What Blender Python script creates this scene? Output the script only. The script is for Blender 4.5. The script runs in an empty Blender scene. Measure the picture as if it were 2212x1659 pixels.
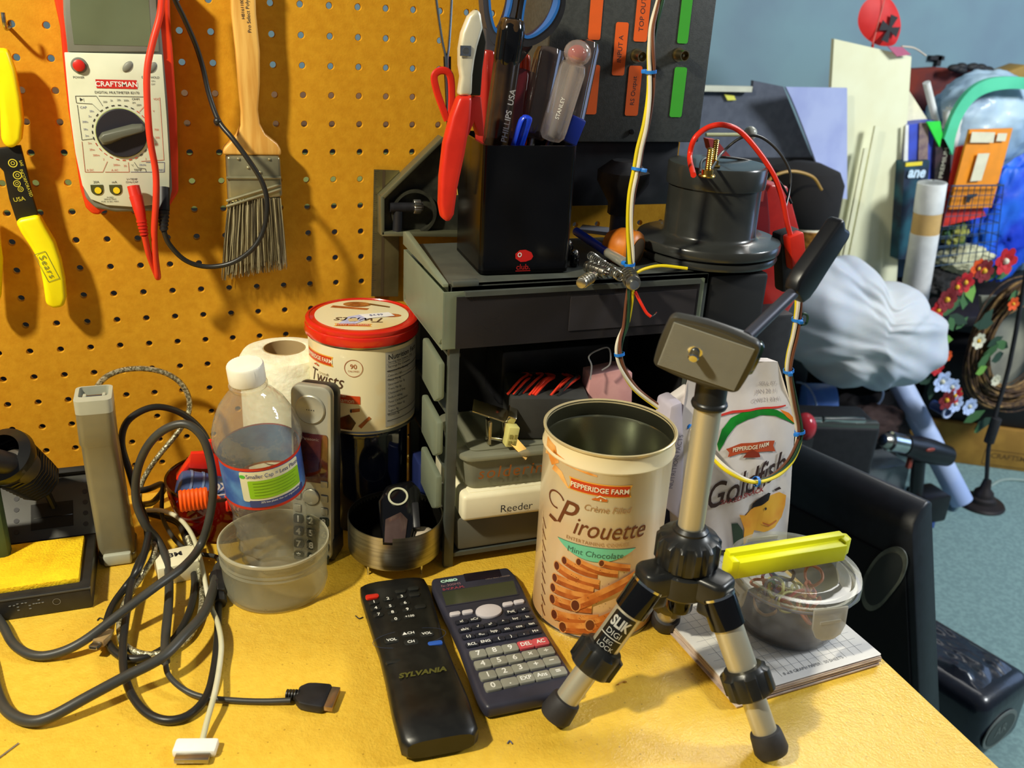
import bpy, bmesh, math, random
from mathutils import Vector as V, Matrix, Quaternion
random.seed(7)
S = bpy.context.scene
COL = S.collection
# ------------------------------------------------------------------ camera (world: desk top z=0, pegboard front y=0, metres)
CAM = V((0.13835, -0.87283, 0.47876))
RIGHT = V((0.94050932, -0.33583492, 0.05154723))
DOWN = V((-0.08637918, -0.38306628, -0.91967324))
FWD = V((0.32860439, 0.86050865, -0.38928656))
FPX = 1965.06
cd = bpy.data.cameras.new('camera'); cam = bpy.data.objects.new('camera', cd); COL.objects.link(cam)
cam.matrix_world = Matrix(((RIGHT.x, -DOWN.x, -FWD.x, CAM.x), (RIGHT.y, -DOWN.y, -FWD.y, CAM.y), (RIGHT.z, -DOWN.z, -FWD.z, CAM.z), (0, 0, 0, 1)))
cd.sensor_width = 36; cd.lens = FPX/2212*36; cd.clip_start = .01; cd.clip_end = 50
cd.dof.use_dof = True; cd.dof.focus_distance = .78; cd.dof.aperture_fstop = 10
S.camera = cam
S.view_settings.view_transform = 'Standard'; S.view_settings.look = 'None'
S.view_settings.gamma = 1; S.view_settings.use_curve_mapping = False
S.view_settings.exposure = 0.0
S.cycles.transparent_max_bounces = 24; S.cycles.max_bounces = 10
# ------------------------------------------------------------------ light
w = bpy.data.worlds.new('world'); S.world = w; w.use_nodes = True
w.node_tree.nodes['Background'].inputs[0].default_value = (.62, .70, .82, 1)
w.node_tree.nodes['Background'].inputs[1].default_value = .15
def lamp(name, kind, loc, target, energy, color, size=.1, size_y=None):
    l = bpy.data.lights.new(name, kind); l.energy = energy; l.color = color
    if kind == 'AREA':
        l.shape = 'RECTANGLE' if size_y else 'DISK'; l.size = size
        if size_y: l.size_y = size_y
    else: l.shadow_soft_size = size
    o = bpy.data.objects.new(name, l); COL.objects.link(o); o.location = loc
    o.rotation_euler = (V(target)-V(loc)).to_track_quat('-Z', 'Y').to_euler()
    return o
lamp('desk_lamp_light', 'AREA', (-.55, -.60, 1.12), (.38, -.14, .05), 23, (1, .93, .72), .085)
o = lamp('ceiling_lamp_light', 'AREA', (1.95, .58, 1.36), (.66, -.42, 0), 2.5, (1, .98, .92), .80, .50); o.data.spread = math.radians(70)
lamp('room_light', 'AREA', (2.5, -.75, 1.35), (1.9, .95, -.25), 57, (.93, .98, 1), .55)
lamp('window_daylight', 'AREA', (3.3, .1, .35), (1.9, .9, -.4), 6, (.40, .58, 1), .9, .8)
# ------------------------------------------------------------------ measuring: a pixel's ray meets a plane
def ray(px, py): return (RIGHT*((px-1106)/FPX)+DOWN*((py-829.5)/FPX)+FWD)
def ZP(px, py, z=0.): d = ray(px, py); return CAM+d*((z-CAM.z)/d.z)
def YP(px, py, y=0.): d = ray(px, py); return CAM+d*((y-CAM.y)/d.y)
def XP(px, py, x=0.): d = ray(px, py); return CAM+d*((x-CAM.x)/d.x)
# ------------------------------------------------------------------ materials
MATS = {}
def lin(c):
    return tuple((x/12.92 if x <= .04045 else ((x+.055)/1.055)**2.4) for x in (c[0]/255, c[1]/255, c[2]/255))
def mat(name, col, rough=.5, metal=0., col2=None, nscale=30., nmix=(.4, .6), bump=0., bscale=200., trans=0., ior=1.45, coat=0., spec=.5, aniso=None, sss=0., detail=4.):
    if name in MATS: return MATS[name]
    m = bpy.data.materials.new(name); m.use_nodes = True; N = m.node_tree.nodes; L = m.node_tree.links
    b = N['Principled BSDF']; c = lin(col)+(1,)
    b.inputs['Base Color'].default_value = c; b.inputs['Roughness'].default_value = rough; b.inputs['Metallic'].default_value = metal
    b.inputs['IOR'].default_value = ior; b.inputs['Transmission Weight'].default_value = trans; b.inputs['Coat Weight'].default_value = coat
    b.inputs['Specular IOR Level'].default_value = spec
    if sss: b.inputs['Subsurface Weight'].default_value = sss; b.inputs['Subsurface Scale'].default_value = .01
    tc = N.new('ShaderNodeTexCoord')
    mp = N.new('ShaderNodeMapping'); L.new(tc.outputs['Object'], mp.inputs[0])
    if aniso: mp.inputs['Scale'].default_value = aniso
    if col2 is None: col2 = tuple(min(255, x*.93+4) for x in col)
    n = N.new('ShaderNodeTexNoise'); n.inputs['Scale'].default_value = nscale; n.inputs['Detail'].default_value = detail
    L.new(mp.outputs[0], n.inputs['Vector'])
    mr = N.new('ShaderNodeMapRange'); mr.inputs[1].default_value = nmix[0]; mr.inputs[2].default_value = nmix[1]
    L.new(n.outputs['Fac'], mr.inputs[0])
    mx = N.new('ShaderNodeMix'); mx.data_type = 'RGBA'; mx.inputs[6].default_value = c; mx.inputs[7].default_value = lin(col2)+(1,)
    L.new(mr.outputs[0], mx.inputs[0]); L.new(mx.outputs[2], b.inputs['Base Color'])
    if bump:
        n2 = N.new('ShaderNodeTexNoise'); n2.inputs['Scale'].default_value = bscale; n2.inputs['Detail'].default_value = 3
        L.new(mp.outputs[0], n2.inputs['Vector'])
        bu = N.new('ShaderNodeBump'); bu.inputs['Strength'].default_value = bump; bu.inputs['Distance'].default_value = .001
        L.new(n2.outputs['Fac'], bu.inputs['Height']); L.new(bu.outputs[0], b.inputs['Normal'])
    MATS[name] = m; return m
def clear(name, col=(255, 255, 255), opacity=.15, rough=.05, gloss=1.0, bump=0., bscale=60.):
    """thin see-through plastic: part transparent, part coloured haze, with a glossy skin"""
    if name in MATS: return MATS[name]
    m = bpy.data.materials.new(name); m.use_nodes = True; N = m.node_tree.nodes; L = m.node_tree.links
    for x in list(N):
        if x.type != 'OUTPUT_MATERIAL': N.remove(x)
    out = [x for x in N if x.type == 'OUTPUT_MATERIAL'][0]
    t = N.new('ShaderNodeBsdfTransparent'); d = N.new('ShaderNodeBsdfDiffuse'); tl = N.new('ShaderNodeBsdfTranslucent'); g = N.new('ShaderNodeBsdfGlossy')
    c = lin(col)+(1,)
    t.inputs[0].default_value = tuple(.5+.5*x for x in c[:3])+(1,); d.inputs[0].default_value = c; tl.inputs[0].default_value = c
    g.inputs['Roughness'].default_value = rough
    a = N.new('ShaderNodeMixShader'); a.inputs[0].default_value = .5; L.new(d.outputs[0], a.inputs[1]); L.new(tl.outputs[0], a.inputs[2])
    h = N.new('ShaderNodeMixShader'); L.new(t.outputs[0], h.inputs[1]); L.new(a.outputs[0], h.inputs[2])
    tc = N.new('ShaderNodeTexCoord'); n = N.new('ShaderNodeTexNoise'); n.inputs['Scale'].default_value = 25; L.new(tc.outputs['Object'], n.inputs['Vector'])
    mr = N.new('ShaderNodeMapRange'); mr.inputs[3].default_value = opacity*.75; mr.inputs[4].default_value = min(1, opacity*1.25); L.new(n.outputs['Fac'], mr.inputs[0]); L.new(mr.outputs[0], h.inputs[0])
    f = N.new('ShaderNodeLayerWeight'); f.inputs[0].default_value = .5
    pw_ = N.new('ShaderNodeMath'); pw_.operation = 'POWER'; pw_.inputs[1].default_value = 4.; L.new(f.outputs['Facing'], pw_.inputs[0])
    mu = N.new('ShaderNodeMath'); mu.operation = 'MULTIPLY_ADD'; mu.inputs[1].default_value = .55*gloss; mu.inputs[2].default_value = .04*gloss; L.new(pw_.outputs[0], mu.inputs[0])
    k = N.new('ShaderNodeMixShader'); L.new(mu.outputs[0], k.inputs[0]); L.new(h.outputs[0], k.inputs[1]); L.new(g.outputs[0], k.inputs[2])
    if bump:
        n2 = N.new('ShaderNodeTexNoise'); n2.inputs['Scale'].default_value = bscale; L.new(tc.outputs['Object'], n2.inputs['Vector'])
        bu = N.new('ShaderNodeBump'); bu.inputs['Strength'].default_value = bump; bu.inputs['Distance'].default_value = .003
        L.new(n2.outputs['Fac'], bu.inputs['Height'])
        for x in (g, f, d): L.new(bu.outputs[0], x.inputs['Normal'])
    L.new(k.outputs[0], out.inputs[0])
    MATS[name] = m; return m
# ------------------------------------------------------------------ mesh builder
def spl(pts, n=6, closed=False):
    """Catmull-Rom through the points"""
    P = [V(p) for p in pts]
    if len(P) < 3: return P
    if closed: Q = [P[-1]]+P+[P[0], P[1]]
    else: Q = [P[0]*2-P[1]]+P+[P[-1]*2-P[-2]]
    out = []
    for i in range(1, len(Q)-2):
        a, b, c, d = Q[i-1:i+3]
        for k in range(n):
            t = k/n
            out.append(.5*((2*b)+(c-a)*t+(2*a-5*b+4*c-d)*t*t+(3*b-a-3*c+d)*t**3))
    if not closed: out.append(P[-1])
    return out
def frame(axis, up=V((0, 0, 1))):
    z = V(axis).normalized()
    x = V(up).cross(z)
    if x.length < 1e-4: x = V((1, 0, 0)).cross(z)
    if x.length < 1e-4: x = V((0, 1, 0)).cross(z)
    x.normalize(); y = z.cross(x)
    return Matrix((x, y, z)).transposed()
def T(loc=(0, 0, 0), axis=None, up=(0, 0, 1), rz=0., rot=None):
    M = Matrix.Translation(V(loc))
    if axis is not None: M = M @ frame(axis, V(up)).to_4x4()
    if rot is not None: M = M @ rot.to_4x4()
    if rz: M = M @ Matrix.Rotation(rz, 4, 'Z')
    return M
def basis(o, x, y):
    """matrix whose local x,y run along the given directions (z = x cross y)"""
    x = V(x).normalized(); z = x.cross(V(y)).normalized(); y = z.cross(x)
    M = Matrix((x, y, z)).transposed().to_4x4(); return Matrix.Translation(V(o)) @ M
def rrect(w, h, r, n=5, cx=0, cy=0):
    out = []
    for (sx, sy, a0) in ((1, 1, 0), (-1, 1, 90), (-1, -1, 180), (1, -1, 270)):
        for k in range(n+1):
            a = math.radians(a0+90*k/n); out.append((cx+sx*(w/2-r)+r*math.cos(a), cy+sy*(h/2-r)+r*math.sin(a)))
    return out
def ell(rx, ry, n=32, cx=0, cy=0): return [(cx+rx*math.cos(2*math.pi*k/n), cy+ry*math.sin(2*math.pi*k/n)) for k in range(n)]
class MB:
    def __init__(s): s.v = []; s.f = []; s.m = []; s.mats = []
    def add(s, vs, fs, m, M=None):
        if m not in s.mats: s.mats.append(m)
        k = s.mats.index(m); o = len(s.v)
        s.v += [(M @ V(v)) if M is not None else V(v) for v in vs]
        s.f += [tuple(i+o for i in f) for f in fs]; s.m += [k]*len(fs); return s
    def addbm(s, bm, m, M=None):
        bm.verts.index_update()
        s.add([v.co.copy() for v in bm.verts], [tuple(v.index for v in f.verts) for f in bm.faces], m, M); bm.free(); return s
    def bev(s, vs, fs, m, M, b, seg=2, ang=30):
        bm = bmesh.new(); vv = [bm.verts.new(v) for v in vs]
        for f in fs:
            try: bm.faces.new([vv[i] for i in f])
            except ValueError: pass
        bm.normal_update()
        es = [e for e in bm.edges if len(e.link_faces) == 2 and e.calc_face_angle(0) > math.radians(ang)]
        bmesh.ops.bevel(bm, geom=es, offset=b, segments=seg, profile=.5, affect='EDGES', clamp_overlap=True)
        return s.addbm(bm, m, M)
    def box(s, c, size, m, M=None, b=0., seg=2, taper=None):
        x, y, z = (q/2 for q in size); tx, ty = taper or (1, 1)
        vs = [(c[0]+sx*x*(tx if sz > 0 else 1), c[1]+sy*y*(ty if sz > 0 else 1), c[2]+sz*z) for sz in (-1, 1) for sy in (-1, 1) for sx in (-1, 1)]
        fs = [(0, 2, 3, 1), (4, 5, 7, 6), (0, 1, 5, 4), (1, 3, 7, 5), (3, 2, 6, 7), (2, 0, 4, 6)]
        return s.bev(vs, fs, m, M, b, seg) if b else s.add(vs, fs, m, M)
    def prism(s, poly, z0, z1, m, M=None, b=0., seg=2, top=None, holes=None):
        n = len(poly); q = top or poly
        vs = [(p[0], p[1], z0) for p in poly]+[(p[0], p[1], z1) for p in q]
        fs = [tuple(range(n-1, -1, -1)), tuple(range(n, 2*n))]+[(i, (i+1) % n, n+(i+1) % n, n+i) for i in range(n)]
        return s.bev(vs, fs, m, M, b, seg) if b else s.add(vs, fs, m, M)
    def flat(s, poly, z, m, M=None):
        return s.add([(p[0], p[1], z) for p in poly], [tuple(range(len(poly)))], m, M)
    def ring(s, outer, inner, z, m, M=None, z1=None):
        n = len(outer)
        if z1 is None:
            return s.add([(p[0], p[1], z) for p in outer]+[(p[0], p[1], z) for p in inner], [(i, (i+1) % n, n+(i+1) % n, n+i) for i in range(n)], m, M)
        vs = [(p[0], p[1], q) for q in (z, z1) for L_ in (outer, inner) for p in L_]; fs = []
        for i in range(n):
            j = (i+1) % n
            fs += [(i, n+i, n+j, j), (2*n+i, 2*n+j, 3*n+j, 3*n+i), (i, j, 2*n+j, 2*n+i), (n+i, 3*n+i, 3*n+j, n+j)]
        return s.add(vs, fs, m, M)
    def lathe(s, prof, m, M=None, n=40, mod=None, arc=None):
        vs = []; fs = []; k = len(prof); a1 = arc or (0, 2*math.pi); closed = arc is None
        nn = n if closed else n+1
        for i in range(nn):
            a = a1[0]+(a1[1]-a1[0])*i/n; c, q = math.cos(a), math.sin(a)
            for (r, z) in prof:
                rr = r*(mod(a, z) if mod else 1); vs.append((rr*c, rr*q, z))
        for i in range(n):
            j = (i+1) % nn
            for t in range(k-1):
                a, b, c, d = i*k+t, j*k+t, j*k+t+1, i*k+t+1
                fs.append((a, b, c, d))
        bm = bmesh.new(); vv = [bm.verts.new(v) for v in vs]
        for f in fs: bm.faces.new([vv[i] for i in f])
        bmesh.ops.remove_doubles(bm, verts=bm.verts, dist=1e-6)
        return s.addbm(bm, m, M)
    def cyl(s, p0, p1, r, m, r1=None, n=20, b=0., M=None):
        p0 = V(p0); p1 = V(p1); h = (p1-p0).length; r1 = r if r1 is None else r1
        if b: pr = [(0, 0), (r-b, 0), (r-b*.3, b*.3), (r, b), (r1, h-b), (r1-b*.3, h-b*.3), (r1-b, h), (0, h)]
        else: pr = [(0, 0), (r, 0), (r1, h), (0, h)]
        MM = T(p0, p1-p0)
        return s.lathe(pr, m, (M @ MM) if M is not None else MM, n)
    def sph(s, c, r, m, M=None, n=16, sc=(1, 1, 1)):
        bm = bmesh.new(); bmesh.ops.create_uvsphere(bm, u_segments=n, v_segments=max(6, n//2), radius=r)
        for v in bm.verts: v.co = V((v.co.x*sc[0]+c[0], v.co.y*sc[1]+c[1], v.co.z*sc[2]+c[2]))
        return s.addbm(bm, m, M)
    def tube(s, pts, r, m, n=8, sm=6, closed=False, M=None, flat=None, caps=True):
        P = spl(pts, sm, closed) if sm else [V(p) for p in pts]; k = len(P)
        rr = r if callable(r) else (lambda t: r)
        tang = []
        for i in range(k):
            a = P[(i-1) % k] if (closed or i > 0) else P[i]; b = P[(i+1) % k] if (closed or i < k-1) else P[i]
            d = (b-a); tang.append(d.normalized() if d.length > 1e-9 else V((0, 0, 1)))
        x = frame(tang[0]).col[0].copy(); vs = []; fs = []
        for i in range(k):
            t = tang[i]; x = (x-t*x.dot(t)); x.normalize(); y = t.cross(x); R_ = rr(i/max(1, k-1))
            for j in range(n):
                a = 2*math.pi*j/n; fx, fy = flat or (1, 1)
                vs.append(P[i]+x*(R_*fx*math.cos(a))+y*(R_*fy*math.sin(a)))
        for i in range(k if closed else k-1):
            i2 = (i+1) % k
            for j in range(n): fs.append((i*n+j, i*n+(j+1) % n, i2*n+(j+1) % n, i2*n+j))
        if not closed and caps: fs += [tuple(range(n-1, -1, -1)), tuple(range((k-1)*n, k*n))]
        return s.add(vs, fs, m, M)
    def text(s, body, size, m, M=None, fn=None, shear=0., ax='CENTER', sx=1., bold=0., cut=0., ex=0., sp=1.):
        cu = bpy.data.curves.new('t', 'FONT'); cu.body = body; cu.size = size; cu.shear = shear; cu.align_x = ax; cu.align_y = 'CENTER'
        cu.offset = bold; cu.extrude = ex; cu.resolution_u = 3; cu.space_character = sp
        o = bpy.data.objects.new('t', cu); COL.objects.link(o)
        me = bpy.data.meshes.new_from_object(o)
        bm = bmesh.new(); bm.from_mesh(me); bmesh.ops.remove_doubles(bm, verts=bm.verts, dist=1e-7)
        for v in bm.verts: v.co.x *= sx
        if cut:
            xs = [v.co.x for v in bm.verts]
            if xs:
                k = math.floor(min(xs)/cut)+1
                while k*cut < max(xs):
                    bmesh.ops.bisect_plane(bm, geom=bm.verts[:]+bm.edges[:]+bm.faces[:], plane_co=(k*cut, 0, 0), plane_no=(1, 0, 0)); k += 1
        if fn:
            for v in bm.verts: v.co = V(fn(v.co.x, v.co.y))
        s.addbm(bm, m, M)
        bpy.data.objects.remove(o); bpy.data.curves.remove(cu); bpy.data.meshes.remove(me)
        return s
    def decal(s, poly, m, fn, cut=.004):
        bm = bmesh.new(); bm.faces.new([bm.verts.new((p[0], p[1], 0)) for p in poly])
        xs = [p[0] for p in poly]; k = math.floor(min(xs)/cut)+1
        bmesh.ops.triangulate(bm, faces=bm.faces[:])
        while k*cut < max(xs):
            bmesh.ops.bisect_plane(bm, geom=bm.verts[:]+bm.edges[:]+bm.faces[:], plane_co=(k*cut, 0, 0), plane_no=(1, 0, 0)); k += 1
        for v in bm.verts: v.co = V(fn(v.co.x, v.co.y))
        return s.addbm(bm, m)
    def build(s, name, parent=None, label=None, cat=None, group=None, kind=None, ang=40):
        me = bpy.data.meshes.new(name)
        xs = [v.x for v in s.v]; ys = [v.y for v in s.v]; zs = [v.z for v in s.v]
        c = V(((min(xs)+max(xs))/2, (min(ys)+max(ys))/2, min(zs)))
        me.from_pydata([tuple(v-c) for v in s.v], [], s.f)
        for m in s.mats: me.materials.append(m)
        me.polygons.foreach_set('material_index', s.m); me.polygons.foreach_set('use_smooth', [True]*len(s.f))
        me.update(); me.set_sharp_from_angle(angle=math.radians(ang))
        o = bpy.data.objects.new(name, me); COL.objects.link(o)
        pl = V((0, 0, 0)); p = parent
        while p is not None: pl += p.location; p = p.parent
        o.location = c-pl; o.parent = parent
        tag(o, label, cat, group, kind); return o
def tag(o, label=None, cat=None, group=None, kind=None):
    if label: o['label'] = label
    if cat: o['category'] = cat
    if group: o['group'] = group
    if kind: o['kind'] = kind
    return o
def thing(name, loc, label, cat, group=None):
    o = bpy.data.objects.new(name, None); COL.objects.link(o); o.location = loc; o.empty_display_size = .02
    return tag(o, label, cat, group)
def wrap(c, R, th0, z0, off=.0003, sgn=1):
    """label space (u along the wall, v up) onto a cylinder at c; th0 = angle of u=0"""
    return lambda u, v: (c[0]+(R+off)*math.cos(th0+sgn*u/R), c[1]+(R+off)*math.sin(th0+sgn*u/R), z0+v)
def onto(M, z=.0003): return lambda u, v: M @ V((u, v, z))
# ================================================================== THE SETTING
def desk_wood():
    m = mat('hardboard_desk', (236, 194, 68), .33, col2=(226, 180, 56), nscale=160, nmix=(.3, .8), coat=0, spec=.8, detail=8)
    N = m.node_tree.nodes; L = m.node_tree.links; b = N['Principled BSDF']
    tc = [n for n in N if n.type == 'TEX_COORD'][0]
    n1 = N.new('ShaderNodeTexNoise'); n1.inputs['Scale'].default_value = 520; n1.inputs['Detail'].default_value = 3
    n3 = N.new('ShaderNodeTexNoise'); n3.inputs['Scale'].default_value = 90; n3.inputs['Detail'].default_value = 2
    L.new(tc.outputs['Object'], n1.inputs['Vector']); L.new(tc.outputs['Object'], n3.inputs['Vector'])
    ad = N.new('ShaderNodeMath'); ad.operation = 'ADD'; L.new(n1.outputs['Fac'], ad.inputs[0]); L.new(n3.outputs['Fac'], ad.inputs[1])
    bu = N.new('ShaderNodeBump'); bu.inputs['Strength'].default_value = .60; bu.inputs['Distance'].default_value = .0009
    L.new(ad.outputs[0], bu.inputs['Height']); L.new(bu.outputs[0], b.inputs['Normal'])
    # dark fibre specks
    vo = N.new('ShaderNodeTexVoronoi'); vo.inputs['Scale'].default_value = 120; L.new(tc.outputs['Object'], vo.inputs['Vector'])
    lt = N.new('ShaderNodeMath'); lt.operation = 'LESS_THAN'; lt.inputs[1].default_value = .09; L.new(vo.outputs['Distance'], lt.inputs[0])
    ml = N.new('ShaderNodeMath'); ml.operation = 'MULTIPLY'; ml.inputs[1].default_value = .4; L.new(lt.outputs[0], ml.inputs[0])
    mx0 = [n for n in N if n.type == 'MIX'][0]; mx = N.new('ShaderNodeMix'); mx.data_type = 'RGBA'
    L.new(ml.outputs[0], mx.inputs[0]); L.new(mx0.outputs[2], mx.inputs[6]); mx.inputs[7].default_value = lin((120, 76, 20))+(1,)
    L.new(mx.outputs[2], b.inputs['Base Color']); return m
BOARD = mat('pegboard_hardboard', (208, 152, 34), .72, col2=(196, 138, 26), nscale=150, nmix=(.3, .7), bump=.15, bscale=600, spec=.2, detail=8)
DESK = desk_wood()
EDGE = mat('board_edge', (240, 200, 110), .6, col2=(225, 180, 90), nscale=200)
b = MB(); b.box((-.1265, -.37, -.011), (1.547, .78, .022), DESK, b=.0015)
o = b.build('desk_top'); o['kind'] = 'structure'; o.name = 'trim_1'
# pegboard with real holes
b = MB(); P_ = .0254; c0, c1, r0, r1 = -20, 25, -6, 18; K = 16; TH = .005
vs = []; fs = []
sq = []
for k in range(K):
    a = 2*math.pi*(k+.5)/K; c, s_ = math.cos(a), math.sin(a); q = max(abs(c), abs(s_)); sq.append((c/q*P_/2, s_/q*P_/2, c, s_))
cell = [(x, z) for (x, z, _, _) in sq]
# square ring needs its corners: use 16 rim points that include the corners
cell = []
for k in range(K):
    a = 2*math.pi*k/K; c, s_ = math.cos(a), math.sin(a); q = max(abs(c), abs(s_)); cell.append((c/q*P_/2, s_/q*P_/2))
rim = [(math.cos(2*math.pi*k/K), math.sin(2*math.pi*k/K)) for k in range(K)]
for c in range(c0, c1+1):
    for r in range(r0, r1+1):
        X = c*P_; Z = .465-P_*r; o_ = len(vs); R1 = .00325; R2 = .0028
        vs += [(X+x, 0, Z+z) for x, z in cell]+[(X+x*R1, 0, Z+z*R1) for x, z in rim]+[(X+x*R2, .0006, Z+z*R2) for x, z in rim]+[(X+x*R2, TH, Z+z*R2) for x, z in rim]+[(X+x, TH, Z+z) for x, z in cell]
        for k in range(K):
            j = (k+1) % K
            for t in range(4): fs.append((o_+t*K+k, o_+t*K+j, o_+(t+1)*K+j, o_+(t+1)*K+k))
b.add(vs, fs, BOARD)
xl, xr = c0*P_-P_/2, c1*P_+P_/2; zl, zh = .465-P_*(r1+.5), .465-P_*(r0-.5)
b.box(((xr+.64)/2+.0, TH/2, (zl+zh)/2), (max(.001, .645-xr), TH, zh-zl), BOARD)
b.box(((xl+xr)/2, TH+.0002, zl-.0), (xr-xl, .0005, .0002), BOARD)
o = b.build('wall_pegboard', kind='structure')
# room around
WALL = mat('blue_painted_wall', (120, 150, 160), .85, col2=(114, 138, 152), nscale=3, bump=.2, bscale=90)
CARP = mat('green_grey_carpet', (132, 160, 158), .95, col2=(118, 144, 144), nscale=120, bump=.9, bscale=500, spec=.1)
b = MB(); b.box((1.2, .4, -.71), (5.4, 4.2, .02), CARP); b.build('floor', kind='structure')
b = MB(); b.box((1.2, 1.36, .5), (5.4, .02, 2.4), WALL); b.build('wall_back', kind='structure')
b = MB(); b.box((3.7, .4, .5), (.02, 4.2, 2.4), WALL); b.build('wall_right', kind='structure')
b = MB(); b.box((-1.2, .4, .5), (.02, 1.94, 2.4), WALL); b.build('wall_left', kind='structure')
# desk frame under the top
LEGW = mat('desk_leg_wood', (120, 84, 46), .6, col2=(96, 64, 34), nscale=30)
b = MB()
for x in (-.86, .60):
    for y in (-.72, -.02): b.box((x, y, -.361), (.05, .05, .678), LEGW, b=.003)
o = b.build('trim_2', kind='structure')
# ================================================================== TOOLS ON THE PEGBOARD
BLK = mat('black_plastic', (24, 24, 27), .42, col2=(34, 34, 38), nscale=60)
BLKG = mat('glossy_black', (10, 10, 12), .08, col2=(14, 14, 16), nscale=20)
BLKM = mat('matt_black_rubber', (28, 28, 30), .65, col2=(36, 36, 38), nscale=80, bump=.1)
CHR = mat('polished_steel', (205, 205, 200), .14, 1., col2=(185, 185, 182), nscale=40)
STL = mat('brushed_steel', (176, 172, 160), .32, 1., col2=(150, 148, 138), nscale=25, aniso=(1, 1, 14))
BRS = mat('brass', (205, 170, 88), .25, 1., col2=(180, 145, 70), nscale=60)
INK = mat('printed_dark_ink', (42, 42, 46), .6)
WHI = mat('white_plastic', (232, 230, 218), .4, col2=(224, 222, 210))
INKW = mat('printed_white_ink', (232, 232, 226), .5)
RED = mat('red_plastic', (206, 42, 24), .38, col2=(194, 36, 20), nscale=40)
REDC = mat('red_cable_jacket', (228, 58, 34), .35)
BLKC = mat('black_cable_jacket', (34, 34, 33), .38)
YEL = mat('yellow_vinyl_grip', (250, 236, 12), .38, col2=(244, 226, 8), nscale=30)
def FR(y): return basis((0, y, 0), (1, 0, 0), (0, 0, 1))
def xz(px, py, y): p = YP(px, py, y); return (p.x, p.z)
def plist(pts, y): return [xz(a, c, y) for a, c in pts]
def hook(name, x, z, reach=.03, label='', rise=.012):
    b = MB(); b.tube([(x, .006, z), (x, -.004, z), (x, -reach+.006, z), (x, -reach, z+.004), (x, -reach, z+rise)], .0016, STL, 8, 4)
    b.tube([(x, .0065, z-.001), (x, .0065, z+.012)], .0016, STL, 8, 0)
    return b.build(name, label=label, cat='hook')
# ---------------------------------------------------------------- multimeter
yF = -.036
M = FR(0)
t = thing('multimeter', (.10, -.018, .287), 'white handheld digital multimeter in an orange-red rubber holster hanging on the pegboard', 'multimeter')
GRYF = mat('meter_grey_bezel', (118, 120, 110), .5); MWH = mat('meter_white_face', (216, 220, 196), .5, col2=(210, 214, 190))
HOL = mat('holster_rubber', (226, 58, 16), .45, col2=(210, 48, 12), nscale=30)
LCD = mat('lcd_screen', (102, 110, 84), .12, col2=(92, 100, 78), nscale=10)
# holster: shell behind the body, outline swelling to the rim
out = plist([(108, -60), (115, 0), (128, 60), (135, 140), (146, 240), (160, 330), (172, 410), (184, 452), (198, 466), (215, 468), (222, 458), (362, 458), (372, 440), (386, 418), (385, 330), (382, 240), (374, 120), (368, 40), (366, -60)], yF)
b = MB(); b.prism(out, .004, .031, HOL, M, b=.004, seg=3)
b.build('holster', t)
g = plist([(133, -60), (136, 30), (146, 115), (152, 200), (162, 290), (174, 380), (184, 430), (206, 452), (250, 460), (340, 458), (366, 440), (372, 410), (368, 330), (362, 220), (352, 110), (345, 30), (343, -60)], yF)
b = MB(); b.prism(g, .012, .0345, GRYF, M, b=.003, seg=3)
# lcd window frame
b.prism(plist([(137, -60), (141, 40), (146, 112), (344, 112), (338, 0), (334, -60)], yF), .034, .0362, GRYF, M, b=.0008)
b.build('body', t)
b = MB(); b.flat(plist([(150, -60), (152, 30), (160, 96), (328, 100), (322, 10), (318, -60)], yF), .0364, LCD, M); b.build('screen', t, label='dull grey-green display window')
wf = plist([(139, 113), (145, 180), (152, 250), (163, 330), (178, 400), (196, 430), (230, 443), (290, 447), (350, 440), (366, 414), (366, 350), (360, 250), (353, 160), (350, 118)], yF)
b = MB(); b.prism(wf, .0345, .0368, MWH, M, b=.0006)
fz = .0371
# brand plate
q = plist([(206, 171), (295, 173), (297, 192), (209, 190)], yF); b.flat(q, fz, mat('meter_red_label', (196, 40, 32), .45), M)
mc = YP(252, 182, yF); b.text('CRAFTSMAN', .0056, INKW, M @ Matrix.Translation((mc.x, mc.z, fz+.0001)), sx=1.0, bold=.0001)
def mt(s_, px, py, size, m_=INK, sx=1., rot=0.):
    c = YP(px, py, yF); b.text(s_, size, m_, M @ Matrix.Translation((c.x, c.z, fz)) @ Matrix.Rotation(rot, 4, 'Z'), sx=sx)
mt('DIGITAL MULTIMETER 82170', 253, 200, .0028, sx=.95)
mt('POWER', 170, 167, .0024); mt('DATA HOLD', 325, 167, .0024); mt('ON', 331, 175, .0018); mt('OFF', 331, 182, .0018)
mt('20A', 208, 393, .0028); mt('mA', 247, 393, .0028); mt('V+TEMP', 285, 387, .0024); mt('Ω/Hz/CAP', 285, 393, .0022)
INKR = mat('printed_red_ink', (200, 84, 60), .6); INKB = mat('printed_blue_ink', (76, 84, 140), .6)
dc = YP(263, 287, yF); Dx, Dz = dc.x, dc.z; RD = .0222
lab = ['200', '2k', '20k', '200k', '2M', '20M']
for k in range(28):
    a = math.radians(50-k*360/28+90+0)
    col_ = INK if k < 6 or k > 18 else INKR
    a = math.radians(128-k*360/28) if False else math.radians(140-k*12.86)
    col_ = INK if (k < 7 or k > 23) else INKR
    if 14 <= k <= 15: col_ = INK
    x, z = Dx+RD*math.cos(a), Dz+RD*math.sin(a)
    b.box((0, 0, 0), (.0024, .0007, .0002), col_, M @ Matrix.Translation((x, z, fz)) @ Matrix.Rotation(a+math.pi/2, 4, 'Z'))
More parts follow.
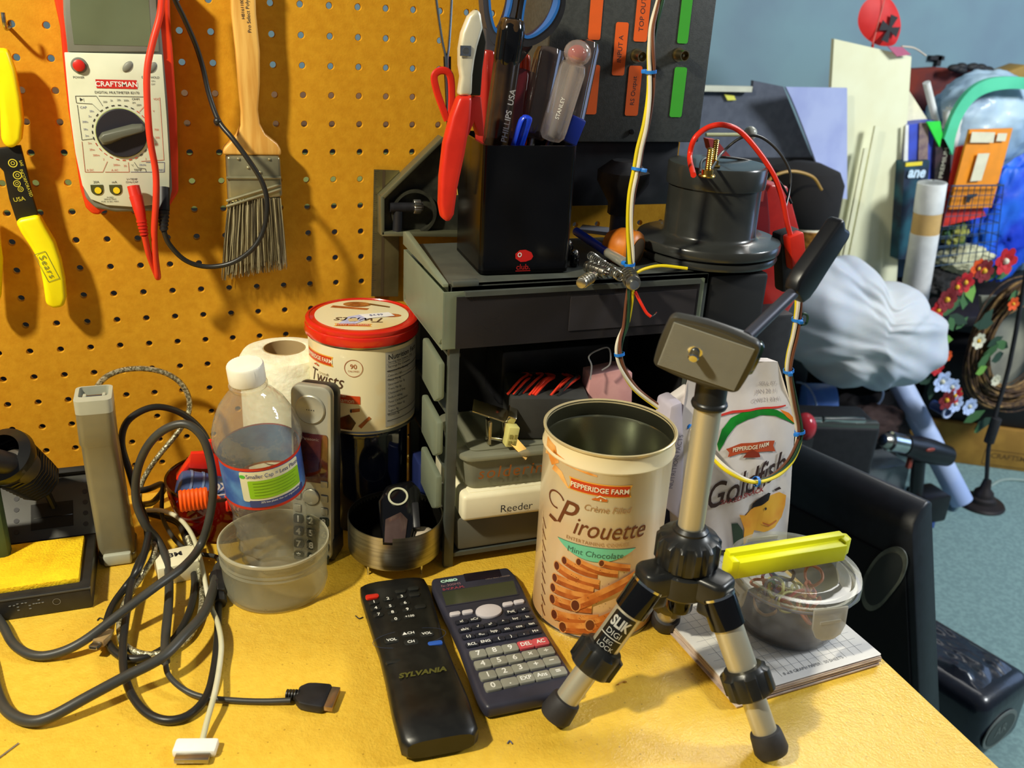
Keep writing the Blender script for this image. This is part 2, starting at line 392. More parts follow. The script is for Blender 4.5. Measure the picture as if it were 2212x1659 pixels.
mt('200', 227, 220, .0021); mt('2k', 241, 217, .0021); mt('20k', 257, 216, .0021); mt('200k', 273, 217, .0021); mt('OHM', 293, 214, .0025); mt('2M', 289, 222, .0021); mt('20M', 300, 227, .0021)
mt('CAP', 180, 232, .0026, INKB)
for s_, px, py in (('20n', 198, 240), ('2u', 194, 251), ('200n', 184, 263), ('20u', 185, 279), ('2m', 188, 293)): mt(s_, px, py, .0022, INKB)
for s_, px, py in (('2m', 194, 309), ('20m', 199, 323), ('200m', 208, 335), ('2', 224, 344), ('200m', 252, 356), ('20', 270, 358), ('A DC', 195, 367), ('A AC', 248, 367), ('V', 332, 240), ('750', 338, 280), ('200', 340, 297), ('20', 338, 312), ('2', 315, 343), ('VDC', 338, 214)): mt(s_, px, py, .0023, INKR)
mt('TEMP', 298, 367, .0026); mt('FREQ', 348, 367, .0024, INKB); mt('20kHz', 308, 356, .0021, INKB); mt('▶|', 177, 215, .003); mt('°C', 286, 357, .002)
mt('FUSED', 238, 426, .0018); mt('200mA MAX', 238, 430, .0018); mt('FOR 10 SEC MAX', 238, 435, .0018)
def ln(pts, m_=INK, w_=.00028):
    P = plist(pts, yF)
    for (x0, z0), (x1, z1) in zip(P[:-1], P[1:]):
        d = V((x1-x0, z1-z0, 0)); L_ = d.length; 
        b.box((L_/2, 0, 0), (L_, w_, .0001), m_, M @ Matrix.Translation((x0, z0, fz)) @ Matrix.Rotation(math.atan2(d.y, d.x), 4, 'Z'))
ln([(163, 207), (208, 207), (222, 229)]); ln([(163, 207), (165, 222), (199, 224), (217, 241)]); ln([(213, 207), (315, 209)]); ln([(167, 226), (177, 302), (203, 299)])
ln([(315, 209), (315, 226), (301, 241)], INKR); ln([(177, 305), (184, 371), (222, 371), (232, 348)], INKR); ln([(227, 371), (279, 371), (277, 350)], INKR); ln([(345, 210), (354, 345), (305, 348)], INKR)
ln([(282, 371), (355, 371), (355, 350), (315, 350)], INKB); ln([(290, 350), (298, 362), (314, 364), (316, 371)])
b.build('face_plate', t, label='white printed face plate')
b = MB(); p = YP(171, 141, yF)
b.lathe([(0, 0), (.0062, 0), (.0058, .0012), (.0047, .0014), (0, .0014)], GRYF, T((p.x, yF-.0008, p.z), (0, -1, 0)), 24)
b.lathe([(0, .0013), (.0045, .0013), (.0045, .0028), (.0036, .0034), (0, .0036)], mat('red_button', (206, 36, 24), .4), T((p.x, yF-.0008, p.z), (0, -1, 0)), 24)
b.build('power_button', t, label='round red power button')
for px, py in ((276, 144), (328, 146)):
    p = YP(px, py, yF); b = MB(); b.sph((0, 0, 0), .0045, GRYF, M @ Matrix.Translation((p.x, p.z, fz-.0008)) @ Matrix.Rotation(math.radians(48), 4, 'Z'), 16, (1.25, .72, .45)); b.build('oval_button', t)
# dial
b = MB(); MD = T((Dx, yF-.0006, Dz), (0, -1, 0))
DK = mat('dial_black', (36, 34, 42), .5); DG = mat('dial_grey', (92, 94, 82), .38)
b.lathe([(0, 0), (.0196, 0), (.0196, .0016), (.0188, .0024), (0, .0016)], DK, MD, 48)
b.ring(ell(.0202, .0202, 48), ell(.0192, .0192, 48), fz, mat('dial_rim', (196, 206, 130), .5), M @ Matrix.Translation((Dx, Dz, 0)))
kn = [(-.0188, -.0012), (-.0150, .0030), (-.004, .0048), (.010, .0066), (.0180, .0058), (.0192, .0024), (.0186, -.0004), (.010, -.0022), (0, -.0042), (-.010, -.0074), (-.0168, -.0080)]
b.prism(kn, .0016, .0095, DG, M @ Matrix.Translation((Dx, Dz, .0366)) @ Matrix.Rotation(math.radians(8), 4, 'Z'), b=.0014, top=[(x*.9, y*.62) for x, y in kn])
b.build('dial_knob', t, label='black rotary dial with a grey grip bar')
for px in (208, 248):
    p = YP(px+2, 408, yF); b = MB()
    pts = [(-.0048, .0036), (.0048, .0036), (.0048, -.0006)]+[(.0048*math.cos(a), -.0008+.0042*math.sin(a)) for a in [-math.pi*k/8 for k in range(1, 8)]]+[(-.0048, -.0006)]
    b.prism(pts, fz, fz+.0003, mat('socket_dark', (70, 70, 30), .6), M @ Matrix.Translation((p.x, p.z, 0)))
    b.lathe([(0, 0), (.0027, 0), (.0027, .0009), (0, .0009)], mat('socket_yellow', (236, 206, 30), .5), T((p.x+.0006, yF-.0012, p.z-.0010), (0, -1, 0)), 20)
    b.build('test_socket', t, label='round jack socket with a yellow centre')
# test leads
t2 = thing('test_lead', (.118, -.05, .25), 'red test lead plugged into the multimeter and draped over its face', 'test lead')
b = MB(); p0, p1, p2 = YP(288, 402, -.045), YP(302, 458, -.053), YP(312, 508, -.056)
b.tube([p0, p0*.6+p1*.4], lambda q: .0052, RED, 12, 0, flat=(1, .8)); b.tube([p0*.6+p1*.4, p1, p1*.5+p2*.5, p2], lambda q: .0056-.0030*q, RED, 12, 4)
for k in range(5):
    c = p1.lerp(p2, .35+k*.14); b.tube([c, c+(p2-p1).normalized()*.0016], .0043-.0002*k, RED, 12, 0)
b.build('plug', t2)
b = MB(); b.tube([p2, YP(322, 550, -.05), YP(338, 592, -.04), YP(341, 596, -.044), YP(336, 555, -.05), YP(333, 500, -.055), YP(337, 430, -.058), YP(336, 370, -.058), YP(324, 300, -.06), YP(318, 220, -.06), YP(318, 150, -.058), YP(330, 90, -.055), YP(346, 30, -.052), YP(352, -40, -.05), YP(360, -100, -.045)], .0027, REDC, 10, 6)
b.build('cord', t2)
t2 = thing('test_lead', (.14, -.05, .25), 'black test lead plugged into the multimeter and looping right across the paintbrush', 'test lead')
b = MB(); p0, p1, p2 = YP(352, 405, -.042), YP(352, 455, -.05), YP(354, 500, -.055)
b.tube([p0, p1], .0056, BLK, 12, 0, flat=(1, .8)); b.tube([p1, p2], lambda q: .0052-.0026*q, BLK, 12, 0)
for k in range(5): c = p1.lerp(p2, .1+k*.18); b.tube([c, c+V((0, 0, -.0015))], .0052-.0004*k, BLK, 12, 0)
b.build('plug', t2)
b = MB(); b.tube([p2, YP(366, 528, -.054), YP(400, 562, -.052), YP(446, 576, -.052), YP(500, 568, -.056), YP(545, 538, -.06), YP(570, 495, -.06), YP(577, 440, -.06), YP(567, 395, -.058), YP(540, 350, -.055), YP(503, 300, -.048), YP(473, 262, -.038), YP(452, 205, -.03), YP(438, 145, -.028), YP(422, 95, -.03), YP(398, 40, -.035), YP(375, -10, -.04), YP(360, -80, -.042)], .0022, BLKC, 10, 6)
c = YP(470, 262, -.038); b.sph(c, .0034, BLKC)
b.build('cord', t2)
# ---------------------------------------------------------------- paintbrush
WD = mat('brush_handle_wood', (226, 178, 92), .4, col2=(206, 150, 66), nscale=22, aniso=(6, 6, .6), coat=.3)
t = thing('paintbrush', YP(545, 600, -.012), 'wide paintbrush with a pale wooden beavertail handle hanging on the pegboard', 'paintbrush')
yb = -.014
hd = plist([(497, -70), (499, 30), (508, 110), (514, 180), (520, 240), (519, 270), (510, 290), (486, 314), (480, 322), (481, 332), (605, 334), (606, 322), (598, 308), (572, 288), (560, 265), (556, 235), (560, 180), (560, 110), (552, 30), (549, -70)], yb)
b = MB(); b.prism(hd, yb*-1-.0075, -yb+.0075, WD, M, b=.0045, seg=3)
c = YP(524, 20, yb-.008); b.text('HB161100', .0036, INK, M @ Matrix.Translation((c.x, c.z, .0218)) @ Matrix.Rotation(math.radians(92), 4, 'Z'))
c = YP(536, 28, yb-.008); b.text('Pro Select Poly/Br', .0042, INK, M @ Matrix.Translation((c.x, c.z, .0218)) @ Matrix.Rotation(math.radians(92), 4, 'Z'))
b.build('handle', t)
b = MB(); fe = plist([(487, 333), (603, 334), (608, 422), (492, 436)], yb)
FER = mat('nickel_ferrule', (168, 162, 128), .3, .55, col2=(120, 116, 92), nscale=18)
b.prism(fe, .005, .0235, FER, M, b=.003, seg=3)
for a, c in ((384, 384), (418, 404), (430, 414)):
    P0, P1 = YP(489, a+16 if a > 400 else a, yb-.01), YP(607, c-6 if c > 400 else c, yb-.01); b.tube([P0, P1], .0013, FER, 6, 0)
for px, py in ((515, 343), (582, 344), (536, 362), (562, 372)): b.sph(YP(px, py, yb-.0095), .0014, FER)
b.build('ferrule', t)
BR = mat('bristles', (120, 110, 78), .6, col2=(70, 62, 44), nscale=9, aniso=(40, 40, 1.5))
BR2 = mat('pale_bristles', (190, 180, 140), .5, col2=(140, 130, 100), nscale=9, aniso=(40, 40, 1.5))
b = MB(); rnd = random.Random(3)
b.prism(plist([(494, 425), (606, 422), (610, 560), (485, 572)], yb), .006, .0225, BR, M, b=.003)
for k in range(420):
    u = rnd.random(); d = rnd.random(); x0 = 494+112*u; x1 = 480+140*u+rnd.uniform(-4, 4); y1 = 602-26*u+rnd.uniform(-12, 6)
    dy = -.004-.02*d
    P0 = YP(x0, 428, dy); P1 = YP((x0+x1)/2+rnd.uniform(-2, 2), 510, dy*1.05); P2 = YP(x1, y1, dy*(1.02+.2*rnd.random()))
    b.tube([P0, P1, P2], lambda q: .00042*(1-.5*q), BR if rnd.random() < .6 else BR2, 4, 2)
b.build('bristle_tuft', t, label='long grey-brown bristles')
hook('peg_hook', YP(522, -40, 0).x, YP(522, -48, 0).z, .026, 'steel pegboard hook carrying the paintbrush above the view')
# ---------------------------------------------------------------- wire stripper
t = thing('wire_stripper', YP(60, 600, -.02), 'wire stripper with bright yellow grips and a black gauge plate hanging at the left', 'wire stripper')
ys = -.02
b = MB(); b.prism(plist([(-60, 120), (-35, 104), (18, 104), (34, 150), (46, 210), (52, 260), (48, 300), (36, 316), (16, 318), (4, 300), (2, 240), (-2, 180), (-60, 170)], ys), .014, .027, YEL, M, b=.005, seg=3)
b.build('grip', t)
b = MB(); b.prism(plist([(34, 476), (46, 470), (84, 462), (100, 490), (118, 520), (132, 560), (140, 600), (144, 640), (138, 660), (116, 664), (100, 655), (94, 610), (84, 560), (66, 530), (46, 500)], ys), .012, .026, YEL, M, b=.0055, seg=3)
c = YP(103, 572, ys); 
b.text('Sears', .0078, mat('grip_print', (120, 130, 60), .6), M @ Matrix.Translation((c.x, c.z, .0266)) @ Matrix.Rotation(math.radians(-72), 4, 'Z'), sp=1.25)
cr = Matrix.Rotation(math.radians(-72), 4, 'Z')
b.ring(rrect(.0262, .0098, .0006, 2), rrect(.0252, .0090, .0005, 2), .0265, mat('grip_print', (120, 130, 60), .6), M @ Matrix.Translation((c.x, c.z, 0)) @ cr)
b.build('grip', t)
b = MB(); JM = mat('stripper_black_oxide', (30, 30, 28), .4, .3, col2=(40, 40, 36))
b.prism(plist([(-20, 322), (44, 314), (58, 370), (70, 425), (82, 464), (36, 478), (20, 430), (8, 370), (-12, 350)], ys), .015, .021, JM, M, b=.0008)
GD = mat('yellow_print', (214, 200, 60), .5)
for px, py, r in ((28, 352, .0035), (38, 378, .0034), (37, 396, .0028), (45, 408, .0022)):
    p = YP(px, py, ys); b.ring(ell(r, r, 20, p.x, p.z), ell(r*.78, r*.78, 20, p.x, p.z), .0212, GD, M)
    b.ring(ell(r*.45, r*.45, 20, p.x, p.z), ell(r*.3, r*.3, 20, p.x, p.z), .0212, GD, M)
c = YP(57, 395, ys); b.text('INCORPORATED', .0034, GD, M @ Matrix.Translation((c.x, c.z, .0212)) @ Matrix.Rotation(math.radians(-78), 4, 'Z'), sx=.9)
c = YP(42, 430, ys); b.text('USA', .0050, GD, M @ Matrix.Translation((c.x, c.z, .0212)) @ Matrix.Rotation(math.radians(8), 4, 'Z'))
c = YP(46, 352, ys); b.text('SAE', .003, GD, M @ Matrix.Translation((c.x, c.z, .0212)) @ Matrix.Rotation(math.radians(-78), 4, 'Z'))
b.build('jaw_plate', t, label='black gauge plate with yellow markings')
# its second handle (left edge of the frame)
b = MB(); b.prism(plist([(-60, 440), (-8, 470), (6, 560), (2, 650), (-40, 670)], ys), .012, .026, YEL, M, b=.005); b.build('grip', t)
# ---------------------------------------------------------------- steel rule + combination square head
t = thing('combination_square', YP(880, 640, -.004), 'combination square, steel rule hanging upright behind a dark cast head', 'combination square')
RU = mat('dull_rule_steel', (142, 132, 90), .42, .8, col2=(122, 112, 74), nscale=30)
b = MB(); q = plist([(808, 366), (863, 368), (860, 640), (802, 640)], -.004)
b.prism(q, .003, .0046, RU, M)
q = plist([(827, 368), (833, 368), (829, 640), (823, 640)], -.006); b.flat(q, .0048, mat('rule_groove', (70, 56, 34), .6), M)
for k in range(64):
    p = YP(808-.09*k, 370+4.2*k, -.004); L_ = .0042 if k % 8 == 0 else (.003 if k % 4 == 0 else .0019)
    b.box((p.x+L_/2, p.z, .0047), (L_, .00025, .0001), INK, M)
b.build('rule', t)
b = MB(); HC = mat('cast_square_head', (52, 52, 44), .5, .4, col2=(70, 70, 58), nscale=60, bump=.2); HE = mat('machined_edge', (132, 132, 104), .4, .7)
hf = plist([(826, 426), (956, 300), (1060, 300), (1060, 506), (826, 504)], -.012)
b.prism(hf, .005, .009, HC, M)
def bar(pts, w_, z0, z1, m_):
    P = plist(pts, -.02)
    for (x0, z0_), (x1, z1_) in zip(P[:-1], P[1:]):
        d = V((x1-x0, z1_-z0_, 0)); b.box((d.length/2, 0, (z0+z1)/2), (d.length, w_, z1-z0), m_, M @ Matrix.Translation((x0, z0_, 0)) @ Matrix.Rotation(math.atan2(d.y, d.x), 4, 'Z'), b=.0008)
bar([(826, 428), (958, 298)], .004, .006, .021, HE); bar([(826, 424), (826, 508)], .004, .006, .021, HE); bar([(824, 505), (1040, 508)], .0045, .006, .021, HE)
pc = YP(893, 458, -.012)
b.ring(ell(.0225, .0225, 40, pc.x, pc.z), ell(.0195, .0195, 40, pc.x, pc.z), .009, HC, M, z1=.016)
b.cyl(YP(842, 448, -.016), YP(893, 448, -.016), .0048, BLK); b.cyl(YP(860, 455, -.016), YP(858, 500, -.016), .0046, BLK)
b.build('head', t)
b = MB(); kn0, kn1 = YP(893, 446, -.018), YP(917, 446, -.018)
b.lathe([(0, 0), (.0062, 0), (.0066, .0006), (.0066, .0066), (.0055, .0072), (.0042, .0072), (.0042, .009), (0, .009)], STL, T(kn0, kn1-kn0), 36, mod=lambda a, z: 1+.05*math.cos(a*18))
b.build('clamp_knob', t, label='small knurled steel knob')
hook('peg_hook', YP(950, 385, 0).x, YP(950, 372, 0).z, .024, 'steel pegboard hook behind the combination square')
hook('peg_hook', YP(250, -60, 0).x, YP(250, -70, 0).z, .02, 'steel pegboard hook behind the multimeter top')
hook('peg_hook', YP(20, 60, 0).x, YP(20, 60, 0).z, .022, 'steel pegboard hook carrying the yellow wire stripper')
# ================================================================== LEFT AND MIDDLE OF THE DESK
def pp(pts):
    """(px, py, 'z'|'y', value) measured points along a cable"""
    return [ZP(a, c, v) if k == 'z' else YP(a, c, v) for a, c, k, v in pts]
# ---------------------------------------------------------------- soldering station base with sponge
SB = mat('station_black', (30, 30, 30), .38, col2=(38, 38, 37), nscale=50); SG = mat('station_grey_plate', (62, 62, 58), .5, col2=(70, 70, 66))
t = thing('soldering_stand', (-.02, -.1, 0), 'black soldering iron stand with a spring holder and sponge tray at the left edge', 'soldering stand')
b = MB()
b.box((-.0200, -.1415, .0105), (.129, .083, .021), SB, b=.0018)
b.box((-.0200, -.1825, .0195), (.129, .002, .0012), SG)
ct = YP(74, 1310, -.1832)
for k, (dx, dz) in enumerate([(-.022, .002), (-.019, .002), (-.0165, .003), (-.0165, 0), (-.0165, -.003), (-.013, .003), (-.0105, .003), (-.008, 0), (-.008, -.003), (-.005, .001), (-.003, .001), (-.001, .004), (-.001, .001), (.0015, .001)]):
    b.box((ct.x+.005+dx, -.1832, .0115+dz), (.0016, .0006, .0006), mat('raised_mark', (120, 120, 116), .3))
b.ring(ell(.0030, .0030, 24, 0, 0), ell(.0026, .0026, 24, 0, 0), .0002, mat('raised_mark', (120, 120, 116), .3), M @ Matrix.Translation((.0185, .0115, .1833)))
b.build('base', t)
b = MB(); RB = basis((-.0845, -.100, .0205), (1, 0, 0), (0, .78, .62))
b.prism([(0, 0), (.130, 0), (.130, .062), (0, .062)], -.004, .001, SG, RB, b=.001)
b.box((.0650, .062, .003), (.130, .006, .008), SB, RB, b=.001)
for k in range(5):
    for xx in (.0655, .121): b.lathe([(0, 0), (.0022, 0), (.0022, .0004), (0, .0004)], INK, RB @ Matrix.Translation((xx, .010+k*.0105, .001)), 12)
b.box((.094, .022, .0008), (.034, .024, .0016), mat('deep_slot', (8, 8, 8), .7), RB); b.box((.095, .0205, .0017), (.031, .0006, .0006), CHR, RB)
b.build('back_plate', t, label='grey slotted rear plate')
b = MB(); SP = mat('yellow_sponge', (250, 212, 24), .95, col2=(236, 186, 12), nscale=90, nmix=(.3, .7), bump=1., bscale=500, sss=.1)
b.box((-.025, -.1415, .0225), (.122, .066, .006), SP, b=.0012); b.build('sponge', t, label='yellow cleaning sponge')
b = MB(); h0, h1 = YP(8, 985, -.115), YP(100, 1050, -.075)
ax = (h1-h0)
b.lathe([(.016, 0), (.0235, .004), (.0245, .010), (.0225, .016), (.0195, .022), (.017, .04), (.0155, .052), (0, .052)], mat('holder_black', (20, 20, 20), .3), T(h0-ax*.1, ax), 36)
hl = []
for k in range(90): a = k*2*math.pi/10; hl.append((math.cos(a)*(.0215-.00004*k), math.sin(a)*(.0215-.00004*k), .018+k*.0005))
b.tube(hl, .0016, mat('dark_spring_steel', (40, 40, 38), .35, .3), 6, 0, M=T(h0-ax*.1, ax))
b.tube([h1-ax*.1, h1+V((.004, -.002, -.03)), V((.0, -.09, .02))], .003, BLK, 8, 4)
b.build('iron_holder', t, label='black coiled funnel holder')
t = thing('soldering_iron', YP(-20, 985, -.125), 'dark grey soldering iron handle resting in the spring holder', 'soldering iron')
b = MB(); i0 = YP(62, 1010, -.112); i1 = YP(-60, 985, -.15)
b.cyl(i0, i0.lerp(i1, .35), .0135, mat('iron_grip', (64, 60, 54), .55), r1=.0125, b=.003); b.cyl(i0.lerp(i1, .33), i1, .009, BLK, r1=.0105)
b.build('handle', t)
b = MB(); GRN = mat('station_green', (70, 92, 62), .5, col2=(60, 80, 54))
b.box((-.046, -.120, .055), (.052, .016, .068), GRN, b=.004); b.build('power_unit', label='green power unit just inside the left edge behind the sponge', cat='power unit')
# ---------------------------------------------------------------- tall grey device stand
t = thing('device_stand', (.06, -.105, 0), 'tall tapering grey device stand with an open socket on top, beside the soldering stand', 'stand')
DS = mat('taupe_grey_plastic', (128, 122, 96), .4, col2=(116, 108, 82), nscale=12, coat=.2); DS2 = mat('light_grey_lip', (176, 178, 160), .4)
b = MB(); sec = []
for z, x0, x1, y0, y1 in ((0.006, .0465, .0755, -.121, -.082), (.03, .0460, .0745, -.121, -.084), (.08, .0450, .0735, -.121, -.087), (.115, .0445, .0725, -.120, -.089), (.118, .0435, .0725, -.1215, -.088), (.146, .0440, .0730, -.1215, -.088)):
    sec.append([(x, y, z) for x, y in rrect(x1-x0, y1-y0, .006, 5, (x0+x1)/2, (y0+y1)/2)])
n = len(sec[0]); vs = [p for s_ in sec for p in s_]; fs = [tuple(range(n-1, -1, -1))]
for i in range(len(sec)-1): fs += [(i*n+j, i*n+(j+1) % n, (i+1)*n+(j+1) % n, (i+1)*n+j) for j in range(n)]
b.add(vs, fs, DS)
b.prism(rrect(.0315, .042, .007, 5, .061, -.1015), 0, .0075, DS, b=.002)
b.build('body', t)
b = MB(); o1 = rrect(.0290, .0335, .005, 5, .0585, -.1048); i1_ = rrect(.0230, .022, .003, 5, .0585, -.1005)
b.ring(o1, i1_, .146, DS2, z1=.158); b.flat(i1_, .1475, mat('socket_pit', (50, 50, 46), .6))
b.build('top_lip', t, label='pale socket frame on top')
b = MB(); b.cyl((.049, -.104, .155), (.068, -.104, .155), .0012, CHR); b.box((.0515, -.104, .152), (.003, .006, .010), DS2, b=.001); b.box((.0665, -.104, .152), (.003, .006, .010), DS2, b=.001)
b.build('contact_pin', t, label='shiny pin across the socket')
b = MB(); b.prism(rrect(.023, .006, .002, 4, .0615, -.1235), .001, .0115, DS2, b=.0015); b.build('foot_button', t, label='pale grey foot button')
# ---------------------------------------------------------------- cables
CG = mat('grey_black_cable', (62, 62, 58), .42, col2=(54, 54, 51))
t = thing('dock_cable', ZP(620, 1514), 'dark grey looping cable ending in a black wide flat plug lying on the desk', 'cable')
b = MB(); b.tube(pp([(-60, 1280, 'z', .005), (-25, 1310, 'z', .005), (5, 1350, 'z', .005), (30, 1392, 'z', .004), (70, 1415, 'z', .004), (120, 1412, 'z', .006), (180, 1385, 'z', .012), (260, 1325, 'z', .022), (340, 1265, 'z', .03), (395, 1225, 'z', .03), (432, 1180, 'y', -.158), (452, 1120, 'y', -.155), (461, 1050, 'y', -.152), (452, 985, 'y', -.148), (434, 940, 'y', -.145), (400, 916, 'y', -.14), (355, 928, 'y', -.135), (318, 965, 'y', -.13), (296, 1020, 'y', -.125), (294, 1080, 'y', -.125), (312, 1130, 'y', -.13), (342, 1170, 'z', .022), (362, 1220, 'z', .016), (365, 1290, 'z', .013), (358, 1370, 'z', .012), (357, 1430, 'z', .010)]), .0036, CG, 10, 6); b.build('cord', t)
b = MB(); b.tube(pp([(357, 1428, 'z', .010), (364, 1458, 'z', .008), (395, 1488, 'z', .006), (440, 1506, 'z', .004), (510, 1513, 'z', .003), (570, 1515, 'z', .003), (628, 1513, 'z', .004)]), .0021, CG, 10, 6); b.build('thin_cord', t)
b = MB(); c0_ = ZP(650, 1512, 0); c1_ = ZP(735, 1522, 0); dr = (c1_-c0_).normalized(); pd = V((-dr.y, dr.x, 0)); MD_ = basis(c0_, dr, pd)
b.prism([(-.003, -.006), (.002, -.011), (.008, -.012), (.0195, -.0125), (.0205, -.0105), (.0205, .0105), (.0195, .0125), (.008, .012), (.002, .011), (-.003, .006)], .0006, .0078, BLK, MD_, b=.002)
for k in range(5): b.tube([c0_+dr*(-.0105+k*.0021)+V((0, 0, .004)), c0_+dr*(-.0094+k*.0021)+V((0, 0, .004))], .0036+.0002*k, BLK, 12, 0)
b.build('plug', t)
b = MB(); b.box((.0235, 0, .0045), (.0065, .0215, .0040), mat('plug_metal', (176, 150, 122), .3, .9), MD_, b=.0006)
for k in range(14): b.box((.0265, -.0085+k*.0013, .0045), (.0008, .0006, .0028), BRS, MD_)
b.build('plug_tip', t, label='flat metal contact tip')
# cable D (thick, lower left) with a ferrite
t = thing('power_cable', ZP(100, 1550), 'thick dark cable sweeping in from the lower left to a small black inline block', 'cable')
b = MB(); b.tube(pp([(-40, 1380, 'z', .004), (-22, 1430, 'z', .004), (-8, 1490, 'z', .004), (15, 1535, 'z', .004), (60, 1557, 'z', .005), (110, 1548, 'z', .008), (190, 1505, 'z', .014), (270, 1462, 'z', .018), (350, 1420, 'z', .022), (400, 1370, 'z', .024), (440, 1325, 'z', .02), (460, 1275, 'z', .014), (470, 1230, 'z', .012), (478, 1215, 'z', .012), (465, 1202, 'z', .008), (440, 1198, 'z', .006), (410, 1192, 'z', .006), (378, 1166, 'z', .008), (352, 1120, 'z', .012), (350, 1075, 'y', -.06), (352, 1045, 'y', -.05)]), lambda q: .0040 if q < .62 else .0040-.0020*min(1, (q-.62)/.08), CG, 10, 6); b.build('cord', t)
b = MB(); b.cyl(ZP(468, 1240, .012), ZP(474, 1305, .006), .0062, BLK, n=8, b=.001); b.cyl(ZP(471, 1262, .011), ZP(472.5, 1285, .009), .0068, BLK, n=8, b=.001); b.build('inline_block', t)
# black loop
t = thing('looped_cable', ZP(330, 1545), 'glossy black cable in one long loop hanging down to the front of the tangle', 'cable')
b = MB(); b.tube(pp([(472, 1305, 'z', .006), (471, 1360, 'z', .006), (465, 1430, 'z', .006), (448, 1500, 'z', .005), (412, 1542, 'z', .004), (365, 1556, 'z', .004), (320, 1542, 'z', .004), (287, 1505, 'z', .005), (268, 1450, 'z', .007), (266, 1390, 'z', .009), (274, 1320, 'z', .012), (283, 1265, 'z', .014), (300, 1215, 'z', .014), (318, 1180, 'z', .012), (316, 1130, 'y', -.095), (298, 1080, 'y', -.09), (280, 1020, 'y', -.085), (263, 960, 'y', -.075), (272, 915, 'y', -.068), (305, 888, 'y', -.06), (345, 879, 'y', -.055), (392, 893, 'y', -.05), (432, 926, 'y', -.05), (452, 965, 'y', -.052), (452, 1010, 'y', -.045)]), .0031, BLKC, 10, 6); b.build('cord', t)
t = thing('looped_cable', ZP(270, 1425), 'black cable curled in the smaller inner ring of the tangle', 'cable')
b = MB(); b.tube(pp([(300, 1060, 'y', -.055), (322, 1056, 'y', -.05), (348, 1046, 'y', -.03), (352, 1060, 'y', -.02), (330, 1085, 'y', -.03), (305, 1092, 'y', -.06), (305, 1105, 'z', .01), (345, 1115, 'z', .006), (385, 1130, 'z', .006), (402, 1165, 'z', .006), (416, 1215, 'z', .006), (420, 1270, 'z', .005), (408, 1325, 'z', .005), (380, 1375, 'z', .004), (340, 1410, 'z', .004), (290, 1424, 'z', .004), (250, 1410, 'z', .004), (228, 1370, 'z', .004), (240, 1315, 'z', .005), (270, 1270, 'z', .008), (296, 1235, 'z', .02), (312, 1195, 'z', .026), (322, 1150, 'y', -.13)]), .0031, BLKC, 10, 6); b.build('cord', t)
# braided silver cable with mini plug
SIL = mat('silver_braid', (206, 204, 176), .28, .6, col2=(130, 126, 100), nscale=420, nmix=(.45, .55), bump=.8, bscale=700)
t = thing('braided_cable', ZP(270, 1400), 'silvery translucent braided cable arching over the device stand to a small clear plug', 'cable')
b = MB(); b.tube(pp([(196, 880, 'y', -.075), (205, 845, 'y', -.06), (228, 815, 'y', -.045), (268, 799, 'y', -.035), (318, 797, 'y', -.03), (362, 808, 'y', -.028), (394, 832, 'y', -.027), (409, 866, 'y', -.027), (404, 902, 'y', -.03), (380, 940, 'y', -.032), (345, 982, 'y', -.035), (316, 1024, 'y', -.035), (302, 1060, 'y', -.04), (304, 1110, 'z', .018), (330, 1165, 'z', .022), (332, 1200, 'z', .02), (306, 1245, 'z', .01), (276, 1290, 'z', .006), (259, 1340, 'z', .005), (264, 1385, 'z', .005), (292, 1408, 'z', .005), (335, 1414, 'z', .005), (378, 1400, 'z', .004), (414, 1368, 'z', .004), (434, 1320, 'z', .004), (436, 1265, 'z', .005), (425, 1215, 'z', .01), (405, 1160, 'z', .02)]), .0026, SIL, 10, 6); b.build('cord', t)
b = MB(); PL = mat('smoky_clear_plug', (190, 160, 110), .2, col2=(170, 136, 88), trans=.3)
m0, m1 = ZP(240, 1365, .006), ZP(200, 1400, .012); d_ = (m1-m0).normalized(); MP = basis(m0, d_, V((0, 0, 1)).cross(d_))
b.prism([(0, -.0025), (.008, -.0045), (.02, -.0045), (.02, .0045), (.008, .0045), (0, .0025)], -.003, .003, PL, MP, b=.001); b.build('plug', t)
b = MB(); b.box((.0235, 0, 0), (.008, .0068, .0032), STL, MP, b=.0005); b.box((.0274, 0, 0), (.0006, .005, .0018), BLK, MP); b.build('plug_tip', t, label='small metal plug tip')
# white dock cable
t = thing('dock_cable', ZP(420, 1640), 'white cable ending in a white wide flat plug near the front of the desk', 'cable')
WC = mat('white_cable', (222, 218, 196), .4, col2=(200, 196, 160), nscale=14)
b = MB(); b.tube(pp([(318, 1102, 'z', .020), (350, 1103, 'z', .024), (385, 1118, 'z', .026), (412, 1150, 'z', .024), (428, 1190, 'z', .018), (440, 1240, 'z', .012), (452, 1300, 'z', .008), (470, 1345, 'z', .012), (478, 1390, 'z', .010), (474, 1440, 'z', .008), (463, 1500, 'z', .012), (448, 1555, 'z', .008), (437, 1600, 'z', .004)]), .0021, WC, 10, 6); b.build('cord', t)
c0_ = ZP(427, 1606, .003); c1_ = ZP(412, 1650, .003); dr = (c1_-c0_).normalized(); pd = V((-dr.y, dr.x, 0)); MD_ = basis(V((c0_.x, c0_.y, 0)), dr, pd)
b = MB(); b.box((.0045, 0, .0038), (.0125, .0285, .0062), mat('bright_white', (246, 246, 238), .35), MD_, b=.0018); b.build('plug', t)
b = MB(); b.box((.0135, 0, .0036), (.0065, .0225, .0036), STL, MD_, b=.0005); b.build('plug_tip', t)
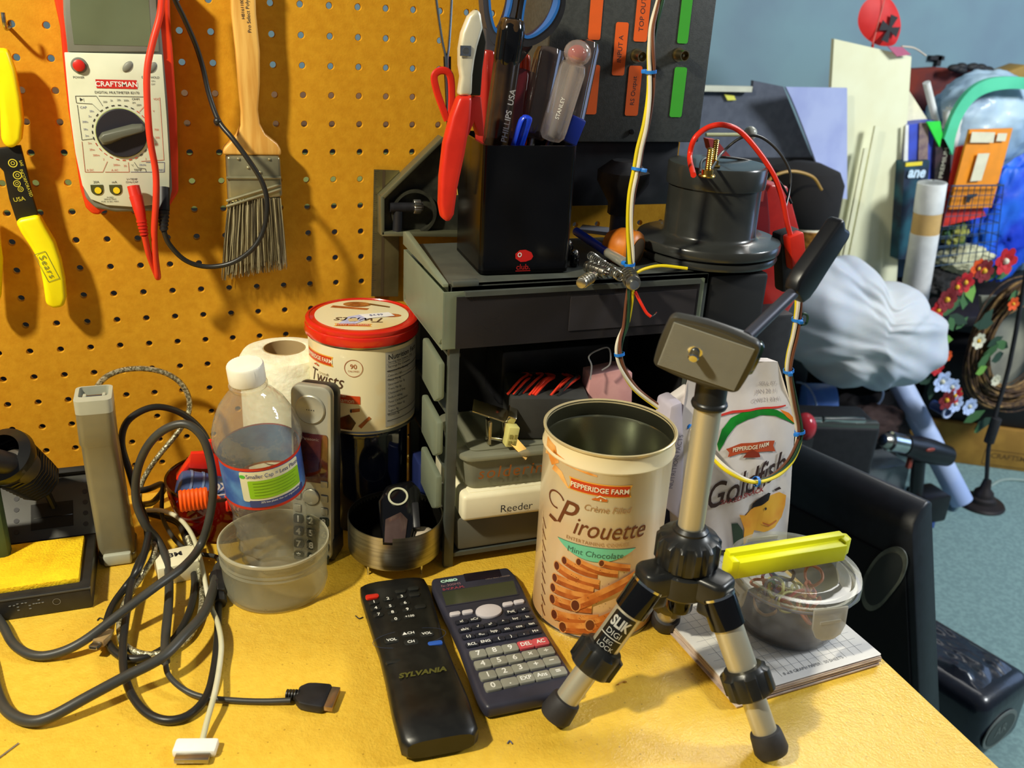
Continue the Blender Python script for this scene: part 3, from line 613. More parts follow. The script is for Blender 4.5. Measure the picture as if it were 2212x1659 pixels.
# white 3M box
b = MB(); c = ZP(385, 1262, 0); MBx = T((c.x, c.y+.016, 0), rz=math.radians(8))
b.box((0, 0, .009), (.034, .028, .018), mat('cream_card', (236, 230, 196), .6), MBx, b=.001); b.text('3M', .009, INK, MBx @ Matrix.Translation((0, .003, .0182)), bold=.0003)
b.build('tape_box', label='small cream cardboard box printed 3M under the cable tangle', cat='box')
b = MB(); b.tube([ZP(-20, 1650, .001), ZP(40, 1605, .001)], .0005, STL, 6, 0); b.build('solder_wire', label='short straight piece of silver wire at the lower left corner of the desk', cat='wire')
for i, (px, py, a, L_) in enumerate(((545, 1385, .3, .006), (1310, 1475, .7, .005), (215, 1342, 1.2, .004), (1350, 1475, .2, .005))):
    pass
# ---------------------------------------------------------------- red glass bowl and contents
BC = V((.152, -.082, 0))
RG = clear('red_glass', (150, 14, 8), .72, .06, 1.)
b = MB(); b.lathe([(0, .003), (.026, .003), (.031, .008), (.042, .034), (.0455, .054), (.047, .0555), (.0475, .054), (.044, .033), (.034, .005), (.028, 0), (0, 0)], RG, T(BC), 56)
b.lathe([(.0455, .0535), (.0475, .0535), (.0475, .0562), (.0455, .0562)], mat('smoky_rim', (58, 26, 16), .15), T(BC), 56)
b.build('glass_bowl', label='dark red glass bowl holding blue and orange bits, behind the water bottle', cat='bowl')
b = MB(); q0, q1 = YP(382, 1052, -.098), YP(520, 1072, -.098)
b.cyl(q0, q1, .0165, mat('steel_blue_plastic', (70, 92, 140), .25, col2=(56, 74, 118)), n=28, b=.006)
for k in range(4): c = q0.lerp(q1, .15+k*.18); b.cyl(c, c+(q1-q0).normalized()*.002, .0172, mat('pale_blue_rib', (120, 142, 180), .3), n=28)
c = YP(474, 1053, -.117); b.text('OX', .010, INKW, M @ Matrix.Translation((c.x, c.z, .1165)), bold=.0004, shear=.1); b.box((c.x+.003, -.1166, c.z-.008), (.012, .0003, .0012), INKW)
b.build('marker_bottle', label='blue ribbed plastic bottle lying in the red bowl', cat='bottle')
b = MB(); OR = mat('orange_cord', (250, 92, 10), .5); rnd = random.Random(5); cc = YP(428, 1078, -.122)
for k in range(7): b.tube([(cc.x-.014+k*.0034, cc.y+.006*math.cos(a), cc.z+.0085*math.sin(a)) for a in [2*math.pi*j/14 for j in range(14)]], .0022, OR, 6, 2, closed=True)
b.tube([cc+V((.008, 0, .006)), cc+V((.014, -.002, .002)), cc+V((.018, -.001, -.004)), cc+V((.012, .0, -.008))], .0022, OR, 6, 4)
b.build('orange_string_bundle', label='bright orange coiled string bundle at the front of the red bowl', cat='string')
b = MB(); RC = mat('clip_red', (226, 40, 22), .35)
def seg(b, pts, y, th, m_):
    P = [YP(a, c, y) for a, c in pts]
    for p0, p1 in zip(P[:-1], P[1:]):
        d = p1-p0; MM = basis(p0, d, (0, 1, 0)); b.box((d.length/2, 0, 0), (d.length+.002, .012, th), m_, MM, b=.0006)
seg(b, [(385, 1030), (418, 985), (460, 980), (474, 985), (478, 1035)], -.085, .0035, RC)
b.prism(plist([(412, 978), (462, 976), (466, 1010), (440, 1012), (408, 1010)], -.09), .086, .092, RC, M, b=.001)
b.prism(plist([(440, 952), (460, 948), (466, 965), (480, 1020), (482, 1036), (468, 1036), (458, 990), (442, 975)], -.094), .092, .096, RC, M, b=.001)
c = YP(452, 959, -.094); b.cyl((c.x, -.0935, c.z), (c.x, -.0985, c.z), .0042, RC); b.cyl((c.x, -.098, c.z), (c.x, -.0988, c.z), .0012, INK, n=10)
b.build('plastic_clip', label='red plastic clip with a round eyelet standing up from the bowl', cat='clip')
b = MB(); c = YP(505, 1078, -.125)
for k in range(5): b.tube([(c.x-.006+k*.003, c.y+.005*math.cos(a)+.0, c.z-.004+.006*math.sin(a)) for a in [2*math.pi*j/12 for j in range(12)]], .0018, RC, 6, 2, closed=True)
b.build('red_string_bundle', label='red coiled string bundle at the right side of the bowl', cat='string')
# ---------------------------------------------------------------- plastic tub with the bottle in it
TC = V((.1905, -.1905, 0))
TUBM = clear('milky_tub_plastic', (216, 214, 190), .34, .18, 1.)
b = MB(); pr = [(0, 0), (.039, 0), (.0425, .002), (.0432, .005), (.0440, .008), (.0432, .010), (.0442, .030), (.0452, .032), (.0442, .034), (.0454, .036), (.0446, .038), (.0458, .041), (.0458, .048), (.0446, .049), (.0436, .046), (.0430, .012), (.040, .0025), (0, .0018)]
b.lathe(pr, TUBM, T(TC), 64)
b.lathe([(.0444, .0485), (.0460, .0485), (.0462, .0475), (.0462, .0465), (.0448, .0465)], clear('milky_rim', (240, 236, 214), .6, .2), T(TC), 64)
b.build('plastic_tub', label='round milky plastic tub standing on the desk with a bottle inside', cat='tub')
P0 = ZP(600, 1198, .004); P1 = YP(528, 783, -.172)
t = thing('water_bottle', P0, 'clear ribbed plastic water bottle with a white cap leaning in the milky tub', 'bottle')
ax = P1-P0; HB = ax.length-.008; MBt = T(P0, ax)
PET = clear('clear_bottle_plastic', (236, 236, 226), .17, .04, 1.35, bump=.35, bscale=110)
s = HB/.205
pr = [(0, .004), (.012, .004), (.018, .0005), (.024, 0), (.029, .006), (.031, .014), (.0285, .020), (.031, .026), (.0285, .034), (.031, .041), (.029, .048), (.031, .055), (.0295, .062), (.031, .070), (.032, .076), (.0325, .080), (.0325, .128), (.0350, .134), (.0352, .140), (.0340, .150), (.031, .160), (.026, .172), (.019, .182), (.0145, .187), (.0135, .190), (.0150, .191), (.0150, .193), (.0130, .194), (.0130, .199)]
b = MB(); b.lathe([(r*1.04, z*s) for r, z in pr], PET, MBt, 56, mod=lambda a, z: 1+((.045 if z < .03 else .022)*math.cos(a*10+z*60) if z < .066*s else 0)); b.build('bottle_body', t)
b = MB(); b.lathe([(.0135, .1945*s), (.0142, .195*s), (.0146, .1965*s), (.0146, .211*s), (.0138, .2125*s), (0, .2125*s)], mat('white_cap', (232, 230, 216), .4, trans=.0), MBt, 72, mod=lambda a, z: 1+.012*math.cos(a*36)); b.build('bottle_cap', t, label='white ridged screw cap')
b = MB(); LB = mat('label_blue', (54, 92, 168), .35, col2=(88, 140, 200), nscale=40); LBD = mat('label_navy', (64, 74, 128), .4); LR = mat('label_red', (206, 56, 34), .4)
RL = .0340*1.0
def lat(z0, z1, m_, off=0., arc=None): b.lathe([(RL+off, z0*s), (RL+off, z1*s)], m_, MBt, 56, arc=arc)
lat(.086, .127, LB); lat(.1255, .1285, LR, .0002); lat(.0835, .0865, LR, .0002)
# facing direction of the label
camdir = MBt.to_3x3().inverted() @ (CAM-P0); th = math.atan2(camdir.y, camdir.x)
def lf(u, v): return MBt @ V(((RL+.0006)*math.cos(th+u/RL), (RL+.0006)*math.sin(th+u/RL), v))
zc = .107*s
b.decal(rrect(.052, .030, .002, 3, .006, zc+.002), mat('label_cream', (226, 224, 190), .5), lf)
b.decal(rrect(.046, .0180, .001, 3, .009, zc-.001), mat('label_green', (146, 200, 32), .5), lambda u, v: lf(u, v)+(CAM-P0).normalized()*.0003)
b.decal(ell(.0026, .0018, 14, -.0178, zc+.012), mat('leaf_green', (84, 190, 60), .5), lambda u, v: lf(u, v)+(CAM-P0).normalized()*.0003)
b.text('Smaller Cap = Less Plastic', .0056, INKB, fn=lambda x, y: lf(x+.0095, y+zc+.0122)+(CAM-P0).normalized()*.0004, cut=.004, sx=.82)
b.decal(rrect(.050, .007, .001, 3, .010, zc-.0155), LBD, lambda u, v: lf(u, v)+(CAM-P0).normalized()*.0001)
for k in range(2): b.text('20% less plastic than our original bottle', .0028, INKW, fn=lambda x, y, k=k: lf(x+.012, y+zc-.0140-.0030*k)+(CAM-P0).normalized()*.0005, cut=.004, sx=.8) if k == 0 else None
for k in range(5): b.decal([(-.010, zc+.0050-.003*k), (.028-.002*(k % 2), zc+.0050-.003*k), (.028-.002*(k % 2), zc+.0054-.003*k), (-.010, zc+.0054-.003*k)], mat('label_green_print', (96, 140, 20), .5), lambda u, v: lf(u, v)+(CAM-P0).normalized()*.0005)
b.build('bottle_label', t, label='blue label with a lime green panel')
# ---------------------------------------------------------------- toilet roll
TP = mat('tissue_paper', (244, 240, 214), .95, col2=(236, 230, 200), nscale=120, bump=1., bscale=160, sss=.15)
b = MB(); RC_ = V((.221, -.052, 0)); hT = .166
t = thing('tissue_roll', RC_, 'upright white tissue roll behind the bottle and beside the round tin', 'tissue roll')
b.lathe([(.0195, hT), (.022, hT+.001), (.038, hT-.003), (.0410, hT-.008), (.0415, .10), (.0415, .075), (.0415, .064), (.0195, .064)], TP, T(RC_), 56, mod=lambda a, z: 1+.012*math.sin(a*3)+.006*math.sin(a*11)); b.build('paper', t)
b = MB(); b.lathe([(.0195, .0642), (.0195, hT+.0005), (.0187, hT+.0005), (.0187, .0642)], mat('cardboard_core', (176, 150, 104), .8), T(RC_), 40); b.build('core', t, label='brown cardboard core')
b = MB(); b.lathe([(0, 0), (.038, 0), (.040, .004), (.039, .060), (.040, .064), (0, .064)], TP, T(RC_), 48, mod=lambda a, z: 1+.01*math.sin(a*4)); b.build('tissue_roll', label='lower white tissue roll carrying the upper one against the pegboard', cat='tissue roll')
# ================================================================== TINS, PHONE, TRAY, REMOTE, CALCULATOR
TH0 = math.radians(-117.7)
def arcpts(cx, cy, r, a0, a1, n=10): return [(cx+r*math.cos(math.radians(a0+(a1-a0)*k/n)), cy+r*math.sin(math.radians(a0+(a1-a0)*k/n))) for k in range(n+1)]
BAN = mat('banner_orange_red', (206, 66, 24), .4); BANY = mat('banner_yellow_edge', (236, 170, 60), .4); CREAMI = mat('cream_ink', (244, 232, 200), .5)
def banner(b, fn, fn2, fn3, u, v, w, h, txt, size, sx=1., curve=0.):
    g = .0009
    def bend(f): return lambda x, y: f(x, y+curve*((x-u)**2))
    o_ = [(u-w/2-g*2, v-h/2-g), (u+w/2+g*2, v-h/2-g), (u+w/2, v), (u+w/2+g*2, v+h/2+g), (u-w/2-g*2, v+h/2+g), (u-w/2, v)]
    i_ = [(u-w/2, v-h/2), (u+w/2, v-h/2), (u+w/2-g*1.4, v), (u+w/2, v+h/2), (u-w/2, v+h/2), (u-w/2+g*1.4, v)]
    b.decal(o_, BANY, bend(fn)); b.decal(i_, BAN, bend(fn2)); b.text(txt, size, CREAMI, fn=lambda x, y: bend(fn3)(x+u, y+v), cut=.004, sx=sx, bold=size*.015)
def house(b, fn, fn2, u, v, s, m1=None):
    m1 = m1 or mat('house_rust', (196, 84, 30), .5)
    b.decal([(u-s*1.5, v-s*.35), (u+s*1.4, v-s*.4), (u+s*1.5, v+s*.15), (u+s*.6, v+s*.2), (u, v+s*.85), (u-s*.7, v+s*.25), (u-s*1.5, v-s*.2)], m1, fn)
    b.decal([(u-s*.7, v+s*.28), (u, v+s*.88), (u+s*1.2, v+s*.3), (u+s*1.2, v+s*.16), (u+.1*s, v+s*.6), (u-s*.5, v+s*.2)], CREAMI, fn2)
    b.decal([(u+s*.1, v-s*.35), (u+s*.35, v-s*.35), (u+s*.35, v+s*.05), (u+s*.1, v+s*.05)], CREAMI, fn2)
# ---------------------------------------------------------------- dark canister under the red-lid tin
CC = V((.288, -.087, 0))
b = MB(); NAV = mat('dark_navy_gloss', (14, 18, 34), .1, col2=(20, 26, 46), nscale=30, coat=.5)
b.lathe([(0, 0), (.041, 0), (.042, .002), (.042, .100), (.0435, .101), (.0435, .106), (.042, .108), (0, .108)], NAV, T(CC), 56)
b.build('canister', label='glossy dark navy canister standing under the red-lidded tin', cat='canister')
t = thing('cookie_tin', CC+V((0, 0, .108)), 'round cream cookie tin with a bright red rim lid, on top of the dark canister', 'tin')
R2 = .049; z0 = .108
CRM = mat('tin_cream_print', (232, 222, 184), .3, col2=(228, 190, 110), nscale=16, nmix=(.52, .78), coat=.3)
b = MB(); b.lathe([(0, z0), (R2-.001, z0), (R2+.0008, z0+.0005), (R2+.0008, z0+.002), (R2, z0+.003)], STL, T((CC.x, CC.y, 0)), 64)
b.lathe([(R2, z0+.003), (R2, z0+.082)], CRM, T((CC.x, CC.y, 0)), 64); b.lathe([(R2, z0+.082), (R2+.0006, z0+.0830), (R2+.0006, z0+.0850)], STL, T((CC.x, CC.y, 0)), 64)
f1, f2, f3, f4 = [wrap(CC, R2, TH0, 0, o_) for o_ in (.0002, .0004, .0006, .0008)]
BRN = mat('brown_script_ink', (88, 60, 40), .5); RUST = mat('rust_ink', (176, 92, 40), .5); CIN = mat('cinnamon_brown', (150, 74, 28), .5, col2=(186, 104, 44), nscale=120); PLG = mat('panel_grey', (186, 184, 176), .5)
banner(b, f1, f2, f3, -.032, .1765, .036, .0078, 'PEPPERIDGE FARM', .0052, .9)
house(b, f3, f4, -.033, .1695, .0026)
b.text('creme', .005, mat('pale_ink', (206, 190, 150), .5), fn=lambda x, y: f2(x-.024, y+.163), cut=.004, shear=.3)
b.text('Twists', .0185, BRN, fn=lambda x, y: f2(x-.0235, y+.158), cut=.004, shear=.35, sx=.82)
b.decal([(-.0195, .1475), (.0120, .1463), (.0120, .1385), (-.0195, .1395)], BAN, f2)
b.text('cinnamon', .0062, CREAMI, fn=lambda x, y: f3(x-.0035, y+.1415), cut=.004, sx=.85); b.text('SWEET', .0024, CREAMI, fn=lambda x, y: f3(x-.004, y+.1456), cut=.004)
for r_ in (.0082,):
    for a in range(40):
        a0, a1 = 2*math.pi*a/40, 2*math.pi*(a+1)/40; q = [(.0065+r*math.cos(x), .1730+r*math.sin(x)) for r, x in ((r_, a0), (r_, a1), (r_-.0005, a1), (r_-.0005, a0))]; b.decal(q, RUST, f2)
b.text('90', .0062, RUST, fn=lambda x, y: f2(x+.0065, y+.1745), cut=.004); b.text('CALORIES', .0022, RUST, fn=lambda x, y: f2(x+.0065, y+.1702), cut=.004)
b.decal([(.0035, .1335), (.0115, .1345), (.0115, .1315), (.0035, .1300)], CIN, f2); b.decal(ell(.0009, .0018, 12, .0037, .1317), INK, f3)
b.decal([(.0100, .1170), (.0195, .1265), (.0215, .1245), (.0125, .1145)], CIN, f2); b.decal([(-.010, .122), (.002, .128), (.008, .120), (.004, .1125), (-.010, .113)], mat('dark_chocolate', (60, 26, 12), .4, col2=(110, 54, 20), nscale=80), f2)
b.decal([(.0350, .186), (.085, .186), (.085, .1135), (.0350, .1135)], PLG, f1)
b.text('Nutrition Facts', .0068, INK, fn=lambda x, y: f2(x+.0375, y+.181), cut=.004, ax='LEFT', bold=.0001)
for k, (v, h) in enumerate(((.1745, .0002), (.1685, .0008), (.1630, .0002), (.1600, .0005), (.1265, .0005), (.1195, .0006))): b.decal([(.0365, v), (.083, v), (.083, v-h), (.0365, v-h)], INK, f2)
for k, s_ in enumerate(('Serving Size 5 pieces (30g)', 'Servings Per Container', 'Amount Per Serving', 'Calories 140', 'Total Fat 6g', 'Saturated Fat 3g', 'Trans Fat 0g', 'Cholesterol 5mg', 'Sodium 60mg', 'Total Carbohydrate', 'Dietary Fiber 1g', 'Sugars 9g', 'Protein 2g')):
    b.text(s_, .0030, INK, fn=lambda x, y, k=k: f2(x+.0375, y+.1765-.0043*k), cut=.005, ax='LEFT')
b.build('tin_body', t)
b = MB(); zt = z0+.085
LR_ = mat('lid_red', (214, 34, 18), .25, coat=.5)
b.lathe([(.0490, zt-.0005), (.0515, zt), (.0522, zt+.002), (.0515, zt+.008), (.0508, zt+.0086), (.0512, zt+.0095), (.0508, zt+.0125), (.0490, zt+.0140), (.0475, zt+.0140), (.0470, zt+.0132), (0, zt+.0132)], LR_, T((CC.x, CC.y, 0)), 72)
TOPZ = zt+.0134; LM = T((CC.x, CC.y, TOPZ), rz=math.radians(-14))
b.prism(ell(.0425, .0425, 64), 0, .0003, CRM, LM)
tf = lambda z: (lambda u, v: LM @ V((u, v, z)))
t1, t2_, t3 = tf(.0004), tf(.0006), tf(.0008)
# upside-down front print as seen from the camera
up = lambda f: (lambda u, v: f(-u, -v))
banner(b, t1, t2_, t3, -.006, -.0300, .030, .0052, '', .001)
b.text('PEPPERIDGE FARM', .0040, CREAMI, fn=up(lambda u, v: t3(u-.006, v-.0300)), sx=.9)
b.text('Twists', .0175, BRN, fn=up(lambda u, v: t2_(u+.0005, v-.0155)), shear=.35, sx=1.0)
b.decal([(-.030, .018), (.004, .012), (.006, .017), (-.028, .024)], CIN, t1, .01); b.decal(ell(.013, .0075, 20, -.006, .028), mat('spoon_wood', (176, 112, 48), .5, col2=(140, 76, 26), nscale=100), t2_, .01)
b.decal([(.004, .028), (.024, .020), (.025, .0225), (.006, .031)], mat('spoon_handle', (120, 80, 30), .5), t3, .01); b.decal(ell(.010, .005, 16, .026, -.002), CIN, t1, .01)
b.decal([(-.003, -.002), (.024, .006), (.030, -.004), (.005, -.013)], mat('sticker_white', (240, 240, 244), .4), t3, .01)
b.decal([(-.019, -.0275), (-.012, -.008), (-.001, -.001), (.006, -.013), (-.004, -.027)], mat('sticker_lilac', (176, 180, 222), .4, col2=(196, 198, 232), nscale=200), t2_, .01)
b.decal([(-.012, -.015), (-.004, -.012), (-.002, -.020), (-.010, -.022)], mat('sticker_tan', (206, 184, 140), .5), t3, .01)
b.text('$4.99', .0055, INKB, fn=lambda x, y: tf(.0010)(x+.013-.26*y, y-.003+.26*x))
b.build('lid', t, label='bright red rimmed lid with a printed top')
# ---------------------------------------------------------------- tall open cookie tin
PCn = V((.447, -.289, 0)); RP = .0520; HP = .171
t = thing('cookie_tin', PCn, 'tall open cookie tin with cream and orange rolled wafer label, right of the calculator', 'tin')
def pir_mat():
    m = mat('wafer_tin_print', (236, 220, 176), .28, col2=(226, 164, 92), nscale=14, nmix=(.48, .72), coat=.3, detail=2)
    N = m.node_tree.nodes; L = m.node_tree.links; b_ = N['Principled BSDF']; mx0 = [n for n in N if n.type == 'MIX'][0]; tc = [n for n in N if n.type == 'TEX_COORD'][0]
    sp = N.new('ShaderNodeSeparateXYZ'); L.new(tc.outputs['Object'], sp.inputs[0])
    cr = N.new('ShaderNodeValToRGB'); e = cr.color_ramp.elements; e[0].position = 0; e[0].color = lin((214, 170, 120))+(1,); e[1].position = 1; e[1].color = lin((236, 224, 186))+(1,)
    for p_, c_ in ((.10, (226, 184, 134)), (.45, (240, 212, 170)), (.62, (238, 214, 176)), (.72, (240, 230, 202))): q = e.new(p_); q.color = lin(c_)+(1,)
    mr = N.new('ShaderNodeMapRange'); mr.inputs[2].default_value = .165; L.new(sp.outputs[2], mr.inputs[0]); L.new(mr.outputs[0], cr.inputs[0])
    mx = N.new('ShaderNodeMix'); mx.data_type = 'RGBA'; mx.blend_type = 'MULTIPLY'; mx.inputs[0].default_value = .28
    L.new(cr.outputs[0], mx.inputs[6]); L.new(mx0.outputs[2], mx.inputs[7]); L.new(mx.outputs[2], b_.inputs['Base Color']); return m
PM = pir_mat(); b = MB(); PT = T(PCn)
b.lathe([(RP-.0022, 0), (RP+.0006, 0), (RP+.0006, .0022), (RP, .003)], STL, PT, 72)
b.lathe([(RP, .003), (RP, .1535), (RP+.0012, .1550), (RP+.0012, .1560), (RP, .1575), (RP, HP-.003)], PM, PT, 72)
b.lathe([(RP, HP-.003), (RP+.0012, HP-.0022), (RP+.0014, HP-.0005), (RP+.0004, HP), (RP-.0010, HP-.0008), (RP-.0014, HP-.003)], mat('tin_rim_cream', (214, 196, 150), .25, .3), PT, 72)
TI = mat('tin_inside_metal', (150, 150, 126), .22, .9, col2=(118, 118, 98), nscale=6)
b.lathe([(RP-.0012, HP-.001), (RP-.0012, .1580), (RP-.0002, .1560), (RP-.0012, .1540), (RP-.0012, .002), (0, .002)], TI, PT, 72)
b.lathe([(0, .0005), (RP-.002, .0005)], STL, PT, 40)
g1, g2, g3, g4 = [wrap(PCn, RP, TH0, 0, o_) for o_ in (.00025, .0005, .00075, .001)]
# ribbon and chocolate swirl at the upper left, net bag seam at the left
b.decal([(-.060, .166), (-.046, .164), (-.040, .152), (-.049, .146), (-.056, .152), (-.062, .150)], mat('ribbon_orange', (222, 140, 56), .4, col2=(240, 186, 110), nscale=60), g1)
b.decal([(-.050, .160), (-.026, .156), (-.006, .1525), (-.006, .1510), (-.030, .1535), (-.048, .154)], mat('ribbon_orange', (222, 140, 56), .4), g1)
b.decal([(-.045, .149), (-.036, .146), (-.028, .1355), (-.029, .1345), (-.040, .142), (-.048, .143)], mat('ribbon_orange', (222, 140, 56), .4), g1)
banner(b, g1, g2, g3, -.0035, .1402, .047, .0088, 'Pepperidge Farm', .0001, 1.)
b.text('PEPPERIDGE FARM', .0059, CREAMI, fn=lambda x, y: g4(x-.0035, y+.1402), cut=.004, sx=.95, bold=.00012)
house(b, g3, g4, -.0025, .1328, .0040, mat('house_orange', (206, 104, 30), .5))
CHO = mat('chocolate_ink', (112, 58, 28), .45); TAN_ = mat('tan_ink', (176, 134, 86), .5)
# script title: large swash P then the rest
b.text('P', .0330, CHO, fn=lambda x, y: g2(x-.0310, y+.1120), cut=.004, shear=.40, sx=.90)
sw = [(-.0400+.0085*math.cos(math.radians(a))*1.0, .1200+.0070*math.sin(math.radians(a))) for a in range(20, 300, 14)]
for (x0, y0), (x1, y1) in zip(sw[:-1], sw[1:]):
    d = math.hypot(x1-x0, y1-y0); nx, ny = -(y1-y0)/d*.0007, (x1-x0)/d*.0007; b.decal([(x0-nx, y0-ny), (x1-nx, y1-ny), (x1+nx, y1+ny), (x0+nx, y0+ny)], CHO, g2)
b.decal([(-.0470, .1015), (-.0400, .1000), (-.0360, .1020), (-.0395, .1035), (-.0455, .1045)], CHO, g2)
b.text('irouette', .0225, CHO, fn=lambda x, y: g2(x+.0075, y+.1045), cut=.004, shear=.32, sx=.80)
b.text('Crème Filled', .0078, TAN_, fn=lambda x, y: g2(x+.0040, y+.1235), cut=.004, shear=.25, sx=.9)
b.text('ENTERTAINING COOKIES', .0044, TAN_, fn=lambda x, y: g2(x-.0010, y+.0925), cut=.004, sp=1.1, sx=.93)
MINT = mat('mint_green_print', (118, 206, 164), .4); ov = [(-.0345+.0650*k/20, .0880+.0012*math.sin(math.pi*k/20)) for k in range(21)]+[(.0305-.0650*k/20, .0880-.0115*math.sin(math.pi*k/20)**.8) for k in range(1, 20)]
b.decal([( -.002+(x+.002)*1.02, .084+(y-.084)*1.07) for x, y in ov], mat('mint_outline', (70, 110, 80), .5), g1); b.decal(ov, MINT, g2)
b.text('Mint Chocolate', .0072, mat('mint_text', (70, 120, 96), .5), fn=lambda x, y: g3(x-.002, y+.0828), cut=.004, shear=.1)
# rolled wafers
WF1 = mat('wafer_light', (232, 154, 74), .5, col2=(206, 116, 44), nscale=95, nmix=(.45, .65)); WF2 = mat('wafer_dark_end', (104, 48, 24), .5); WFR = mat('wafer_rim', (226, 156, 84), .5); WFS = mat('wafer_shadow_brown', (168, 82, 28), .5, col2=(196, 104, 40), nscale=90)
def roll(u0, v0, u1, v1, r, sag, k, end=True):
    f_a = wrap(PCn, RP, TH0, 0, .0003+.00012*k); f_b = wrap(PCn, RP, TH0, 0, .0003+.00012*k+.00006); f_c = wrap(PCn, RP, TH0, 0, .0003+.00012*k+.0001)
    up_, lo = [], []; N_ = 10
    for i in range(N_+1):
        q = i/N_; u = u0+(u1-u0)*q; v = v0+(v1-v0)*q-sag*math.sin(math.pi*q); up_.append((u, v+r*.95)); lo.append((u, v-r*.95))
    b.decal(up_+lo[::-1], WF1, f_a); b.decal([(u, v+r*.9) for u, v in lo]+lo[::-1], WFS, f_b)
    if end: b.decal(ell(r*.72, r, 16, u0, v0), WFR, f_b); b.decal(ell(r*.55, r*.82, 16, u0, v0), WF2, f_c)
rr_ = .0048
rolls = [(-.0265, .0700, .002, .0650, .0040, .001), (-.0140, .0735, .018, .0660, .0036, .001), (.0040, .0760, .028, .0700, .0034, 0), (-.0330, .0620, .004, .0560, .0046, .001), (-.0340, .0500, .000, .0490, .0044, -.001), (-.0350, .0400, .004, .0430, .0046, 0), (-.0345, .0290, .000, .0330, .0050, 0), (.0330, .0640, -.0120, .0310, .0001, 0), (.0300, .0660, -.0120, .0400, .0001, 0), (-.0310, .0160, .006, .0230, .0052, 0), (-.0220, .0080, .014, .0180, .0056, 0), (-.0130, .0330, .0330, .0620, .0060, -.002), (.0000, .0170, .0300, .0330, .0062, 0), (-.0240, -.0010+.006, .012, .0120, .0001, 0), (-.0205, .0060, -.019, .0061, .0001, 0)]
for k, (a_, c_, d_, e_, r_, s_) in enumerate(rolls):
    if r_ > .001: roll(a_, c_, d_, e_, r_, s_, k)
roll(-.0200, -.0012+.0085, .0140, .0100, .0001, 0, 15, False)
rnd = random.Random(9)
for k in range(70):
    u, v = rnd.uniform(-.032, .028), rnd.uniform(.012, .072); f_ = wrap(PCn, RP, TH0, 0, .0024); b.decal(ell(rnd.uniform(.0002, .0007), rnd.uniform(.0002, .0004), 6, u, v), WF2, f_)
b.decal([(-.058+.012*k/10, .100-.10*k/10) for k in range(11)]+[(-.0445-.0125*k/10, .000+.10*k/10) for k in range(11)], mat('net_bag_cream', (226, 200, 150), .5, col2=(150, 90, 40), nscale=150), g1)
for k in range(9): b.decal([(-.0560+.001*k, .095-.01*k), (-.0500+.001*k, .088-.01*k), (-.0505+.001*k, .087-.01*k), (-.0565+.001*k, .094-.01*k)], CHO, g2)
b.build('tin_body', t)
# ---------------------------------------------------------------- cordless phone
t = thing('cordless_phone', (.222, -.150, 0), 'silver cordless phone handset standing upright in a black cradle behind the water bottle', 'phone')
a = math.radians(30); PX = V((math.cos(a), -math.sin(a), 0)); PO = ZP(716, 1217, .002); PM_ = basis(PO, PX, V((.03, .06, 1)))
SLV = mat('silver_plastic', (176, 174, 158), .32, .35, col2=(168, 166, 150)); wP, hP = .0370, .168
def pbox(b, pl, z0_, z1_, m_, bv=0.): b.prism(pl, z0_, z1_, m_, PM_, b=bv)
b = MB(); pbox(b, rrect(wP, hP, .009, 6, -wP/2, hP/2), -.009, 0, SLV, .0025); b.build('front_shell', t)
b = MB(); pbox(b, rrect(wP+.001, hP-.003, .009, 6, -wP/2, hP/2-.001), -.026, -.0085, BLK, .005)
b.prism(rrect(wP+.004, .026, .004, 4, -wP/2, .016), 0, .022, BLK, basis(PO, PX, V((-PX.y, PX.x, 0))), b=.003)
b.build('cradle', t, label='black back shell and cradle')
b = MB(); b.lathe([(0, .0002), (.007, -.0004), (.0122, .0012), (.0132, .0006), (.0135, 0)], SLV, PM_ @ Matrix.Translation((-wP/2, hP-.0215, .0006)), 32)
for k in range(4): b.lathe([(0, .0006), (.0005, .0006)], INK, PM_ @ Matrix.Translation((-wP/2-.003+.002*k, hP-.022, .0003)), 8)
b.build('earpiece', t)
b = MB(); SC = mat('screen_reflection_brown', (70, 26, 20), .05, col2=(96, 44, 28), nscale=60, coat=1.); pbox(b, rrect(.031, .046, .0025, 3, -wP/2, hP-.0665), 0, .0010, SC)  # red-brown reflection painted into the screen colour
b.text('Panasonic', .0040, mat('faint_print', (150, 130, 120), .5), PM_ @ Matrix.Translation((-wP/2, hP-.0485, .0012))); b.build('screen', t, label='dark screen with a red-brown reflection put into its colour')
b = MB(); b.lathe([(0, .002), (.0066, .002), (.0076, .0012), (.0078, 0)], SLV, PM_ @ Matrix.Translation((-wP/2, .0640, .0002)), 28); b.ring(ell(.0081, .0081, 28), ell(.0077, .0077, 28), .0008, INK, PM_ @ Matrix.Translation((-wP/2, .0640, .0002))); b.build('navigation_button', t)
for i, xx in enumerate((-.0310, -.0062)):
    for zz in (.0780, .0640, .0515):
        b = MB(); b.box((0, 0, .0008), (.0062, .0065, .0018), SLV, PM_ @ Matrix.Translation((xx, zz, 0)), b=.0006); b.ring(rrect(.0068, .0071, .001, 2), rrect(.0062, .0065, .001, 2), .0003, INK, PM_ @ Matrix.Translation((xx, zz, 0))); b.build('soft_button', t)
KG = mat('key_dark_green_grey', (38, 46, 38), .35)
for r_ in range(4):
    for c_ in range(3):
        b = MB(); MM = PM_ @ Matrix.Translation((-.0305+.0120*c_, .0410-.0125*r_, 0)); b.prism(rrect(.0092, .0090, .0022, 4), 0, .0016, KG, MM, b=.0005)
        b.text('123456789*0#'[r_*3+c_], .0085, INKW, MM @ Matrix.Translation((0, 0, .0018)), bold=.0003); b.build('number_key', t)
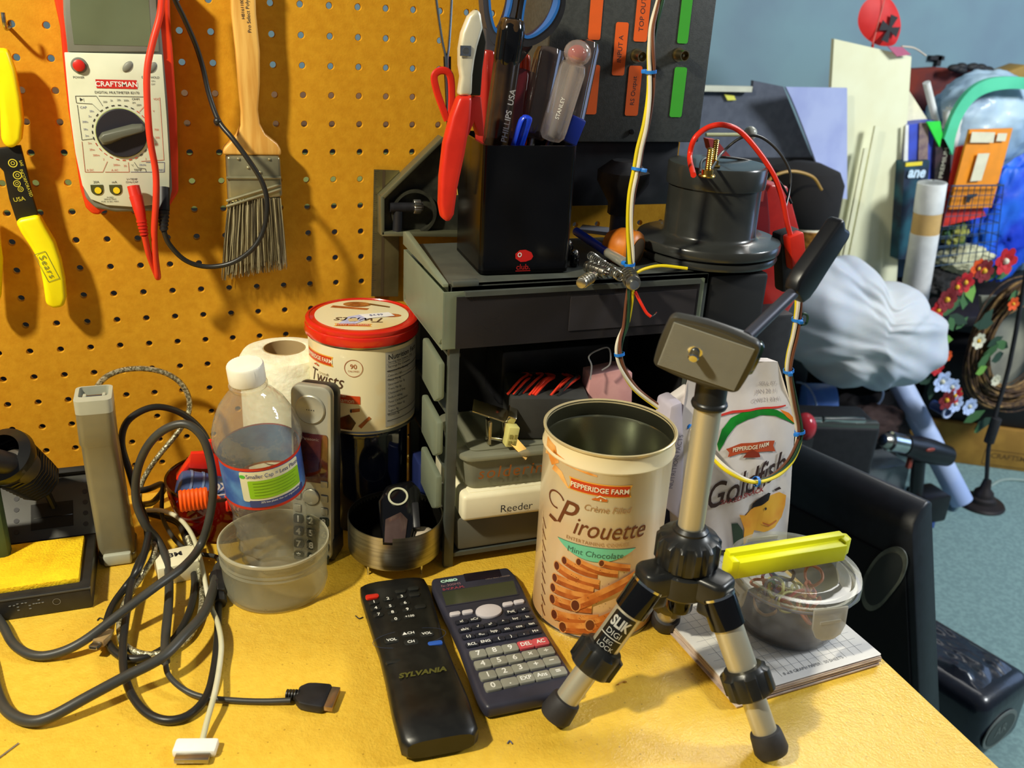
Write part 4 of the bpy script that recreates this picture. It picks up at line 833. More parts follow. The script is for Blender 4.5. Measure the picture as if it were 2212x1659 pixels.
# ---------------------------------------------------------------- ring tray
TRC = V((.2985, -.1785, 0)); t = thing('metal_tray', TRC, 'round brushed metal cup on thin legs holding a black gadget', 'tray')
b = MB(); TZ0, TZ1 = .014, .048; TRR = .0425; TT = T(TRC)
b.lathe([(0, TZ0), (TRR-.003, TZ0), (TRR-.0006, TZ0+.001), (TRR, TZ0+.003), (TRR, TZ1-.006)], STL, TT, 72); an = math.radians(-112)
gap = .0042/TRR; b.lathe([(TRR, TZ1-.006), (TRR, TZ1), (TRR-.0008, TZ1), (TRR-.0008, TZ1-.006)], STL, TT, 70, arc=(an+gap, an-gap+2*math.pi))
b.lathe([(TRR-.0008, TZ1-.004), (TRR-.0008, TZ0+.002), (0, TZ0+.002)], mat('tray_dark_inside', (46, 44, 40), .3, .8), TT, 72); b.build('cup', t)
for an_ in (-148, -60, 60, 150):
    b = MB(); x, y = TRC.x+.034*math.cos(math.radians(an_)), TRC.y+.034*math.sin(math.radians(an_)); b.cyl((x, y, 0), (x, y, TZ0+.001), .0011, CHR, n=8); b.build('leg', t)
GS = YP(870, 1175, -.203); GE = YP(895, 1040, -.154)
ga = (GE-GS).normalized(); gx = V((1, -.2, .06)).normalized(); GM = basis(GS.lerp(GE, 0), gx, ga)
t = thing('electric_shaver', V((.2985, -.18, .0165)), 'black gadget with a pale ring button leaning inside the round metal cup', 'gadget')
b = MB(); b.prism([(-.018, -.004), (.006, -.010), (.016, .030), (.020, .052), (.012, .064), (-.012, .060), (-.020, .044)], -.013, .002, BLKG, GM, b=.004, seg=3); b.build('casing', t)
b = MB(); b.prism([(-.017, -.008), (.000, -.012), (.006, .022), (.000, .030), (-.014, .024)], .002, .0035, mat('brown_mirror', (96, 78, 74), .08, .3, col2=(60, 44, 42), nscale=20), GM, b=.0008); b.build('window', t, label='brownish reflective window')
b = MB(); cM = GM @ Matrix.Translation((-.0015, .046, .0024)); b.ring(ell(.0092, .0092, 36), ell(.0074, .0074, 36), 0, mat('pale_ring', (186, 186, 160), .4), cM, z1=.0008); b.build('ring_button', t, label='pale ring around a black button')
b = MB(); b.box((.0135, .026, .0012), (.0065, .026, .005), BLK, GM, b=.0015); b.build('side_strip', t)
b = MB(); b.sph((TRC.x+.022, TRC.y-.014, .029), .0125, mat('pinkish_beige_cap', (190, 176, 156), .4), sc=(1, 1, .55)); b.lathe([(0, .0165), (.011, .0165), (.0125, .029)], mat('pinkish_beige_cap', (190, 176, 156), .4), T((TRC.x+.022, TRC.y-.014, 0)), 24)
b.build('beige_dome', label='small beige domed cap inside the round metal cup', cat='dome')
b = MB(); NB = mat('dark_blue_plastic', (34, 44, 92), .3); b.prism(rrect(.020, .03, .004), 0, .075, NB, T((.334, -.128, 0)) @ Matrix.Scale(.5, 4, (1, 0, 0)), b=.002); b.build('blue_box', label='narrow dark blue box squeezed behind the round metal cup', cat='box')
# ---------------------------------------------------------------- remote control
t = thing('remote_control', (.283, -.315, 0), 'black television remote control lying beside the calculator', 'remote control')
tl, tr, br_, bl_ = ZP(786, 1268, .016), ZP(912, 1243, .016), ZP(1032, 1545, .020), ZP(862, 1600, .020)
ux = ((tr-tl)+(br_-bl_)).normalized(); uy = ((tl-bl_)+(tr-br_)).normalized(); RO = (tl+tr+br_+bl_)/4; RO.z = 0; ux.z = 0; uy.z = 0
RM = basis(RO, V((uy.y, -uy.x, 0)), uy); Wr = .0545; Hr = .186
def loc2(px, py, z, Mx): p = Mx.inverted() @ ZP(px, py, z); return p.x, p.y
RB_ = mat('remote_black', (20, 20, 19), .33, col2=(27, 27, 25), nscale=90, bump=.05)
pl = []
prof = [(-Hr/2, .0270, .0205), (-Hr/2+.03, .0275, .0215), (-.025, .0262, .0190), (.005, .0258, .0165), (.02, .0268, .0165), (.06, .0285, .0160), (Hr/2-.012, .0290, .0150), (Hr/2, .0280, .0135)]
b = MB(); sec = []
for y, hw, h in prof:
    ring_ = []
    for k in range(24):
        a = 2*math.pi*k/24; cx, cz = math.cos(a), math.sin(a); q = 4.2
        r = (abs(cx)**q+abs(cz)**q)**(-1/q); ring_.append((hw*cx*r, y, h/2+.0008+h/2*cz*r))
    sec.append(ring_)
e0 = [(x*.86, -Hr/2-.0042, .0105+(z-.0105)*.72) for x, y, z in sec[0]]; e1 = [(x*.82, Hr/2+.004, .0075+(z-.0075)*.7) for x, y, z in sec[-1]]
sec = [e0]+sec+[e1]; vs = [p for r in sec for p in r]; n = 24; fs = [tuple(range(n)), tuple(range((len(sec)-1)*n, len(sec)*n))]
for i in range(len(sec)-1): fs += [(i*n+j, i*n+(j+1) % n, (i+1)*n+(j+1) % n, (i+1)*n+j) for j in range(n)]
b.add(vs, fs, RB_, RM)
def rp(px, py, z=.0175): return loc2(px, py, z, RM)
x, y = rp(912, 1452, .0215); YG = mat('olive_print', (84, 82, 32), .5); b.text('SYLVANIA', .0068, YG, RM @ Matrix.Translation((x, y, .0212)), bold=.0003, shear=.25, sx=1.15)
b.build('casing', t, ang=60)
def key(Mx, px, py, z, w_, h_, m_, name, par, txt=None, ts=.003, tm=INKW, hh=.0016, lab=None, r=None, inv=None, sx=1.):
    x, y = inv if inv else loc2(px, py, z+hh, Mx); b = MB(); MM = Mx @ Matrix.Translation((x, y, z-.0008))
    b.prism(rrect(w_, h_, r if r is not None else min(w_, h_)*.4, 4), 0, hh+.0008, m_, MM, b=min(.0005, h_*.12))
    if txt: b.text(txt, ts, tm, MM @ Matrix.Translation((0, 0, hh+.00095)), bold=ts*.02, sx=sx)
    return b.build(name, par, label=lab)
key(RM, 804, 1287, .0160, .0112, .0055, RED, 'power_key', t, lab='red power key')
RK = mat('rubber_key_black', (26, 28, 26), .5)
for k, (px, py) in enumerate(((808, 1300), (838, 1293), (868, 1288), (812, 1313), (843, 1309), (875, 1302), (818, 1327), (848, 1322), (880, 1316), (855, 1337))):
    key(RM, px, py, .0160, .0085, .0045, RK, 'number_key', t, str((k+1) % 10), .0048)
key(RM, 885, 1331, .0162, .010, .0045, RK, 'number_key', t, '+100', .0036)
for px, py in ((865, 1276), (893, 1270), (895, 1283), (908, 1309)): key(RM, px, py, .0160, .0095, .0050, RK, 'function_key', t)
for px, py, s_ in ((882, 1368, 'CH'), (888, 1386, 'CH'), (846, 1382, 'VOL'), (922, 1368, 'VOL')): key(RM, px, py, .0162, .0115, .0068, RK, 'rocker_key', t, ('▲' if s_ == 'CH' and py < 1380 else '')+s_, .0040)
key(RM, 940, 1388, .0164, .0115, .0048, mat('blue_key', (40, 84, 170), .4), 'menu_key', t, lab='small blue key')
key(RM, 850, 1428, .0172, .0115, .0040, RK, 'input_key', t)
b = MB(); x, y = rp(885, 1377); b.ring(ell(.0290, .0105, 40), ell(.0286, .0101, 40), 0, mat('faint_blue_line', (46, 56, 80), .4), RM @ Matrix.Translation((x, y, .0172)) @ Matrix.Rotation(.02, 4, 'Z')); b.build('key_outline', t)
# ---------------------------------------------------------------- calculator
t = thing('calculator', (.355, -.305, 0), 'dark slate scientific calculator with grey keys lying right of the remote', 'calculator')
q = [ZP(921, 1249, .013), ZP(1106, 1220, .013), ZP(1256, 1492, .011), ZP(1046, 1533, .011)]
ux = ((q[1]-q[0])+(q[2]-q[3])); uy = ((q[0]-q[3])+(q[1]-q[2])); ux.z = uy.z = 0; CO = (q[0]+q[1]+q[2]+q[3])/4; CO.z = 0
CMx = basis(CO, ux, uy); Wc = ux.length/2; Hc = uy.length/2
CB = mat('calculator_slate', (52, 52, 66), .4, col2=(46, 46, 58), nscale=40, bump=.05)
ol = []
prc = [(-Hc/2, .465), (-Hc/2+.012, .495), (-Hc*.30, .485), (-Hc*.05, .462), (Hc*.15, .470), (Hc*.30, .492), (Hc/2-.014, .495), (Hc/2, .455)]
ol = [(Wc*w_, y) for y, w_ in prc]+[(-Wc*w_, y) for y, w_ in prc[::-1]]
b = MB(); b.prism(ol, .001, .0125, CB, CMx, b=.0035, seg=3)
def cp(px, py, z=.0128): return loc2(px, py, z, CMx)
x, y = cp(970, 1254, .0128); b.text('CASIO', .0046, mat('pale_green_print', (176, 214, 196), .4), CMx @ Matrix.Translation((x, y, .0127)), bold=.0004, sx=1.1)
x, y = cp(974, 1263); b.text('fx-300MS', .0046, mat('dull_pink_print', (150, 110, 120), .5), CMx @ Matrix.Translation((x, y, .0127)), shear=.1)
x, y = cp(980, 1270); b.text('S-V.P.A.M.', .0040, mat('dull_red_print', (140, 60, 74), .5), CMx @ Matrix.Translation((x, y, .0127)), bold=.0002, sx=1.15)
x, y = cp(1075, 1247); b.text('TWO WAY POWER', .0026, mat('faint_print', (150, 130, 120), .5), CMx @ Matrix.Translation((x, y, .0127)))
b.build('casing', t)
b = MB(); q = [cp(954, 1279), cp(1109, 1254), cp(1118, 1283), cp(964, 1308)]; LC = mat('calculator_lcd', (62, 66, 48), .15, col2=(58, 62, 46)); b.prism(q[::-1], .0120, .0128, LC, CMx)
b.ring([(q[i][0]*1.0+(.0012 if i in (1, 2) else -.0012), q[i][1]+(.0012 if i < 2 else -.0012)) for i in range(4)], q, .0129, CB, CMx); b.build('display', t)
b = MB(); q = [cp(1001, 1240), cp(1078, 1229), cp(1084, 1245), cp(1006, 1256)]; b.prism(q[::-1], .0118, .0129, mat('solar_cell', (26, 22, 28), .15, col2=(34, 26, 34)), CMx); b.build('solar_panel', t)
LG = mat('pale_mauve_key', (206, 200, 206), .4); KGR = mat('warm_grey_key', (140, 140, 128), .4); KB = mat('calculator_black_key', (34, 36, 46), .4); KR = mat('calculator_red_key', (196, 78, 84), .4)
b = MB(); x, y = cp(1056, 1318, .0150); b.prism(ell(.0112, .0085, 32), .012, .0152, LG, CMx @ Matrix.Translation((x, y, 0)), b=.001); b.build('replay_pad', t, label='large pale oval cursor pad')
for px, py in ((983, 1324), (1010, 1320), (1097, 1303), (1121, 1298)): key(CMx, px, py, .0125, .0092, .0046, LG, 'mode_key', t, hh=.0020)
smalls = [[(997, 1342, 'x!'), (1025, 1337, 'nCr'), None, None, (1104, 1321, 'Pol('), (1131, 1316, 'x³')], [(1004, 1359, 'ab/c'), (1032, 1353, '√'), (1059, 1348, 'x²'), (1087, 1342, '^'), (1113, 1336, 'log'), (1139, 1332, 'ln')], [(1012, 1374, '(-)'), (1040, 1369, 'o,,,'), (1067, 1363, 'hyp'), (1095, 1358, 'sin'), (1121, 1353, 'cos'), (1148, 1347, 'tan')], [(1020, 1391, 'RCL'), (1049, 1385, 'ENG'), (1077, 1379, '('), (1104, 1374, ')'), (1131, 1368, ','), (1157, 1363, 'M+')]]
for row in smalls:
    for k_ in row:
        if k_: key(CMx, k_[0], k_[1], .0125, .0100, .0048, KB, 'function_key', t, k_[2], .0040, hh=.0018, r=.001)
big = [[(1033, 1411, '7'), (1068, 1404, '8'), (1102, 1398, '9'), (1136, 1391, 'DEL'), (1168, 1385, 'AC')], [(1043, 1433, '4'), (1078, 1426, '5'), (1112, 1420, '6'), (1146, 1412, '×'), (1180, 1405, '÷')], [(1054, 1457, '1'), (1090, 1449, '2'), (1124, 1441, '3'), (1158, 1434, '+'), (1192, 1426, '−')], [(1065, 1480, '0'), (1101, 1472, '.'), (1136, 1464, 'EXP'), (1171, 1457, 'Ans'), (1206, 1449, '=')]]
for row in big:
    for px, py, s_ in row: key(CMx, px, py, .0125, .0128, .0088, KR if s_ in ('DEL', 'AC') else KGR, 'number_key', t, s_, .0058 if len(s_) > 1 else .0075, hh=.0024, r=.0018, sx=.9 if len(s_) > 1 else 1)
# ================================================================== DRAWER UNIT AND WHAT STANDS IN AND ON IT
FG = mat('organizer_grey_frame', (74, 78, 72), .45, col2=(66, 70, 66), nscale=40); OX0, OX1, OY0, OY1, OZ = .337, .573, -.205, -.070, .266
DR = clear('smoky_drawer_plastic', (128, 130, 118), .62, .25, .6); DR2 = clear('frosted_drawer_side', (176, 186, 164), .62, .3, .5)
t = thing('drawer_unit', ((OX0+OX1)/2, (OY0+OY1)/2, 0), 'dark grey plastic drawer unit with one smoky drawer left in and open bays below', 'drawer unit')
b = MB()
for x in (OX0+.0045, OX1-.0045):
    for y in (OY0+.0035, OY1-.0035): b.box((x, y, OZ/2), (.009, .007, OZ), FG, b=.0008)
b.box(((OX0+OX1)/2, (OY0+OY1)/2, OZ-.0035), (OX1-OX0, OY1-OY0, .007), FG, b=.0008)
b.box(((OX0+OX1)/2, OY0+.004, OZ-.0050), (OX1-OX0, .008, .010), FG, b=.0008)
b.box(((OX0+OX1)/2, (OY0+OY1)/2, .012), (OX1-OX0-.002, OY1-OY0-.002, .004), FG)
b.box(((OX0+OX1)/2, OY1-.001, OZ/2), (OX1-OX0-.006, .002, OZ-.01), BLKM)
b.box((OX1-.002, (OY0+OY1)/2, OZ/2), (.002, OY1-OY0-.01, OZ-.01), BLKM)
for z in (.205, .152, .098): b.box((OX0+.006, (OY0+OY1)/2, z), (.010, OY1-OY0-.01, .003), FG)
b.build('frame', t)
b = MB()
b.box((.349, -.203, .2665+.0015), (.022, .007, .005), FG, b=.001)
lip = [(-.206, 0), (-.206, .003), (-.078, .014), (-.070, .012), (-.070, 0)]
MX = basis((.3345, 0, OZ), (0, 1, 0), (0, 0, 1)); b.prism(lip, -.0045, 0, DR2, MX, b=.0006); b.build('side_lip', t, label='frosted raised lip along the left top edge')
def drawer(z0, z1, y0, y1, x0, x1, m_, name, front=True):
    b = MB(); w_ = .0018
    b.prism([(y0, z0+.010), (y0+.010, z0), (y1-.012, z0), (y1, z0+.012), (y1, z1), (y0, z1)], 0, w_, m_, basis((x0, 0, 0), (0, 1, 0), (0, 0, 1)), b=.0006)
    b.prism([(y0, z0+.010), (y0+.010, z0), (y1-.012, z0), (y1, z0+.012), (y1, z1), (y0, z1)], -w_, 0, m_, basis((x1, 0, 0), (0, 1, 0), (0, 0, 1)))
    if front:
        b.box(((x0+x1)/2, y0, (z0+z1)/2), (x1-x0, w_, z1-z0), m_); b.box(((x0+x1)/2, y1, (z0+z1)/2), (x1-x0, w_, z1-z0), m_); b.box(((x0+x1)/2, (y0+y1)/2, z0), (x1-x0, y1-y0, w_), m_)
    return b.build(name, t)
drawer(.214, .262, -.2065, -.074, .3300, .568, DR2, 'drawer')
b = MB(); b.cyl((.3425, -.186, .222), (.3425, -.186, .240), .0080, mat('glow_red', (190, 84, 70), .6), n=24, b=.001); b.build('red_insert', label='small red spool added behind the drawer unit top drawer side for its pink glow', cat='insert')  # red piece added inside for the pinkish glow through the frosted side
DRF = clear('dark_smoky_front', (62, 58, 60), .80, .25, .6); b = MB(); b.box((.452, -.2083, .236), (.222, .001, .044), DRF); b.box((.500, -.2092, .238), (.12, .001, .030), clear('drawer_label', (84, 80, 84), .8, .3, .5)); b.box((.455, -.2088, .2605), (.215, .004, .004), FG); b.build('drawer_front', t)
for z0, z1 in ((.160, .204), (.108, .150), (.055, .098)):
    b = MB(); b.prism([(-.203, z0+.008), (-.190, z0), (-.150, z0+.004), (-.150, z1), (-.203, z1-.004)], 0, .006, DR2, basis((.3285, 0, 0), (0, 1, 0), (0, 0, 1)), b=.002)
    b.build('drawer_side', t, label='frosted drawer side')
# grey tray, white instrument case, solder box
b = MB(); FRG = clear('frosted_grey_tray', (150, 148, 132), .85, .35, .4)
b.box((.450, -.156, .032), (.200, .094, .034), FRG, b=.003, taper=(1.02, 1.02)); b.build('lower_tray', label='frosted grey plastic tray in the bottom bay under the white case', cat='tray')
CRW = mat('ivory_plastic', (236, 228, 196), .4, col2=(228, 220, 186)); wx0 = .350
b = MB(); WM = basis((.350, -.2145, .0505), (1, -.02, 0), (0, 1, 0)); b.box((.100, .050, .014), (.200, .100, .026), CRW, WM, b=.004, seg=3)
b.box((.100, .050, .0265), (.186, .090, .003), CRW, WM, b=.001)
t = thing('instrument_case', (.45, -.16, .050), 'ivory white plastic case printed Reeder in the bay under the solder box', 'case')
b.build('case', t)
c = YP(1113, 1091, -.2152); b = MB(); b.text('Reeder', .0105, INK, basis((c.x, -.2185, c.z-.0005), (1, -.02, 0), (0, 0, 1))); b.build('case_print', t, label='dark printed name')
SM = clear('solder_box_plastic', (190, 190, 166), .60, .25, .6); t = thing('solder_box', (.45, -.16, .080), 'translucent lidded plastic box with handwriting, stacked on the white case', 'box')
b = MB(); SX = basis((.3555, -.209, .0795), (1, -.03, 0), (0, 1, 0))
b.prism(rrect(.190, .080, .010, 5, .095, .043), 0, .030, SM, SX, b=.003, top=rrect(.196, .086, .010, 5, .095, .043)); b.build('box_body', t)
b = MB(); b.prism(rrect(.204, .094, .012, 5, .095, .043), .030, .035, SM, SX, b=.0015); b.prism(rrect(.184, .074, .008, 5, .095, .043), .035, .0368, SM, SX, b=.001); b.build('box_lid', t)
b = MB(); OCR = mat('orange_brown_marker', (150, 84, 20), .5)
b.text('soldering', .0160, OCR, basis((.398, -.2124, .0965), (1, -.03, 0), (0, 0, 1)), shear=.15, sp=1.15); b.build('marker_writing', t, label='orange-brown handwriting')
# binder-clip like metal part, crimp connector, flat blade
b = MB(); MTL = mat('nickel_part', (200, 190, 160), .2, 1.)
p0, p1 = YP(1020, 886, -.19), YP(1110, 915, -.20); d = p1-p0; BM = basis(p0, d, (0, .9, .4)); b.box((d.length/2, .006, 0), (d.length, .016, .0018), MTL, BM, b=.0004)
b.box((d.length-.004, .006, .004), (.008, .016, .008), MTL, BM, b=.001)
for px in (1055, 1088): b.box(tuple(YP(px, 932, -.196)), (.003, .010, .022), MTL, b=.0005)
b.cyl(YP(1050, 945, -.196), YP(1095, 952, -.196), .0018, CHR)
b.build('metal_bracket', label='small shiny folded metal bracket on the solder box', cat='bracket')
b = MB(); CY = mat('pale_yellow_nylon', (222, 214, 130), .4, trans=.1); p = YP(1104, 940, -.205); b.box((0, 0, 0), (.010, .010, .019), CY, T(p, rot=Matrix.Rotation(.15, 3, 'Y')), b=.001)
for dx in (-.0022, .0026):
    for dz in (-.005, .001): b.box((dx, -.0052, dz), (.0028, .0006, .0036), mat('connector_hole', (150, 140, 70), .6), T(p, rot=Matrix.Rotation(.15, 3, 'Y')))
b.build('wire_connector', label='pale yellow four-way wire connector on the solder box', cat='connector')
b = MB(); p0, p1 = YP(1108, 952, -.207), YP(1140, 986, -.212); b.box((.5*(p1-p0).length, 0, 0), ((p1-p0).length, .009, .0012), mat('bronze_strip', (150, 112, 50), .3, .9), basis(p0, p1-p0, (1, 0, -.6))); b.build('metal_strip', label='thin bronze strip leaning down the front of the solder box', cat='strip')
# charcoal box with red leads, pink card, navy pouch, dark clutter
t = thing('charcoal_box', (.43, -.14, .1165), 'charcoal box with red and black leads coiled in it, inside the open drawer bay', 'box')
DGm = mat('charcoal_card', (44, 44, 42), .7, col2=(52, 52, 50)); b = MB(); BXM = basis((.398, -.192, .1165), (1, -.25, 0), (.25, 1, 0))
b.box((.035, .030, .021), (.070, .060, .040), DGm, BXM, b=.0015); b.build('box_body', t)
b = MB(); rnd = random.Random(4)
for k in range(16):
    x = .006+rnd.random()*.055; b.tube([(x-.012, .004+rnd.random()*.01, .041), (x, .02, .046+.004*rnd.random()), (x+.010, .040, .044+.004*rnd.random()), (x+.006, .056, .041)], .0012, REDC if k % 3 else BLKC, 5, 4, M=BXM)
b.build('lead_bundle', t, label='red and black leads')
b = MB(); PK = mat('pink_card', (214, 160, 158), .85, col2=(206, 150, 150), nscale=60); q = [YP(1262, 940, -.19), YP(1364, 940, -.195), YP(1367, 806, -.195), YP(1345, 800, -.195), YP(1275, 812, -.19)]
Mq = basis(q[0], q[1]-q[0], (0, 0, 1)); pl = [((Mq.inverted() @ p).x, (Mq.inverted() @ p).y) for p in q]; mn = min(y for x, y in pl); b.prism(pl[:1]+pl[1:], -.022, 0, PK, Mq, b=.001); b.build('sponge_block', label='pale pink foam block standing behind the tall open cookie tin', cat='foam block')
b = MB(); NV = mat('navy_speckled', (12, 16, 40), .5, col2=(170, 176, 200), nscale=160, nmix=(.74, .76)); b.box((.556, -.222, .062), (.052, .020, .124), NV, b=.006); b.build('navy_pouch', label='dark navy speckled pouch standing between the drawer unit and the snack bag', cat='pouch')
for k, (x, y, z, s_, m_) in enumerate(((.46, -.12, .1165, (.16, .07, .05), BLK), (.385, -.12, .1165, (.05, .05, .035), BLKM), (.50, -.16, .1165, (.07, .03, .045), DGm))):
    b = MB(); b.box((0, 0, s_[2]/2), s_, m_, T((x, y, z), rz=.2*k), b=.004)
    if k: continue
b = MB(); b.box((.475, -.105, .1475), (.13, .050, .058), BLK, b=.006); b.build('black_case', label='black case in the shadow at the back of the open drawer bay', cat='case')
b = MB(); CW = clear('clear_wire_loop', (200, 200, 200), .5, .1); b.tube([YP(1275, 820, -.20), YP(1278, 790, -.20), YP(1272, 770, -.20), YP(1290, 757, -.20), YP(1315, 752, -.20), YP(1318, 785, -.2), YP(1300, 800, -.2)], .0007, CW, 6, 5); b.build('clear_wire', label='thin clear wire loop in the open drawer bay left of the pink foam', cat='wire')
# ---------------------------------------------------------------- black pencil cup on top
PA = ZP(1036, 593, .2675); PB = ZP(1216, 590, .2675); cx_ = V((1, -.045, 0)).normalized(); CM = basis(PA, cx_, V((0, 0, 1)).cross(cx_)); cw, chh = .079, .1045; cdp = .084
t = thing('pencil_cup', CM @ V((cw/2, cdp/2, 0)), 'square glossy black pencil cup with a small red logo, on top of the drawer unit', 'pencil cup')
b = MB(); o_ = rrect(cw, cdp, .006, 5, cw/2, cdp/2); i_ = rrect(cw-.005, cdp-.005, .004, 5, cw/2, cdp/2)
GB = mat('acrylic_black', (7, 7, 9), .22, col2=(10, 10, 12), spec=.35)
b.ring(o_, i_, 0, GB, CM, z1=chh); b.prism(o_, 0, .003, GB, CM); b.build('cup', t)
b = MB(); LGM = basis(CM @ V((0, 0, 0)), cx_, (0, 0, 1)); fc = LGM.inverted() @ YP(1133, 556, PA.y+.2*(-.013))
lx, lz = fc.x, fc.y
# red bean-shaped emblem with a small ring and lettering
pts = [(lx-.0075, lz-.001), (lx-.0078, lz+.003), (lx-.004, lz+.006), (lx+.001, lz+.0062), (lx+.006, lz+.004), (lx+.0078, lz+.0005), (lx+.0062, lz-.0022), (lx+.0015, lz-.0038), (lx-.003, lz-.0040)]
RL_ = mat('emblem_red', (200, 26, 24), .4); b.prism(pts, 0, .0004, RL_, LGM @ Matrix.Translation((0, 0, 0)))
b.ring(ell(.0018, .0020, 16, lx-.0042, lz+.0022), ell(.0011, .0013, 16, lx-.0042, lz+.0022), .0006, INKW, LGM)
b.text('club.', .0066, mat('emblem_dark_red', (160, 26, 22), .4), LGM @ Matrix.Translation((lx-.0005, lz-.0085, .0003)), bold=.0001); b.box((lx-.0005, lz-.0117, .0003), (.013, .0006, .0002), mat('emblem_dark_red', (160, 26, 22), .4), LGM)
b.build('cup_logo', t, label='small red logo with lettering')
CT = .2675+chh
# diagonal cutters hanging outside the cup's left front edge
t = thing('diagonal_cutters', YP(965, 470, -.19), 'diagonal cutters with red grips hooked over the left front corner of the pencil cup', 'cutters')
yc = -.188; CF = FR(yc)
def fl(b, pts, y, z0_, z1_, m_, bv=.002): b.prism([xz(a, c, y) for a, c in pts], z0_, z1_, m_, FR(y), b=bv, seg=3)
b = MB(); fl(b, [(988, 206), (1016, 206), (1012, 260), (1000, 330), (985, 400), (977, 460), (966, 478), (952, 470), (947, 440), (949, 380), (957, 310), (972, 250)], yc, -.006, .007, RED, .0045); b.build('grip', t)
b = MB(); fl(b, [(1016, 206), (1035, 208), (1040, 260), (1042, 292), (1030, 292), (1020, 262), (1008, 292), (1004, 292), (1010, 240)], yc+.012, -.005, .005, mat('cutter_grip_far', (190, 36, 20), .4), .003); b.build('grip', t)
b = MB(); PL_ = mat('cutter_polished', (226, 220, 196), .3, .35, col2=(206, 200, 176))
fl(b, [(1028, 18), (1036, 30), (1040, 60), (1028, 100), (1022, 130), (1018, 160), (1016, 206), (988, 206), (994, 165), (990, 140), (990, 105), (996, 70), (1010, 35)], yc, -.005, .005, PL_, .0025)
fl(b, [(1028, 18), (1040, 50), (1048, 90), (1040, 150), (1036, 206), (1014, 206), (1018, 150), (1024, 100), (1028, 60)], yc+.006, -.004, .003, mat('cutter_dark_side', (60, 58, 48), .35, .8), .001)
c = YP(1006, 110, yc-.006); b.box((c.x, yc-.0058, c.z), (.0085, .0008, .0075), CHR, b=.0003); b.cyl((c.x, yc-.006, c.z), (c.x, yc-.0068, c.z), .0025, STL, n=16)
b.build('jaws', t)
# thin tweezers / hemostat behind the cutters
t = thing('tweezers', YP(955, 290, -.16), 'long thin steel tweezers spread open, standing in the left corner of the pencil cup', 'tweezers')
b = MB()
for pts in ([(938, -30), (946, 30), (955, 90), (962, 125), (964, 180), (968, 250), (972, 300), (985, 420)], [(976, -30), (973, 40), (969, 100), (966, 130), (968, 190), (970, 250), (974, 300), (988, 420)]): b.tube([YP(a, c, -.135) for a, c in pts], .0020, CHR, 8, 4, flat=(1, .6))
b.prism([xz(a, c, -.135) for a, c in [(958, 122), (974, 122), (974, 290), (966, 290)]], .134, .1355, mat('tweezer_dark', (70, 64, 60), .3, .9), FR(0)); b.build('tweezers_arms', t)
b = MB(); b.tube([YP(a, c, -.15) for a, c in [(966, 260), (955, 230), (943, 195), (938, 165), (950, 153), (966, 155), (974, 170), (976, 210), (974, 260), (972, 320)]], .0016, RED, 8, 6, flat=(1, 1.8)); b.build('red_strap_loop', label='narrow red band bent into a loop beside the steel tweezers', cat='strap')
# scissors
t = thing('scissors', YP(1085, 290, -.13), 'large black scissors with blue-lined handle loops upright in the pencil cup', 'scissors')
ysc = -.125
SHD = mat('scissors_charcoal', (56, 56, 62), .45); SBL = mat('scissors_blue_liner', (36, 100, 176), .45)
def loop(b, out, inn, m1, m2):
    P1 = spl([YP(a, c, ysc) for a, c in out], 5, True); P2 = spl([YP(a, c, ysc) for a, c in inn], 5, True); F_ = FR(ysc)
    o1 = [(p.x, p.z) for p in P1]; i1 = [(p.x, p.z) for p in P2]; mid = [(i[0]*.72+o[0]*.28, i[1]*.72+o[1]*.28) for o, i in zip(o1, i1)]
    b.ring(o1, mid, -.006, m1, F_, z1=.006); return mid, i1, F_
b = MB(); 
m_, i_, F_ = loop(b, [(1040, -60), (1040, 20), (1050, 70), (1062, 95), (1082, 90), (1100, 60), (1112, 10), (1115, -60), (1080, -90)], [(1056, -55), (1055, 10), (1062, 50), (1070, 62), (1078, 58), (1090, 30), (1098, -5), (1098, -50), (1080, -72)], SHD, SBL)
b.prism([xz(a, c, ysc) for a, c in [(1045, 60), (1082, 92), (1100, 60), (1094, 100), (1066, 150), (1046, 176), (1040, 170), (1046, 110)]], -.005, .005, SHD, F_, b=.0015)
b.build('handle_loop', t); b2 = MB(); b2.ring(m_, i_, -.0065, SBL, F_, z1=.0065); b2.build('loop_liner', t, label='blue rubber liner')
b = MB()
m_, i_, F_ = loop(b, [(1110, 60), (1118, 0), (1130, -50), (1180, -60), (1212, -20), (1214, 20), (1195, 62), (1165, 88), (1135, 100), (1115, 92)], [(1124, 50), (1130, 5), (1142, -38), (1175, -44), (1196, -12), (1196, 14), (1180, 45), (1155, 68), (1135, 76), (1126, 70)], BLK, SBL)
b.prism([xz(a, c, ysc) for a, c in [(1105, 35), (1118, 40), (1116, 90), (1150, 98), (1130, 125), (1110, 150), (1095, 180), (1080, 178), (1090, 120), (1098, 70)]], -.006, .005, BLKG, F_, b=.002)
b.build('handle_loop', t); b2 = MB(); b2.ring(m_, i_, -.0068, SBL, F_, z1=.0068); b2.build('loop_liner', t, label='blue rubber liner')
b = MB(); b.prism([xz(a, c, ysc) for a, c in [(1090, 150), (1112, 150), (1100, 300), (1090, 420), (1080, 420), (1082, 300)]], -.002, .002, STL, F_); b.build('blade', t)
